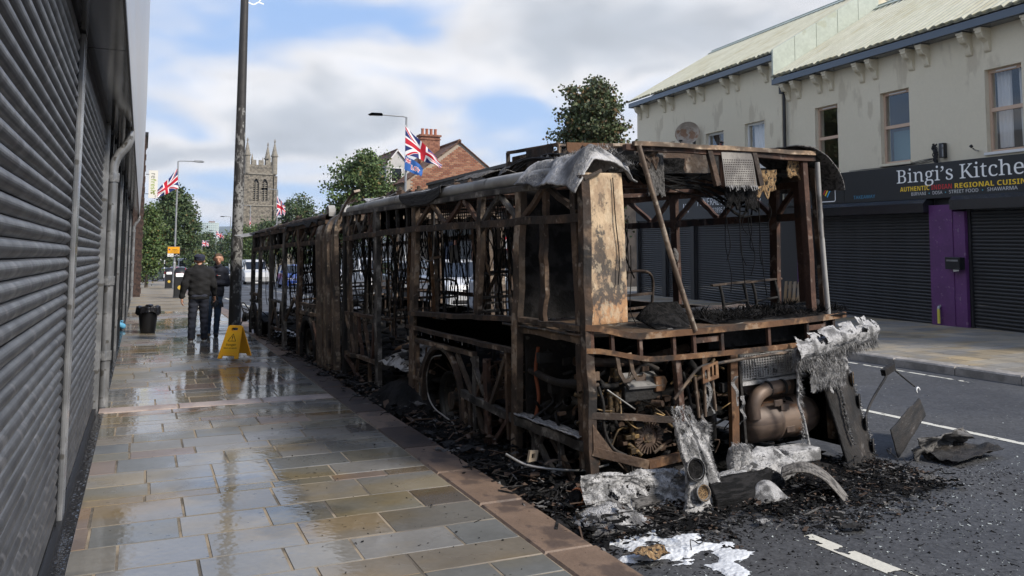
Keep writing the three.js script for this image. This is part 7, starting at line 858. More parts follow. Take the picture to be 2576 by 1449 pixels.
// hanging burnt insulation under the roof end
M.insul = std({ map: mottled(512, 0.4, [0.22, 0.13, 0.06], [0.42, 0.28, 0.14], 5, 6, 116, 1, 1, 0.35, 0.65, [0.03, 0.027, 0.025], 0.55, 0.66, 4), roughness: 0.95, bumpMap: T.speck, bumpScale: 0.012 });
function rag(x0, x1, y0, y1, z, m, sway = 0.04, tear = 0.05) { const s = rr(0, 50); return sheet((a, b) => { const t = (1 - b) * tear * 2 * (fbm3(a * 6 + s, 1, 2, 3) - 0.5) * 2; return [lerp(x0, x1, a) + sway * 0.4 * (fbm3(a * 2 + s, b * 3, 5, 2) - 0.5), lerp(y0, y1, b) + t, z + sway * 2 * (fbm3(a * 3 + s, b * 3, 1, 4) - 0.5)]; }, 18, 14, 0.012); }
for (const [x0, x1, y0, y1, z, m] of [[1.74, 1.98, 2.07, 2.28, -0.05, M.insul], [2.08, 2.30, 2.23, 2.39, 0.0, M.insul], [0.56, 0.72, 2.30, 2.40, 0.02, M.rust], [0.66, 0.82, 2.08, 2.40, -0.05, M.ash2 || (M.ash2 = std({ map: metalTex.ash, color: lin(0.30, 0.29, 0.28), roughness: 0.95, bumpMap: T.speck, bumpScale: 0.008 }))], [1.36, 1.56, 1.98, 2.16, 0.03, M.char], [1.60, 1.74, 1.96, 2.14, -0.02, M.char], [0.85, 1.15, 2.24, 2.38, -0.2, M.char], [1.9, 2.3, 2.2, 2.32, -0.3, M.char], [0.5, 0.9, 2.2, 2.42, -0.35, M.char], [1.0, 1.3, 2.25, 2.4, -0.5, M.redRust]]) bpart('torn_lining', rag(x0, x1, y0, y1, z, m), m);
const wire = (pts, r = 0.004, m = M.char) => bpart('cable', tube(pts, r, 18, 5), m);
for (const [x, y1, y0] of [[1.37, 2.1, 1.55], [1.38, 1.95, 1.3], [1.52, 2.1, 1.28], [1.53, 2.0, 1.5], [1.57, 2.1, 1.75], [1.62, 2.08, 1.42], [1.63, 1.9, 1.6], [1.72, 2.0, 1.5], [1.73, 2.05, 1.25], [1.83, 2.0, 1.8], [0.42, 1.9, 1.45], [0.44, 1.7, 1.1]]) wire([[x, y1, 0.0], [x + rr(-0.02, 0.02), lerp(y1, y0, 0.4), rr(-0.02, 0.02)], [x + rr(-0.03, 0.03), lerp(y1, y0, 0.8), rr(-0.02, 0.02)], [x + rr(-0.03, 0.03), y0, 0]], 0.0038);
for (let k = 0; k < 9; k++) wire([[0.45 + rr(0, 0.2), 2.3 + rr(-0.05, 0.05), -0.1], [0.9, 2.2 + rr(-0.08, 0.04), -0.12], [1.2 + rr(0, 0.3), 2.15 + rr(-0.1, 0.1), -0.1], [1.5 + rr(0, 0.3), 1.98 + rr(-0.1, 0.1), -0.05], [1.75, 2.15, -0.1]], rr(0.005, 0.011));
// glove-like remnant on the far pillar
bpart('melted_light', [lump(0.06, 2, 0.3, 0.7, 1.5, 0.6).translate(2.42, 1.55, -2.0)], M.ash2);
// ---------- engine bay ----------
bpart('radiator', boxc(1.47, 2.15, 0.59, 0.79, -0.12, -0.06), M.alloy); { const g = []; for (let k = 0; k <= 24; k++) g.push(boxc(1.475 + k * 0.028, 1.481 + k * 0.028, 0.60, 0.785, -0.062, -0.048)); for (let k = 0; k <= 9; k++) g.push(boxc(1.475, 2.147, 0.603 + k * 0.02, 0.608 + k * 0.02, -0.06, -0.05)); bpart('radiator_mesh', g, M.ash).userData.kind = 'stuff'; }
bpart('radiator_frame', boxc(1.45, 2.17, 0.555, 0.585, -0.14, -0.03), M.ash);
bpart('exhaust_silencer', lathe([[0, 0], [0.09, 0.005], [0.145, 0.04], [0.165, 0.10], [0.165, 0.30], [0.175, 0.31], [0.175, 0.335], [0.165, 0.345], [0.165, 0.52], [0.172, 0.53], [0.172, 0.55], [0.165, 0.56], [0.165, 0.66], [0.13, 0.76], [0.05, 0.80], [0, 0.80]], 32).rotateZ(-Math.PI / 2).translate(1.50, 0.245, -0.12), M.exhaust);
bpart('exhaust_silencer', lathe([[0, 0], [0.08, 0.01], [0.115, 0.05], [0.115, 0.4], [0.125, 0.41], [0.125, 0.43], [0.115, 0.44], [0.115, 0.62], [0.07, 0.70], [0, 0.71]], 28).rotateZ(-Math.PI / 2).translate(1.55, 0.49, -0.22), M.exhaust);
bpart('exhaust_pipe', tube([[1.55, 0.30, -0.0], [1.55, 0.40, 0.0], [1.60, 0.47, 0.0], [1.70, 0.505, -0.01], [1.85, 0.51, -0.03], [1.98, 0.505, -0.08]], 0.055, 30, 16), M.exhaust); for (const x of [1.72, 1.88]) bpart('exhaust_clamp', lathe([[0.056, -0.012], [0.063, -0.012], [0.063, 0.012], [0.056, 0.012]], 18).rotateZ(-Math.PI / 2).translate(x, 0.508, -0.02), M.soot);
for (const [x, y] of [[1.78, 0.40], [1.85, 0.36], [1.9, 0.18]]) bpart('exhaust_plate', rbox(0.09, 0.05, 0.012, 0.004, x, y, 0.035), M.exhaust);
bpart('fan_pulley', [lathe([[0.02, 0.0], [0.12, 0.0], [0.125, 0.02], [0.12, 0.04], [0.03, 0.045]], 28).rotateX(Math.PI / 2), ...Array.from({ length: 24 }, (_, k) => box(0.010, 0.05, 0.012, Math.cos(k / 24 * 6.283) * 0.095, Math.sin(k / 24 * 6.283) * 0.095, 0.05, 0, 0, k / 24 * 6.283 + Math.PI / 2))].map((g) => g.translate(0.54, 0.29, -0.06)), M.exhaust);
bpart('pulley_hub', lathe([[0, 0.06], [0.03, 0.055], [0.05, 0.04], [0.05, 0]], 18).rotateX(Math.PI / 2).translate(0.54, 0.29, -0.06), M.tan);
bpart('belt_wheel', [new THREE.TorusGeometry(0.20, 0.05, 10, 28).rotateY(Math.PI / 2).translate(0.30, 0.42, -0.62), cyl([0.22, 0.42, -0.62], [0.38, 0.42, -0.62], 0.1, 0.1, 20)], M.soot);
bpart('engine_block', [rbox(0.8, 0.42, 0.7, 0.03, 0.75, 0.32, -0.75), rbox(0.5, 0.2, 0.5, 0.03, 0.75, 0.58, -0.7), rbox(0.3, 0.3, 0.3, 0.03, 1.2, 0.25, -0.35)], M.soot);
bpart('battery_tray', rbox(0.34, 0.12, 0.2, 0.012, 0.5, 0.62, -0.10), M.soot); bpart('tray_lid', box(0.33, 0.02, 0.17, 0.52, 0.70, -0.05, 0.5, 0, -0.06), M.alloy);
for (const x of [0.20, 0.255]) { bpart('valve', [cyl([x, 0.5, 0.0], [x, 0.62, 0.0], 0.018, 0.02, 10), cyl([x, 0.62, 0], [x, 0.65, 0], 0.026, 0.02, 10), box(0.04, 0.03, 0.05, x, 0.53, 0)], M.brass || (M.brass = std({ map: mottled(256, 0.2, [0.05, 0.035, 0.02], [0.26, 0.17, 0.07], 5, 5, 117), roughness: 0.55, metalness: 0.5 }))); }
bpart('valve', [cyl([0.38, 0.30, 0.0], [0.38, 0.47, 0.0], 0.02, 0.018, 10), cyl([0.35, 0.40, 0], [0.47, 0.385, 0.0], 0.012), cyl([0.38, 0.44, 0], [0.38, 0.48, 0], 0.03, 0.026, 10)], M.brass);
bpart('bracket', [box(0.07, 0.06, 0.02, 0.08, 0.78, 0.0), cyl([0.06, 0.72, 0.01], [0.10, 0.72, 0.01], 0.014)], M.tan); bpart('bracket', [prism([[0, 0], [0.07, 0.0], [0.10, 0.06], [0.08, 0.10], [0, 0.10]], 0.02, 0.004).translate(0.60, 0.62, 0.0)], M.orangeRust);
for (const x of [0.22, 0.33]) bpart('hanger', sweep([V3(x, 0.93, 0.08), V3(x + 0.02, 0.8, 0.08), V3(x + 0.05, 0.74, 0.09), V3(x + 0.10, 0.74, 0.09), V3(x + 0.12, 0.77, 0.09)], flatSec(0.03, 0.012), V3(0, 0, 1)), M.tan);
for (const [pts, r, m] of [[[[0.1, 0.72, 0.0], [0.12, 0.6, 0.03], [0.13, 0.4, 0.02], [0.2, 0.26, 0.02], [0.3, 0.2, 0.03]], 0.012, M.soot], [[[0.15, 0.7, -0.05], [0.3, 0.68, -0.08], [0.45, 0.72, -0.1], [0.6, 0.8, -0.1], [0.68, 0.76, -0.05]], 0.02, M.soot], [[[0.16, 0.68, 0.03], [0.38, 0.52, 0.05]], 0.006, M.greyTube], [[[0.3, 0.45, 0.03], [0.4, 0.38, 0.04], [0.5, 0.40, 0.02]], 0.008, M.brass], [[[0.8, 0.75, 0.08], [0.86, 0.6, 0.06], [0.9, 0.4, 0.05]], 0.013, M.soot], [[[0.9, 0.7, 0.1], [0.93, 0.5, 0.1], [0.95, 0.36, 0.1]], 0.013, M.rust], [[[1.0, 0.8, -0.1], [1.1, 0.7, -0.12], [1.2, 0.5, -0.1], [1.22, 0.3, -0.1]], 0.03, M.soot], [[[0.1, 0.85, -0.3], [0.6, 0.8, -0.3], [1.2, 0.85, -0.35]], 0.035, M.rust], [[[0.08, 0.55, -0.4], [0.2, 0.5, -0.5], [0.25, 0.4, -0.8]], 0.04, M.soot], [[[0.08, 0.7, -0.2], [0.1, 0.66, -0.6], [0.1, 0.7, -1.0]], 0.03, M.soot], [[[0.1, 0.1, -0.3], [0.3, 0.14, -0.5], [0.5, 0.1, -0.4]], 0.05, M.soot]]) bpart('hose', tube(pts, r, 20, 8), m);
bpart('linkage_rod', tube([[0.62, 0.585, 0.20], [0.75, 0.70, 0.20], [0.87, 0.785, 0.19], [1.1, 0.80, 0.18], [1.78, 0.815, 0.17]], 0.012, 24, 8), M.tan); bpart('linkage_plate', shapeHoles([[0, 0], [0.15, 0.03], [0.15, 0.15], [0.0, 0.12]], [[[0.02, 0.03], [0.045, 0.035], [0.045, 0.10], [0.02, 0.095]], [[0.07, 0.04], [0.09, 0.045], [0.09, 0.12], [0.07, 0.115]], [[0.105, 0.045], [0.125, 0.05], [0.125, 0.13], [0.105, 0.125]]], 0.015).translate(0.88, 0.67, 0.2), M.orangeRust);
for (const [x0, x1, y0] of [[0.84, 0.87, 0.42], [0.93, 0.93, 0.42], [1.0, 1.03, 0.45]]) bpart('linkage_rod', tube([[x0, 0.72, 0.17], [x1, y0, 0.16]], 0.012, 4, 8), M.scaled);
{ const mk = (n, x0, x1, y0, y1, z0, z1) => { const g = []; for (let k = 0; k < n; k++) { const x = rr(x0, x1), y = rr(y0, y1), z = rr(z0, z1), s = rr(0.012, 0.05), q = rnd(); if (q < 0.3) g.push(rbox(s * rr(1, 3), s * rr(0.6, 2), s * rr(0.6, 2), 0.004, x, y, z, 1)); else if (q < 0.6) g.push(cyl([x, y, z], [x + rr(-0.1, 0.1), y + rr(-0.1, 0.1), z + rr(-0.1, 0.1)], s * 0.5, s * 0.5, 8)); else g.push(tube([[x, y, z], [x + rr(-0.1, 0.1), y + rr(-0.12, 0.05), z + rr(-0.06, 0.06)], [x + rr(-0.2, 0.2), y + rr(-0.2, 0.05), z + rr(-0.06, 0.06)]], rr(0.004, 0.014), 8, 5)); } return g; };
  bpart('engine_clutter', mk(170, 0.06, 1.3, 0.1, 0.84, -0.9, 0.02), M.soot).userData.kind = 'stuff'; bpart('engine_clutter', mk(90, 0.06, 1.3, 0.1, 0.84, -0.5, 0.04), M.rust).userData.kind = 'stuff'; bpart('engine_clutter', mk(40, 0.06, 1.25, 0.15, 0.8, -0.2, 0.05), M.brass).userData.kind = 'stuff'; bpart('engine_clutter', mk(60, 1.5, 2.4, 0.05, 0.85, -0.3, -0.1), M.soot).userData.kind = 'stuff'; bpart('underfloor_clutter', mk(130, 0.1, 0.5, 0.05, 0.8, -1.9, -1.1).concat(mk(90, 0.1, 0.6, 0.05, 0.6, -3.5, -1.9)), M.rust).userData.kind = 'stuff'; }
for (let k = 0; k < 6; k++) { const x = rr(0.85, 1.3), y = rr(0.5, 0.8); bpart('ash_strand', torn((a, b) => [x + (a - 0.5) * 0.04 * (1 - b * 0.6) + 0.012 * Math.sin(b * 7 + k), y - b * rr(0.001, 0.002) - b * 0.22, 0.12 + 0.06 * vn3(b * 4, k, 2)], 4, 14, (a, b) => vn3(a * 5 + k, b * 12, 3) > 0.8), M.ash); }
// ---------- inside: seats, poles, cables, rubble ----------
function seatFrame(u, v, turn, y = 0.32, m = M.soot) { const s = new THREE.Group(); s.name = 'seat_frame'; s.position.set(v, y, -u); s.rotation.y = turn; bus.add(s); mesh('seat_hoop', tube([[-0.26, 0.2, 0], [-0.27, 0.45, 0], [-0.26, 0.86, 0.05], [-0.18, 0.93, 0.06], [0.18, 0.93, 0.06], [0.26, 0.86, 0.05], [0.27, 0.45, 0], [0.26, 0.2, 0]], 0.016, 36, 7), m, s); mesh('seat_base', [bar([-0.26, 0.44, 0], [-0.26, 0.42, -0.4], 0.03, 0.03), bar([0.26, 0.44, 0], [0.26, 0.42, -0.4], 0.03, 0.03), bar([-0.27, 0.42, -0.4], [0.27, 0.42, -0.4], 0.03, 0.03), bar([-0.27, 0.7, 0.03], [0.27, 0.7, 0.03], 0.03, 0.012), bar([-0.27, 0.56, 0.02], [0.27, 0.56, 0.02], 0.025, 0.012), bar([-0.2, 0.42, -0.2], [-0.2, 0, -0.2], 0.03, 0.03), bar([0.2, 0.42, -0.2], [0.2, 0, -0.2], 0.03, 0.03)], m, s); return s; }
for (const [u, v, t, y] of [[1.7, 0.75, 0.2, 0.42], [2.5, 0.6, Math.PI, 0.5], [2.55, 1.1, 0.05, 0.45], [3.1, 2.0, 0, 0.4], [2.2, 2.0, 0.2, 0.45], [5.3, 0.7, 0.1, 0.35], [5.4, 1.9, 0, 0.35], [5.8, 1.3, 0.3, 0.3], [8.2, 0.8, 0, 0.4], [8.4, 1.9, 0, 0.4], [9.3, 2.0, 0, 0.35], [10.6, 0.7, 0, 0.35], [10.7, 2, 0, 0.35], [11.6, 1.9, 0, 0.3], [12.2, 0.9, Math.PI, 0.3]]) seatFrame(u, v, t, y, pick([M.soot, M.rust, M.soot]));
function rearSeat(v, u) { const s = new THREE.Group(); s.name = 'seat_frame'; s.position.set(v, 1.05, -u); bus.add(s); mesh('seat_rail', wbar([-0.22, 0.27, 0], [0.22, 0.285, 0], 0.02, 0.045, V3(0, 0, 1), 0.003, 4), M.tan, s); for (const x of [-0.12, 0.15]) mesh('seat_leg', tube([[x - 0.01, 0.27, 0], [x, 0.15, 0.02], [x + 0.005, 0.0, 0.02]], 0.014, 8, 7), M.soot, s); mesh('seat_crossbar', cyl([-0.12, 0.10, 0.02], [0.15, 0.12, 0.02], 0.011), M.soot, s); }
rearSeat(1.88, 0.55); rearSeat(2.32, 0.62);
for (const [u, v, m, r] of [[2.0, 1.2, M.redRust, 0.018], [2.9, 0.9, M.soot, 0.02], [3.0, 1.9, M.tan, 0.03], [3.5, 2.2, M.tan, 0.05], [3.8, 0.35, M.orangeRust, 0.022], [4.5, 0.4, M.orangeRust, 0.022], [4.2, 1.6, M.rust, 0.02], [5.2, 1.1, M.soot, 0.02], [5.5, 1.8, M.rust, 0.02], [6.5, 0.6, M.soot, 0.025], [7.8, 0.8, M.soot, 0.025], [8.3, 1.4, M.rust, 0.02], [9.2, 0.7, M.soot, 0.03], [9.6, 1.5, M.soot, 0.03], [10.4, 0.9, M.rust, 0.025], [11.2, 1.3, M.soot, 0.03], [11.7, 0.7, M.soot, 0.03], [12.4, 1.2, M.soot, 0.04], [3.3, 1.3, M.ash, 0.03], [2.2, 1.8, M.soot, 0.02], [1.9, 1.6, M.soot, 0.04], [3.45, 0.25, M.tan, 0.02]]) bpart('grab_pole', tube([P(u, 0.3, v), P(u + rr(-0.06, 0.06), 1.1, v + rr(-0.05, 0.05)), P(u + rr(-0.05, 0.05), rr(1.8, 2.15), v)], r, 12, 7), m);
for (const [a, b, r] of [[P(3.4, 0.5, 0.5), P(2.6, 1.6, 0.7), 0.02], [P(3.2, 0.4, 0.6), P(2.8, 1.3, 1.2), 0.018], [P(4.6, 0.5, 0.2), P(3.7, 0.85, 0.9), 0.024], [P(4.4, 0.34, 0.2), P(3.6, 0.6, 0.6), 0.03], [P(10.0, 0.5, 0.3), P(9.1, 1.2, 0.9), 0.03], [P(9.7, 0.9, 0.6), P(9.0, 0.5, 0.2), 0.03]]) bpart('fallen_rail', tube([a, V3(...a).lerp(V3(...b), 0.5).add(V3(0, 0.03, 0.03)), b], r, 10, 7), pick([M.rust, M.ash, M.orangeRust]));
// curtains of burnt wiring
{ const zones = [[1.2, 2.0, 0.15, 1.9, 40], [2.0, 3.3, 0.12, 1.95, 46], [3.7, 4.6, 0.08, 1.95, 50], [4.8, 6.1, 0.1, 1.9, 80], [6.4, 7.2, 0.1, 2.0, 36], [7.4, 8.7, 0.1, 1.85, 70], [8.9, 11, 0.1, 1.8, 90], [11, 12.7, 0.1, 1.75, 70]]; for (const [u0, u1, v0, y1, n] of zones) { const g = []; for (let k = 0; k < n; k++) { const u = rr(u0, u1), v = rr(v0, v0 + 1.2), y = y1 + rr(-0.1, 0.25), L = rr(0.3, 1.3); const pts = [V3(v, y, -u)]; let x = v, z = -u; for (let q = 1; q <= 5; q++) { x += rr(-0.05, 0.05); z += rr(-0.05, 0.05); pts.push(V3(x, y - L * q / 5 + rr(-0.02, 0.02), z)); } g.push(flat(new THREE.TubeGeometry(new THREE.CatmullRomCurve3(pts), 8, rr(0.003, 0.008), 4))); } bpart('wiring', g, M.char).userData.kind = 'stuff'; } }
// sagging strips of lining and cable tray along the roof edge, and ragged scraps standing on the roof
for (let k = 0; k < 26; k++) { const u = pick([rr(0.1, 3.3), rr(3.5, 6.0), rr(7.3, 12.5)]), y = u > 7 ? 1.84 - (u - 7) * 0.02 : 1.93, L = rr(0.15, 0.6), w = rr(0.02, 0.07), v = rr(0.06, 0.5); bpart('hanging_strip', torn((a, b) => [v + 0.05 * Math.sin(b * 3 + k) + 0.02 * a, y + 0.1 - b * L, -u + (a - 0.5) * w * (1 - 0.5 * b) + 0.05 * (vn3(b * 3, k, 4) - 0.5)], 4, 16, (a, b) => vn3(a * 4 + k, b * 9, 6) > 0.82, w, L), pick([M.char, M.soot, M.ash2, M.rust])); }
for (let k = 0; k < 24; k++) { const u = pick([rr(0.8, 6.0), rr(7.3, 12.6)]), u7 = u > 7, y = u7 ? 2.2 - (u - 7) * 0.02 : 2.28, s = rr(0.06, 0.22), v = rr(0.05, 0.9); bpart('roof_scrap', torn((a, b) => [v + (b - 0.5) * s * 0.8 + 0.03 * Math.sin(a * 5), y + s * 0.55 * b * (0.5 + vn3(a * 4, k, 2)) + 0.05 * vn3(a * 5, b * 5, k), -u + (a - 0.5) * s * 2], 12, 8, (a, b) => fbm3(a * 5 + k, b * 5, 3, 2) > 0.62, s * 2, s), pick([M.ash, M.ash2, M.soot, M.rust])); }
// bundle of wires hanging beside the second window
bpart('cable_bundle', Array.from({ length: 24 }, () => { const x = rr(0.5, 0.62), z = -rr(1.28, 1.40); return tube([[x, 2.0, z], [x + rr(-0.04, 0.04), 1.7, z + rr(-0.05, 0.05)], [x + rr(-0.05, 0.05), 1.45, z + rr(-0.06, 0.06)], [x + rr(-0.06, 0.06), rr(1.25, 1.4), z + rr(-0.06, 0.06)]], 0.005, 12, 4); }), M.soot).userData.kind = 'stuff';
bpart('hanging_bracket', wbar(P(3.0, 1.62, 0.16), P(3.3, 1.6, 0.16), 0.03, 0.03, NX, 0.004, 3), M.tan); bpart('loop_wire', tube([P(2.95, 2.1, 0.08), P(2.93, 1.9, 0.06), P(3.0, 1.6, 0.06), P(3.15, 1.58, 0.06), P(3.35, 1.62, 0.08)], 0.009, 20, 6), M.greyTube);
for (const [u, v, y, r, m] of [[3.9, 1.3, 1.55, 0.1, M.tan], [4.35, 0.9, 1.62, 0.09, M.greyTube]]) bpart('melted_box', rbox(r * 1.4, r * 2.4, r, 0.02, v, y, -u), m);
// heaps of rubble and ash on the floor
function heap(u0, u1, v0, v1, y, n, smin, smax, m, name = 'rubble') { const g = []; for (let k = 0; k < n; k++) { const s = rr(smin, smax), u = rr(u0, u1), v = rr(v0, v1); const q = rnd(); const h = y * (1 - ((u - (u0 + u1) / 2) / (u1 - u0)) ** 2 * 2) * (1 - ((v - (v0 + v1) / 2) / (v1 - v0)) ** 2 * 2); const e = q < 0.5 ? lump(s, 0, 0.5, 1, 0.6, 1.2) : q < 0.8 ? box(s * 2.4, s * 0.2, s * rr(0.6, 1.6), 0, 0, 0, rr(-0.8, 0.8), rr(0, 3), rr(-0.8, 0.8)) : bar([-s * 2, 0, 0], [s * 2, s * rr(-1, 1), 0], s * 0.2, s * 0.2); g.push(e.rotateY(rr(0, 6)).translate(v, 0.32 + rr(0, Math.max(0.02, h)), -u)); } bpart(name, g, m).userData.kind = 'stuff'; }
heap(3.6, 4.7, 0.05, 1.4, 0.5, 170, 0.02, 0.07, M.soot); heap(3.6, 4.7, 0.02, 1.2, 0.28, 90, 0.02, 0.06, M.ash2); heap(4.8, 6.2, 0.2, 2.3, 0.4, 160, 0.02, 0.07, M.soot); heap(1.3, 3.4, 0.3, 2.3, 0.5, 200, 0.02, 0.07, M.char); heap(7.4, 12.8, 0.2, 2.3, 0.5, 320, 0.03, 0.09, M.soot); heap(9, 10, 0.05, 1.2, 0.5, 70, 0.02, 0.06, M.ash2); heap(0.05, 1.2, 0.1, 2.3, 0.2, 260, 0.02, 0.08, M.char);
bpart('ash_drift', sheet((a, b) => [0.0 + b * 1.1, 0.33 + 0.36 * Math.sin(Math.PI * b) * Math.sin(Math.PI * a) + 0.08 * fbm3(a * 8, b * 8, 6, 4), -(3.68 + a * 0.98)], 40, 40, 0.01), M.ash);
// ---------- roof top wreckage ----------
const ac = new THREE.Group(); ac.name = 'roof_unit'; bus.add(ac);
for (const [w, h, d, x, y, z, m] of [[0.5, 0.30, 0.55, 0.95, 2.43, -1.62, M.rust], [0.62, 0.36, 0.5, 1.5, 2.44, -1.75, M.tan], [0.45, 0.22, 0.8, 1.95, 2.38, -1.8, M.soot], [0.4, 0.33, 0.42, 0.92, 2.45, -2.2, M.tan], [0.8, 0.18, 0.5, 1.4, 2.36, -2.4, M.soot], [0.7, 0.2, 0.6, 1.3, 2.37, -0.8, M.rust], [0.35, 0.26, 0.35, 1.75, 2.4, -0.7, M.soot]]) mesh('housing', rbox(w, h, d, 0.012, x, y, z), m, ac);
for (const [p0, p1] of [[[0.66, 2.3, -1.35], [0.66, 2.62, -1.35]], [[0.66, 2.62, -1.35], [0.7, 2.66, -2.45]], [[0.7, 2.3, -2.45], [0.7, 2.66, -2.45]], [[0.66, 2.46, -1.35], [0.7, 2.48, -2.45]], [[0.66, 2.6, -1.35], [1.9, 2.63, -1.3]], [[0.7, 2.3, -1.9], [0.69, 2.63, -1.9]], [[1.9, 2.3, -1.3], [1.9, 2.63, -1.3]]]) mesh('unit_frame', wbar(p0, p1, 0.04, 0.04, V3(1, 0.1, 0), 0.006, 5), M.tan, ac);
mesh('mounting_plate', box(0.02, 0.30, 0.5, 0.65, 2.48, -1.7), M.rust, ac); mesh('mounting_plate', box(0.5, 0.32, 0.02, 0.95, 2.47, -1.29), M.orangeRust, ac);
for (const z of [-1.62, -1.5]) mesh('terminal', cyl([0.62, 2.52, z], [0.66, 2.52, z], 0.022, 0.022, 10), M.ash, ac);
mesh('grille', box(0.02, 0.14, 0.5, 0.88, 2.45, -0.75), M.soot, ac);
for (const [x, z, r] of [[0.7, -2.45, 0.03], [0.66, -1.3, 0.025], [0.7, -1.05, 0.03]]) mesh('stub_post', tube([[x, 2.3, z], [x, 2.5, z], [x + 0.03, 2.56, z + 0.02]], r, 10, 7), M.rust, ac);
for (let k = 0; k < 10; k++) mesh('hose', tube([[0.35 + rr(0, 0.3), 2.31, -0.35 - rr(0, 0.4)], [0.5 + rr(0, 0.2), 2.40 + rr(0, 0.08), -0.9], [0.6 + rr(0, 0.1), 2.44 + rr(0, 0.1), -1.3 + rr(-0.1, 0.1)], [0.65, 2.52, -1.7 - rr(0, 0.6)], [0.6 + rr(-0.1, 0.2), 2.34, -2.4 - rr(0, 0.4)]], rr(0.006, 0.014), 24, 5), M.soot, ac);
function blanket(f, nu, nv, m, name, us = 2, vs = 2) { return bpart(name, sheet(f, nu, nv, 0.012, us, vs), m); }
M.ashGrey = std({ map: colorTex(512, 0.9, (u, v) => { const a = tf(u, v, 5, 6, 121), b = tf(u, v, 40, 3, 122, 1, 3); let c = 0.12 + 0.42 * sstep(0.32, 0.66, a) * (0.6 + 0.6 * b); return [c, c * 0.985, c * 0.97]; }), roughness: 0.95, bumpMap: greyTex(512, 0.5, (u, v) => tf(u, v, 20, 4, 123, 3, 1)), bumpScale: 0.012 });
blanket((a, b) => { const v = lerp(-0.07, 0.50, b), u = lerp(0.85, -0.06, a), hump = 2.31 + 0.13 * Math.sin(Math.PI * clamp(b * 1.1)) * (0.55 + 0.45 * a) - 0.17 * Math.max(0, 0.32 - b) * 3 * (0.5 + 0.5 * a) - 0.16 * sstep(0.86, 1.0, a) * (0.4 + 0.6 * b); return [v + 0.05 * (fbm3(u * 6, b * 3, 8, 3) - 0.5), hump + 0.10 * (fbm3(u * 6, v * 7, 2, 5) - 0.5) + 0.03 * Math.sin(u * 16 + v * 8) * b, -u + 0.05 * (fbm3(v * 8, a * 3, 5, 3) - 0.5)]; }, 70, 60, M.ashGrey, 'insulation_blanket', 0.9, 0.7);
bpart('blanket_fibres', fuzz(3200, () => { const a = rnd(), b = rnd(), v = lerp(-0.05, 0.50, b), u = lerp(0.8, -0.05, a); return [[v, 2.30 + 0.13 * Math.sin(Math.PI * clamp(b * 1.1)) * (0.55 + 0.45 * a) - 0.17 * Math.max(0, 0.32 - b) * 3 * (0.5 + 0.5 * a), -u], [0, 0.8, 0.2]]; }, 0.01, 0.05, 0.0018), M.ashGrey).userData.kind = 'stuff';
blanket((a, b) => { const v = 2.10 + 0.52 * Math.sin(b * Math.PI / 2), u = lerp(0.65, -0.10, a); return [v, 2.17 + 0.31 * Math.cos(b * Math.PI / 2 * 1.12) + 0.05 * (fbm3(u * 6, v * 6, 8, 4) - 0.5), -u]; }, 30, 34, M.ash2, 'insulation_blanket');
blanket((a, b) => { const u = lerp(3.75, 2.55, a), drop = 0.17 * b * (0.4 + 0.6 * Math.sin(Math.PI * a) ** 0.5); return [0.14 - 0.15 * sstep(0, 0.3, b), 2.335 - drop + 0.035 * (fbm3(u * 7, b * 3, 4, 4) - 0.5), -u]; }, 50, 16, M.cloth || (M.cloth = std({ map: mottled(256, 0.6, [0.012, 0.012, 0.013], [0.05, 0.049, 0.048], 5, 5, 124), roughness: 0.95, bumpMap: T.speck, bumpScale: 0.006 })), 'draped_cloth');
blanket((a, b) => { const u = lerp(2.35, 1.75, a); return [lerp(0.05, 0.5, b), 2.33 + 0.07 * Math.sin(b * 3) + 0.05 * fbm3(u * 6, b * 4, 3, 4), -u]; }, 30, 16, M.ash2, 'roof_flap');
blanket((a, b) => { const u = lerp(5.6, 4.2, a); return [lerp(0.1, 1.2, b), 2.30 + 0.10 * fbm3(u * 4, b * 5, 9, 4), -u]; }, 40, 30, M.ash, 'roof_flap');
blanket((a, b) => { const u = lerp(10.3, 8.0, a); return [lerp(0.02, 1.6, b), 2.18 - (u - 7) * 0.02 + 0.22 * fbm3(u * 2.5, b * 5, 19, 4) * Math.sin(Math.PI * b), -u]; }, 60, 30, M.ash, 'roof_flap');
blanket((a, b) => { const u = lerp(9.6, 7.4, a); return [0.0 - 0.02 * b, 2.2 - (u - 7) * 0.02 - 0.16 * b * fbm3(u * 3, 3, 2, 3), -u]; }, 50, 8, M.cloth, 'draped_cloth');
blanket((a, b) => { const u = lerp(13.2, 11.6, a); return [lerp(0.0, 1.7, b), 2.09 + 0.2 * Math.sin(Math.PI * b) * (0.5 + 0.5 * vn3(a * 4, b * 3, 2)), -u]; }, 30, 24, M.soot, 'roof_flap');
{ const g = []; for (let k = 0; k < 90; k++) { const u = pick([rr(3.0, 6.0), rr(7.2, 12.6)]), v = rr(0.12, 1.4), y = u > 7 ? 2.2 - (u - 7) * 0.02 : 2.29; const s = rr(0.02, 0.07); const q = rnd(); g.push((q < 0.4 ? lump(s, 0, 0.5, 1, 0.9, 1.4) : q < 0.7 ? box(s * 2, s * 1.4, s * 1.2, 0, 0, 0, rr(-0.5, 0.5), rr(0, 3), rr(-0.5, 0.5)) : bar([-s * 2, 0, 0], [s * 2, s * 1.2, s], s * 0.25, s * 0.25)).translate(v, y + s * 0.5, -u)); } bpart('roof_debris', g, M.rust).userData.kind = 'stuff'; }
for (const [u, v] of [[4.6, 0.3], [4.35, 0.45], [3.35, 0.5], [3.1, 0.55]]) bpart('roof_fitting', [rbox(0.08, 0.12, 0.09, 0.01, v, 2.36, -u), cyl([v, 2.4, -u], [v, 2.46, -u], 0.03, 0.02, 8)], M.rust);
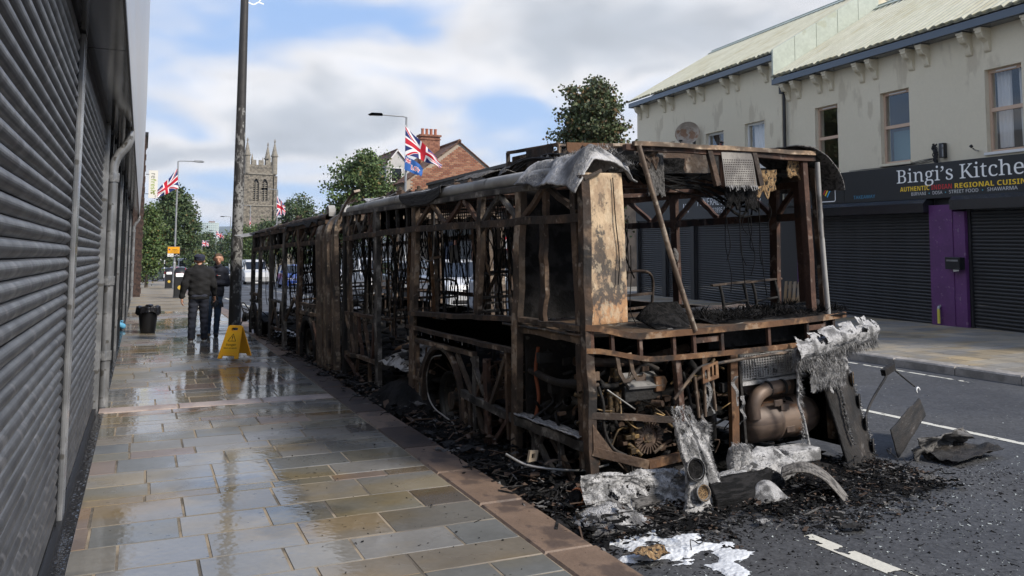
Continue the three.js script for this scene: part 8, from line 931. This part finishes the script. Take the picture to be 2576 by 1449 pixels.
bpart('torn_sheet', sheet((a, b) => [lerp(-0.25, 0.15, b), 2.0 + 0.06 * a + 0.05 * b, -(12.7 + a * 0.9)], 10, 6, 0.008), M.greyTube);
// black hair-like remains on the rear deck
function fuzz(n, f, L0, L1, w = 0.004, up = 1, droop = 0.3) { const pos = []; for (let k = 0; k < n; k++) { const [p, nrm] = f(); const d = V3(nrm[0] + rr(-0.7, 0.7), nrm[1] * up + rr(-0.5, 0.5), nrm[2] + rr(-0.7, 0.7)).normalize(), L = rr(L0, L1), s = V3(rr(-1, 1), rr(-1, 1), rr(-1, 1)).cross(d).normalize().multiplyScalar(w * rr(0.6, 1.4)), a = V3(...p), m = a.clone().addScaledVector(d, L * 0.55).add(V3(0, -droop * L * 0.1, 0)), t = a.clone().addScaledVector(d, L).add(V3(0, -droop * L * 0.5, 0)), s2 = s.clone().cross(d).normalize().multiplyScalar(w * 0.8); const A = a.clone().add(s), B = a.clone().sub(s), C = a.clone().add(s2), mA = m.clone().addScaledVector(s, 0.6), mB = m.clone().addScaledVector(s, -0.6); for (const v of [A, B, mB, A, mB, mA, mA, mB, t, A, C, t]) pos.push(v.x, v.y, v.z); } const g = new THREE.BufferGeometry(); g.setAttribute('position', new THREE.Float32BufferAttribute(pos, 3)); g.computeVertexNormals(); return metric(g); }
bpart('charred_fibre', [fuzz(2600, () => { const v = rr(1.2, 2.58), z = rr(-0.5, 0.1); return [[v, 1.05 + 0.09 * fbm3(v * 5, z * 6, 2, 3), z], [0, 0.5, 0.2]]; }, 0.03, 0.11, 0.004), sheet((a, b) => { const v = lerp(1.15, 2.55, a), z = lerp(-0.6, 0.10, b); return [v, 1.05 + 0.13 * Math.sin(Math.PI * b) * fbm3(v * 4, z * 5, 6, 4), z]; }, 50, 30, 0.01)], M.char).userData.kind = 'stuff';
bpart('charred_panel', [sheet((a, b) => [lerp(0.62, 0.92, a) + b * 0.06, 1.06 + 0.17 * Math.sin(Math.PI * (0.1 + 0.62 * a)) * b + 0.01, lerp(0.05, -0.32, b)], 16, 14, 0.012)], M.char); bpart('charred_panel', sheet((a, b) => [lerp(0.88, 1.04, a), 1.05 + 0.18 * (1 - b), -0.3 + 0.2 * b + 0.05 * a], 10, 10, 0.012), M.char);
{ const g = []; for (let k = 0; k < 70; k++) { const s = rr(0.008, 0.03); g.push(lump(s, 0, 0.5, 1.3, 0.5, 1).translate(rr(0.4, 2.4), 1.06, rr(-0.5, 0.08))); } bpart('shelf_debris', g, M.ash2).userData.kind = 'stuff'; }
// white ash-clad arm at the right-hand corner
bpart('ash_arm', [torn((a, b) => { const v = lerp(1.80, 2.72, a), w = 0.5 + 0.8 * fbm3(a * 5, 1, 3, 3); return [v, 0.80 + 0.11 * a + (b - 0.45) * (0.20 + 0.12 * a) * w + 0.05 * (fbm3(a * 9, b * 6, 3, 4) - 0.5), 0.16 + 0.10 * Math.sin(Math.PI * b) + 0.05 * fbm3(a * 6, b * 3, 7, 3)]; }, 90, 30, (a, b) => fbm3(a * 22, b * 3, 2, 3) + Math.abs(b - 0.5) * 0.6 > 0.78, 1.4, 0.6), torn((a, b) => { const v = lerp(1.86, 2.7, a); return [v, 0.79 + 0.11 * a + (b - 0.5) * 0.13, 0.10 + 0.05 * Math.sin(b * 3) + 0.05 * fbm3(a * 6, b * 4, 9, 3)]; }, 50, 10, () => false), fuzz(5200, () => { const a = rnd(), v = lerp(1.8, 2.72, a); return [[v, 0.72 + 0.12 * a + rr(-0.03, 0.13), 0.18 + rr(0, 0.07)], [0.15, -1.0, 0.25]]; }, 0.02, 0.075, 0.0016)], M.ash);
bpart('ash_drip', [torn((a, b) => [lerp(1.95, 2.34, a) + 0.03 * Math.sin(b * 6), 0.76 - b * 0.34, 0.19 + 0.06 * fbm3(a * 6, b * 6, 5, 3)], 40, 30, (a, b) => b > 0.25 + 0.75 * fbm3(a * 9, 2, 4, 3) * 1.25 - 0.12, 0.5, 0.4), fuzz(1600, () => { const a = rnd(); return [[lerp(1.95, 2.34, a), 0.72 - rr(0, 0.2), 0.23], [0, -0.9, 0.2]]; }, 0.012, 0.05, 0.0016)], M.ash);
bpart('ash_rope', [tube([[1.82, 0.80, 0.2], [1.84, 0.6, 0.2], [1.83, 0.42, 0.2], [1.88, 0.28, 0.2], [1.9, 0.08, 0.22]], 0.011, 24, 7), fuzz(420, () => { const y = rr(0.08, 0.8); return [[1.85 + rr(-0.02, 0.02), y, 0.21], [0, -0.4, 0.4]]; }, 0.01, 0.035, 0.002)], M.ash);
// ================= debris on the ground =================
function scatter(n, f, smin, smax, y = 0.0) { const g = []; for (let k = 0; k < n; k++) { const r = f(); if (!r) continue; const [x, z, hgt] = r, s = rr(smin, smax) * (rnd() < 0.1 ? 1.8 : 1), q = rnd(); let e; if (q < 0.36) e = new THREE.TetrahedronGeometry(s * 0.9).scale(1.5, 0.55, 1); else if (q < 0.72) e = box(s * 2.2, s * 0.16, s * rr(0.5, 1.5), 0, 0, 0, rr(-0.5, 0.5), 0, rr(-0.5, 0.5)); else if (q < 0.86) e = box(s * 4.5, s * 0.22, s * 0.3, 0, 0, 0, 0, 0, rr(-0.3, 0.3)); else e = new THREE.OctahedronGeometry(s * 0.7).scale(1, 0.7, 1.3); g.push(clean(metric(e.rotateY(rr(0, 6.3)))).translate(x, ROAD + y + s * 0.2 + (hgt || 0), z)); } return merge(g); }
const bankH = (x, z) => { const t = clamp((x - 2.38) / 0.35); return 0.10 * sstep(0, 1, t) * (0.4 + fbm3(x * 3, z * 2.5, 4, 3)); };
const leftBank = () => { const z = -4.2 - 13.5 * Math.pow(rnd(), 0.85), x = 2.36 + Math.abs(rr(-1, 1) * rr(0, 1)) * 0.75 + (z > -6 ? 0.0 : 0); return [x - (z < -7 ? (-z - 7) * 0.012 : 0), z, bankH(x, z) + rr(0, 0.04)]; };
const rearBank = () => { let x, e; for (let t = 0; t < 4; t++) { [x, e] = rearTry(); if (fbm3(x * 2.2, 3, e * 2.6, 3) > 0.47) break; } return [x, e - 0.12 * rr(0, 3), 0.07 * rnd() * sstep(-4.3, -5.0, e) * (0.4 + fbm3(x * 3, 5, e * 3, 3))]; };
function rearTry() { const x = 2.5 + 3.1 * Math.pow(rnd(), 1.15), e = -5.0 + 0.95 * Math.pow(rnd(), 1.6) * (1.1 - 0.25 * Math.abs(x - 4) / 1.6); return [x, e]; }
M.shardSoot = std({ map: metalTex.soot, roughness: 0.6, color: lin(1.3, 1.3, 1.3) });
function stuff(name, label, cat, g, m) { const o = mesh(name, g, m, scene); return tag(o, label, cat, null, 'stuff'); }
stuff('charred_rubble', 'black charred rubble banked along the kerb and under the bus', 'rubble', merge([scatter(6500, leftBank, 0.004, 0.024), scatter(900, leftBank, 0.02, 0.05), scatter(7000, rearBank, 0.002, 0.013), scatter(160, rearBank, 0.015, 0.035), scatter(4200, () => { const x = rr(2.5, 5.6), z = rr(-5.5, -4.42); return [x, z, 0.03 * rnd() + 0.03 * fbm3(x * 5, z * 5, 3, 4)]; }, 0.003, 0.02), scatter(1500, () => [rr(2.7, 5.4), rr(-17, -5.2), rr(0, 0.06)], 0.02, 0.06)]), M.char);
stuff('brown_rubble', 'brown burnt fragments among the black rubble', 'rubble', merge([scatter(900, leftBank, 0.008, 0.035, 0.012), scatter(420, rearBank, 0.004, 0.016, 0.008), scatter(420, () => [rr(2.5, 5.6), rr(-5.4, -4.45), 0.05], 0.004, 0.016)]), M.rust);
stuff('grey_rubble', 'grey ash flakes scattered over the rubble', 'rubble', merge([scatter(420, leftBank, 0.008, 0.03, 0.02), scatter(420, rearBank, 0.005, 0.022, 0.012), scatter(300, () => [rr(2.5, 5.6), rr(-5.3, -4.45), 0.05], 0.003, 0.012)]), M.ash2);
stuff('glass_crumbs', 'tiny glass and ash crumbs strewn on the road behind the bus', 'crumbs', merge([scatter(2600, () => { const r = Math.pow(rnd(), 1.5); return [2.6 + rr(0, 5.2), -4.6 + r * 2.4 + rr(-0.6, 0.2)]; }, 0.002, 0.0065), scatter(500, () => [rr(5, 10), rr(-9, -3)], 0.002, 0.006)]), std({ color: lin(0.42, 0.45, 0.43), roughness: 0.35 }));
stuff('dark_crumbs', 'fine black debris strewn over the road behind the bus', 'crumbs', merge([scatter(5200, () => { const r = Math.pow(rnd(), 2.2); return [2.5 + 4 * Math.pow(rnd(), 1.3), -4.75 + r * 2.0 + rr(-0.5, 0.15)]; }, 0.002, 0.009), scatter(260, () => [rr(0.9, 2.4), rr(-9, -3.8) , 0.062], 0.002, 0.008)]), M.char);
stuff('rubble_bed', 'bed of wet black ash under the burnt bus', 'ash', sheet((a, b) => { const z = lerp(-18, -4.45, a), x = lerp(2.42, 5.5, b); const edge = Math.min(1, Math.min(b * 9, (1 - a) * 30, a * 6, (1 - b) * 9)) * (a > 0.94 ? sstep(0.30, 0.55, fbm3(x * 4, 8, z * 4, 3)) : 1); return [x + 0.1 * (vn3(z * 3, b * 3, 2) - 0.5) - Math.max(0, -z - 7) * 0.014, ROAD - 0.012 + edge * (0.014 + 0.05 * fbm3(x * 5, z * 5, 3, 5) + 0.03 * (fbm3(x * 28, z * 28, 6, 2) - 0.4)), z + (b - 0.5) * 0.1 + 0.12 * (vn3(x * 4, 2, 1) - 0.5)]; }, 420, 110, 0), M.char);
{ // wires, torn sheets and strips in the rubble
  const g = [], g2 = [], g3 = []; for (let k = 0; k < 150; k++) { const [x, z, h] = k % 3 ? leftBank() : rearBank(); const pts = [[x, ROAD + 0.03 + h, z]]; for (let q = 0; q < 4; q++) { const l = pts[pts.length - 1]; pts.push([l[0] + rr(-0.1, 0.12), ROAD + 0.02 + h + rr(0, 0.06), l[2] + rr(-0.12, 0.12)]); } g.push(tube(pts, rr(0.002, 0.006), 12, 4)); }
  for (let k = 0; k < 150; k++) { const [x, z, h] = k % 3 ? leftBank() : rearBank(); const s = rr(0.02, k % 3 ? 0.10 : 0.06), r = rr(0, 6); (k % 4 ? g2 : g3).push(torn((a, b) => [(a - 0.5) * s * 2, s * 0.7 * fbm3(a * 3 + k, b * 3, 2, 3), (b - 0.5) * s * 1.3], 7, 6, (a, b) => vn3(a * 4 + k, b * 4, 7) > 0.75, s * 2, s * 1.3).rotateY(r).translate(x, ROAD + 0.015 + h, z)); }
  stuff('rubble_wires', 'burnt wires tangled in the rubble by the bus', 'wires', merge(g), M.soot); stuff('rubble_scraps', 'crumpled black sheet scraps in the rubble by the bus', 'scraps', merge(g2), M.soot); stuff('ash_scraps', 'crumpled grey ash scraps in the rubble by the bus', 'scraps', merge(g3), M.ash2);
}
// foam
function foamPatch(label, cx, cz, rx, rz, rot, h) { const n = 210, pos = []; const H = (x, z) => { const c = Math.cos(rot), s = Math.sin(rot), u = (x * c + z * s) / rx, v = (-x * s + z * c) / rz; return 0.36 - (u * u + v * v) * 0.42 + (fbm3((cx + x) * 7, (cz + z) * 11, 3, 6) - 0.5) * 2.3 + (fbm3((cx + x) * 30, (cz + z) * 40, 8, 3) - 0.5) * 0.5; }; const R = Math.max(rx, rz) * 1.25, st = 2 * R / n; const P = (i, j) => { const x = -R + i * st, z = -R + j * st, q = H(x, z); return [cx + x, ROAD + 0.004 + h * (1 - Math.exp(-Math.max(0, q) * 3.2)) * (0.75 + 0.5 * vn3(x * 60, z * 60, 4)), cz + z, q]; }; for (let j = 0; j < n; j++) for (let i = 0; i < n; i++) { const a = P(i, j), b = P(i + 1, j), c = P(i + 1, j + 1), d = P(i, j + 1); if (Math.max(a[3], b[3], c[3], d[3]) < 0) continue; for (const t of [[a, c, b], [a, d, c]]) for (const v of t) pos.push(v[0], v[1], v[2]); } const g = new THREE.BufferGeometry(); g.setAttribute('position', new THREE.Float32BufferAttribute(pos, 3)); g.computeVertexNormals(); return stuff('extinguisher_foam', label, 'foam', metric(g), M.foam || (M.foam = phys({ color: lin(0.60, 0.62, 0.64), roughness: 0.45, bumpMap: T.speck, bumpScale: 0.004 }))); }
foamPatch('large patch of white foam beside the kerb', 2.78, -4.30, 0.36, 0.20, 0.1, 0.02); foamPatch('smaller patch of white foam further out on the road', 3.08, -3.95, 0.26, 0.10, -0.9, 0.012);
// pieces fallen off the bus
const W2 = (u, y, v) => bus.localToWorld(V3(v, y, -u));
bus.updateMatrixWorld(true);
function fallen(name, label, cat) { const o = thing(name, label, cat, [2.94, 0, -5.31], 0.0605); o.rotation.z = 0.0; return o; }
{
  const b = fallen('fallen_bumper', 'fallen rear bumper corner caked in white ash, with two empty lamp holes', 'bumper');
  const cf = (a, q) => { const w = a - 0.5, wd = lerp(0.34, 0.13, Math.pow(q, 0.8)) * (0.85 + 0.35 * fbm3(q * 6, a > 0.5 ? 3 : 8, 1, 3)); return [0.44 + w * wd + 0.05 * (1 - q) + 0.035 * Math.sin(q * 4), lerp(-0.06, 0.62, q) + 0.03 * (fbm3(a * 6, q * 3, 4, 3) - 0.5), 0.66 - 0.17 * q + 0.02 * Math.cos(w * 3) + 0.03 * (fbm3(a * 7, q * 11, 2, 4) - 0.5) - 0.02 * Math.exp(-((a - 0.62) ** 2) * 900)]; };
  mesh('lamp_column', [torn(cf, 40, 90, (a, q) => (q > 0.8 && fbm3(a * 8, q * 16, 2, 3) > 0.60 - (q - 0.8) * 0.8) || (q < 0.1 && fbm3(a * 7, q * 20, 5, 3) > 0.66), 0.35, 0.8), sheet((a, q) => { const p = cf(a, q * 0.85); return [p[0], p[1], p[2] - 0.02]; }, 16, 30, 0.02), fuzz(3600, () => { const q = Math.pow(rnd(), 0.8), a = rnd() < 0.5 ? rnd() : pick([0.02, 0.98]); return [cf(a, q), [(a - 0.5) * 1.2, 0, 0.35]]; }, 0.006, 0.022, 0.0015)], M.ash, b);
  for (const [x, y, z, r, m] of [[0.425, 0.235, 0.625, 0.062, M.char], [0.455, 0.09, 0.66, 0.045, M.insul]]) { const l = mesh('lamp_hole', [lathe([[0, -0.01], [r * 0.6, -0.012], [r, 0.0], [r * 1.05, 0.012], [r * 1.25, 0.004]], 22).rotateX(Math.PI / 2 - 0.2).translate(x, y, z + 0.012)], m, b); mesh('lamp_ring', new THREE.TorusGeometry(r * 1.12, 0.009, 6, 24).rotateX(-0.2).translate(x, y, z + 0.012), M.ash, l); }
  mesh('bumper_bar', sheet((a, q) => { const x = lerp(0.54, 1.60, a); return [x, -0.05 + 0.20 * q * (1 - 0.45 * a) + 0.025 * fbm3(a * 8, q * 3, 3, 3), 0.70 - 0.40 * a * a - 0.12 * q + 0.04 * Math.sin(q * 3)]; }, 60, 18, 0.03), M.char, b);
  mesh('ash_crust', [fuzz(700, () => { const a = rnd(), x = lerp(0.58, 1.3, a); return [[x, 0.10 - 0.04 * a + rr(-0.02, 0.03), 0.55 - 0.40 * a * a], [0, 0.7, 0.3]]; }, 0.01, 0.035, 0.004), sheet((a, q) => [lerp(0.58, 1.35, a), 0.085 - 0.03 * a + 0.05 * fbm3(a * 9, q * 4, 4, 4), lerp(0.46, 0.60, q) - 0.42 * a * a], 40, 8, 0.02)], M.ash, b);
  for (const [x, y0, y1, z] of [[0.76, 0.2, 0.46, 0.30], [1.0, -0.02, 0.30, 0.36], [1.16, 0.0, 0.26, 0.28]]) mesh('ash_stump', [lump(0.07, 2, 0.5, 0.7, (y1 - y0) * 7, 0.7).translate(x, (y0 + y1) / 2, z), fuzz(800, () => [[x + rr(-0.05, 0.05), rr(y0, y1), z + 0.03], [0, 0.0, 0.4]], 0.012, 0.045, 0.002)], M.ash, b);
  mesh('ash_mass', [lump(0.2, 3, 0.55, 1.2, 0.7, 0.7).translate(1.38, 0.06, 0.28), fuzz(700, () => [[1.38 + rr(-0.22, 0.22), 0.06 + rr(-0.06, 0.12), 0.36 + rr(-0.1, 0.08)], [0, 0.4, 0.5]], 0.01, 0.035, 0.002)], M.ash, b); mesh('ash_block', rbox(0.34, 0.1, 0.2, 0.02, 1.72, 0.12, 0.25), M.ash, b);
}
{ const g = fallen('fallen_mudguard', 'curved grey ribbed mudguard lying on the road beyond the bumper', 'mudguard'); mesh('shell', sheet((a, q) => { const t = a, cxx = lerp(1.30, 1.62, t) , z = lerp(0.52, 0.86, t) + (q - 0.5) * 0.0, y = 0.12 + 0.10 * Math.sin(Math.PI * Math.min(1, t * 1.1) * 0.75) - 0.26 * t * t; return [cxx + (q - 0.5) * 0.24 * 0.8, y - 0.03 * (q - 0.5) ** 2 * 4, z - (q - 0.5) * 0.24 * 0.7]; }, 40, 12, 0.012), std({ map: metalTex.ash, color: lin(0.55, 0.52, 0.48), roughness: 0.9, bumpMap: greyTex(64, 0.02, (u, v) => 0.5 + 0.5 * Math.sin(u * 6.283)), bumpScale: 0.004 }), g); }
{ const g = fallen('fallen_side_panel', 'tall charred rear corner panel with round lamp sockets leaning at the right of the bus', 'panel'); const f = (a, q) => [lerp(2.08, 2.54, a) + 0.10 * (1 - q) - 0.02 * q + 0.05, lerp(-0.08, 0.80, q), 0.12 + 0.20 * (1 - q) - 0.12 * a * a + 0.02 * (fbm3(a * 4, q * 8, 6, 3) - 0.5)]; mesh('panel', sheet(f, 24, 46, 0.02), M.soot, g); for (let k = 0; k < 4; k++) { const p = f(0.93, 0.18 + k * 0.2); const s = mesh('lamp_socket', lathe([[0, -0.02], [0.035, -0.015], [0.052, 0.0], [0.06, 0.01], [0.052, 0.016]], 18).rotateX(Math.PI / 2).rotateY(0.7).translate(p[0], p[1], p[2] + 0.012), k === 3 ? M.insul : M.char, g); mesh('socket_rim', new THREE.TorusGeometry(0.055, 0.006, 5, 20).rotateY(0.7).translate(p[0], p[1], p[2] + 0.02), M.ash2, s); } mesh('ash_crust', [fuzz(800, () => { const q = rr(0.25, 0.8); const p = f(0.22 + 0.1 * vn3(q * 6, 1, 2), q); return [[p[0], p[1], p[2] + 0.02], [0, 0.1, 0.6]]; }, 0.008, 0.03, 0.004), fuzz(300, () => { const p = f(rr(0.85, 1), rr(0.1, 1)); return [[p[0], p[1], p[2] + 0.02], [0.3, 0.1, 0.4]]; }, 0.006, 0.02, 0.004)], M.ash, g).userData.kind = 'stuff'; }
{ const g = thing('torn_flap', 'curled charred panel with a bent wiper arm lying on the road right of the bus', 'panel', [5.85, ROAD, -5.25], 0.15); mesh('flap', sheet((a, q) => [lerp(0.0, 0.98, a), 0.0 + 0.20 * a + q * (0.22 - 0.07 * a) + 0.03 * fbm3(a * 5, q * 4, 1, 3), -0.35 * a - 0.06 * q], 30, 14, 0.012), M.soot, g); mesh('tattered_sheet', rag(0.05, 0.8, 0.0, 0.20, 0.1, M.ash2, 0.2, 0.06), M.ash2, g); mesh('crumpled_sheet', sheet((a, q) => [lerp(0.15, 0.85, a), 0.01 + 0.10 * fbm3(a * 5, q * 5, 8, 4), lerp(0.05, 0.42, q)], 20, 14, 0.006), M.soot, g); mesh('wiper_arm', [tube([[-0.25, 0.12, -0.2], [0.2, 0.36, -0.4], [0.62, 0.58, -0.5]], 0.012, 12, 6), box(0.16, 0.06, 0.05, 0.68, 0.63, -0.52, 0, 0, 0.3), tube([[0.75, 0.64, -0.52], [0.86, 0.56, -0.5], [0.98, 0.46, -0.45]], 0.008, 8, 5)], M.soot, g); mesh('white_clip', new THREE.TorusGeometry(0.025, 0.008, 6, 12, 4).translate(0.98, 0.43, -0.42), M.white, g); }
function mat3(name, label, f, nu, nv, m, fz, mask) { const o = thing(name, label, 'insulation'); mesh('mat', [mask ? torn(f, nu * 2, nv * 2, mask, 1.2, 0.6) : sheet(f, nu, nv, 0.02), ...(fz ? [fuzz(fz, () => { const a = rnd(), b = rnd(), p = f(a, b); return [p, [0, 0.6, 0.2]]; }, 0.006, 0.022, 0.0018)] : [])], m, o); return o; }
mat3('insulation_mat', 'grey ash-covered insulation mat lying flat beside the kerb', (a, b) => { const x = lerp(2.52, 3.0, a), z = lerp(-4.55, -5.05, b); return [x + 0.05 * (vn3(b * 5, 1, 3) - 0.5), ROAD + 0.02 + 0.10 * Math.sin(Math.PI * a) * Math.sin(Math.PI * Math.min(1, b * 1.2)) + 0.025 * fbm3(x * 12, z * 12, 2, 3), z + 0.06 * (vn3(a * 5, 4, 3) - 0.5)]; }, 50, 40, M.ashGrey, 1200);
mat3('insulation_drape', 'furry white ash-covered sheet hanging below the rear of the bus', (a, b) => { const x = lerp(2.66, 3.5, a); return [x, lerp(0.22, -0.06, b) - 0.03 * a + 0.05 * (fbm3(x * 6, b * 4, 9, 3) - 0.5) - 0.09 * Math.max(0, Math.sin(a * 9 - 4.2)) * b, -5.0 + 0.16 * b + 0.10 * fbm3(x * 7, b * 6, 3, 4)]; }, 60, 20, M.ash, 3000, (a, b) => b > 0.42 + 0.62 * fbm3(a * 9, 1, 6, 3) + 0.1 * fbm3(a * 40, b * 20, 1, 2) - 0.02 || fbm3(a * 12, b * 6, 9, 3) > 0.68);
mat3('insulation_strip', 'white ash strip trailing across the rubble behind the bus', (a, b) => { const x = lerp(3.0, 3.75, a); return [x, ROAD + 0.04 + 0.05 * Math.sin(Math.PI * b) + 0.02 * fbm3(x * 9, b * 9, 3, 3), -4.86 - 0.22 * a + (b - 0.5) * 0.10]; }, 40, 10, M.ash2, 500);
mat3('insulation_tuft', 'small furry grey tuft on the road behind the bumper', (a, b) => [4.02 + (a - 0.5) * 0.26, ROAD + 0.02 + 0.11 * Math.sin(Math.PI * a) * Math.sin(Math.PI * b), -4.75 + (b - 0.5) * 0.18], 20, 14, M.ashGrey, 600);
{ const o = thing('orange_bellows', 'burnt orange corrugated hose end lying by the kerb', 'hose', [2.72, ROAD + 0.10, -5.02], 0.4); const pr = [[0.02, -0.07]]; for (let k = 0; k < 5; k++) pr.push([0.058, -0.065 + k * 0.028], [0.064, -0.055 + k * 0.028], [0.052, -0.044 + k * 0.028]); mesh('bellows', lathe(pr, 20).rotateZ(1.2), std({ map: mottled(256, 0.15, [0.20, 0.06, 0.02], [0.45, 0.15, 0.045], 5, 5, 171), roughness: 0.8 }), o); mesh('sleeve', cyl([-0.08, 0.03, 0], [0.06, -0.02, 0], 0.045, 0.045, 14), M.char, o); }
{ const o = thing('hose_stub', 'short rusty ribbed hose stub lying below the fallen bumper', 'hose', [4.16, ROAD + 0.05, -4.98], 0.3); const pr = []; for (let k = 0; k < 6; k++) pr.push([0.05, -0.06 + k * 0.025], [0.058, -0.05 + k * 0.025], [0.05, -0.04 + k * 0.025]); mesh('hose', lathe(pr, 18).rotateX(1.0), M.tan, o); mesh('coil', lathe([[0.02, -0.05], [0.028, -0.03], [0.02, -0.01], [0.028, 0.01], [0.02, 0.03], [0.028, 0.05]], 10).rotateZ(1.4).translate(0.09, -0.02, 0.05), M.orangeRust, o); }
{ const o = thing('metal_trim', 'pale bent metal trim with a square latch, lying by the bus corner', 'trim', [2.62, 0.1, -5.55], 0.3); mesh('strip', tube([[-0.05, 0.09, -0.25], [0.02, 0.03, -0.12], [0.15, 0.0, 0.0], [0.38, -0.03, 0.1], [0.62, -0.02, 0.15]], 0.010, 24, 6), M.alloy, o); mesh('latch', shapeHoles([[0, 0], [0.08, 0], [0.1, 0.07], [0.02, 0.08]], [[[0.03, 0.02], [0.065, 0.02], [0.07, 0.055], [0.035, 0.055]]], 0.02).translate(0.02, 0.05, -0.1), std({ color: lin(0.42, 0.34, 0.24), roughness: 0.7 }), o); mesh('tongue', sheet((a, b) => [lerp(0.12, 0.5, a), 0.03 + 0.02 * Math.sin(a * 7), lerp(-0.03, 0.02, b)], 16, 2, 0.004), M.tan, o); }
{ const o = thing('bellows_mat', 'crumpled black rubber bellows slumped in the bus doorway', 'rubber mat', [2.98, 0, -8.9], 0.12); mesh('rubber', sheet((a, b) => { const x = lerp(-0.52, 0.5, b), z = lerp(-0.95, 0.55, a); return [x, ROAD + 0.02 + 0.34 * Math.pow(Math.sin(Math.PI * Math.min(1, b * 1.05)), 0.8) * Math.pow(Math.sin(Math.PI * a), 0.55) * (0.75 + 0.4 * fbm3(a * 4, b * 4, 3, 3)) + 0.012 * Math.sin(b * 60), z + 0.08 * vn3(b * 4, 2, 2)]; }, 50, 40, 0.012), M.char, o); }
for (const [x, z, s, lab, m] of [[2.66, -4.12, 0.09, 'crumpled brown cloth scrap in the foam', M.insul], [5.45, -4.62, 0.07, 'grey crumpled cap-like scrap right of the mudguard', M.ash2], [2.5, -6.9, 0.06, 'pale scrap of paper on the rubble by the wheel', M.ash], [3.65, -4.35, 0.035, 'small pale scrap on the road behind the bus', M.ash]]) { const o = mesh('scrap', sheet((a, b) => [x + (a - 0.5) * s * 2, ROAD + 0.02 + s * 0.8 * fbm3(a * 4 + x, b * 4, 2, 3), z + (b - 0.5) * s * 1.6], 12, 10, 0.004), m, scene); tag(o, lab, 'scrap'); }
{ const o = thing('twisted_seat_frame', 'twisted burnt wire seat frame by the far lamp post', 'seat frame', [2.15, 0.0, -20.4], 0.3); mesh('frame', [tube([[0, 0.02, 0], [0.05, 0.25, 0.05], [0.0, 0.5, 0.0], [0.1, 0.52, -0.1], [0.35, 0.25, -0.15], [0.5, 0.2, -0.2], [0.45, 0.02, -0.1], [0.2, 0.2, 0]], 0.014, 50, 6), tube([[0.05, 0.4, 0.0], [0.25, 0.3, 0.1], [0.45, 0.18, 0.0], [0.2, 0.05, 0.2]], 0.012, 30, 6), tube([[0.1, 0.2, 0.1], [0.3, 0.42, -0.05], [0.5, 0.3, -0.1]], 0.012, 20, 6)], M.soot, o); mesh('rag', lump(0.1, 2, 0.5).translate(0.12, 0.2, 0), M.char, o); }
renderer.render(scene, camera);
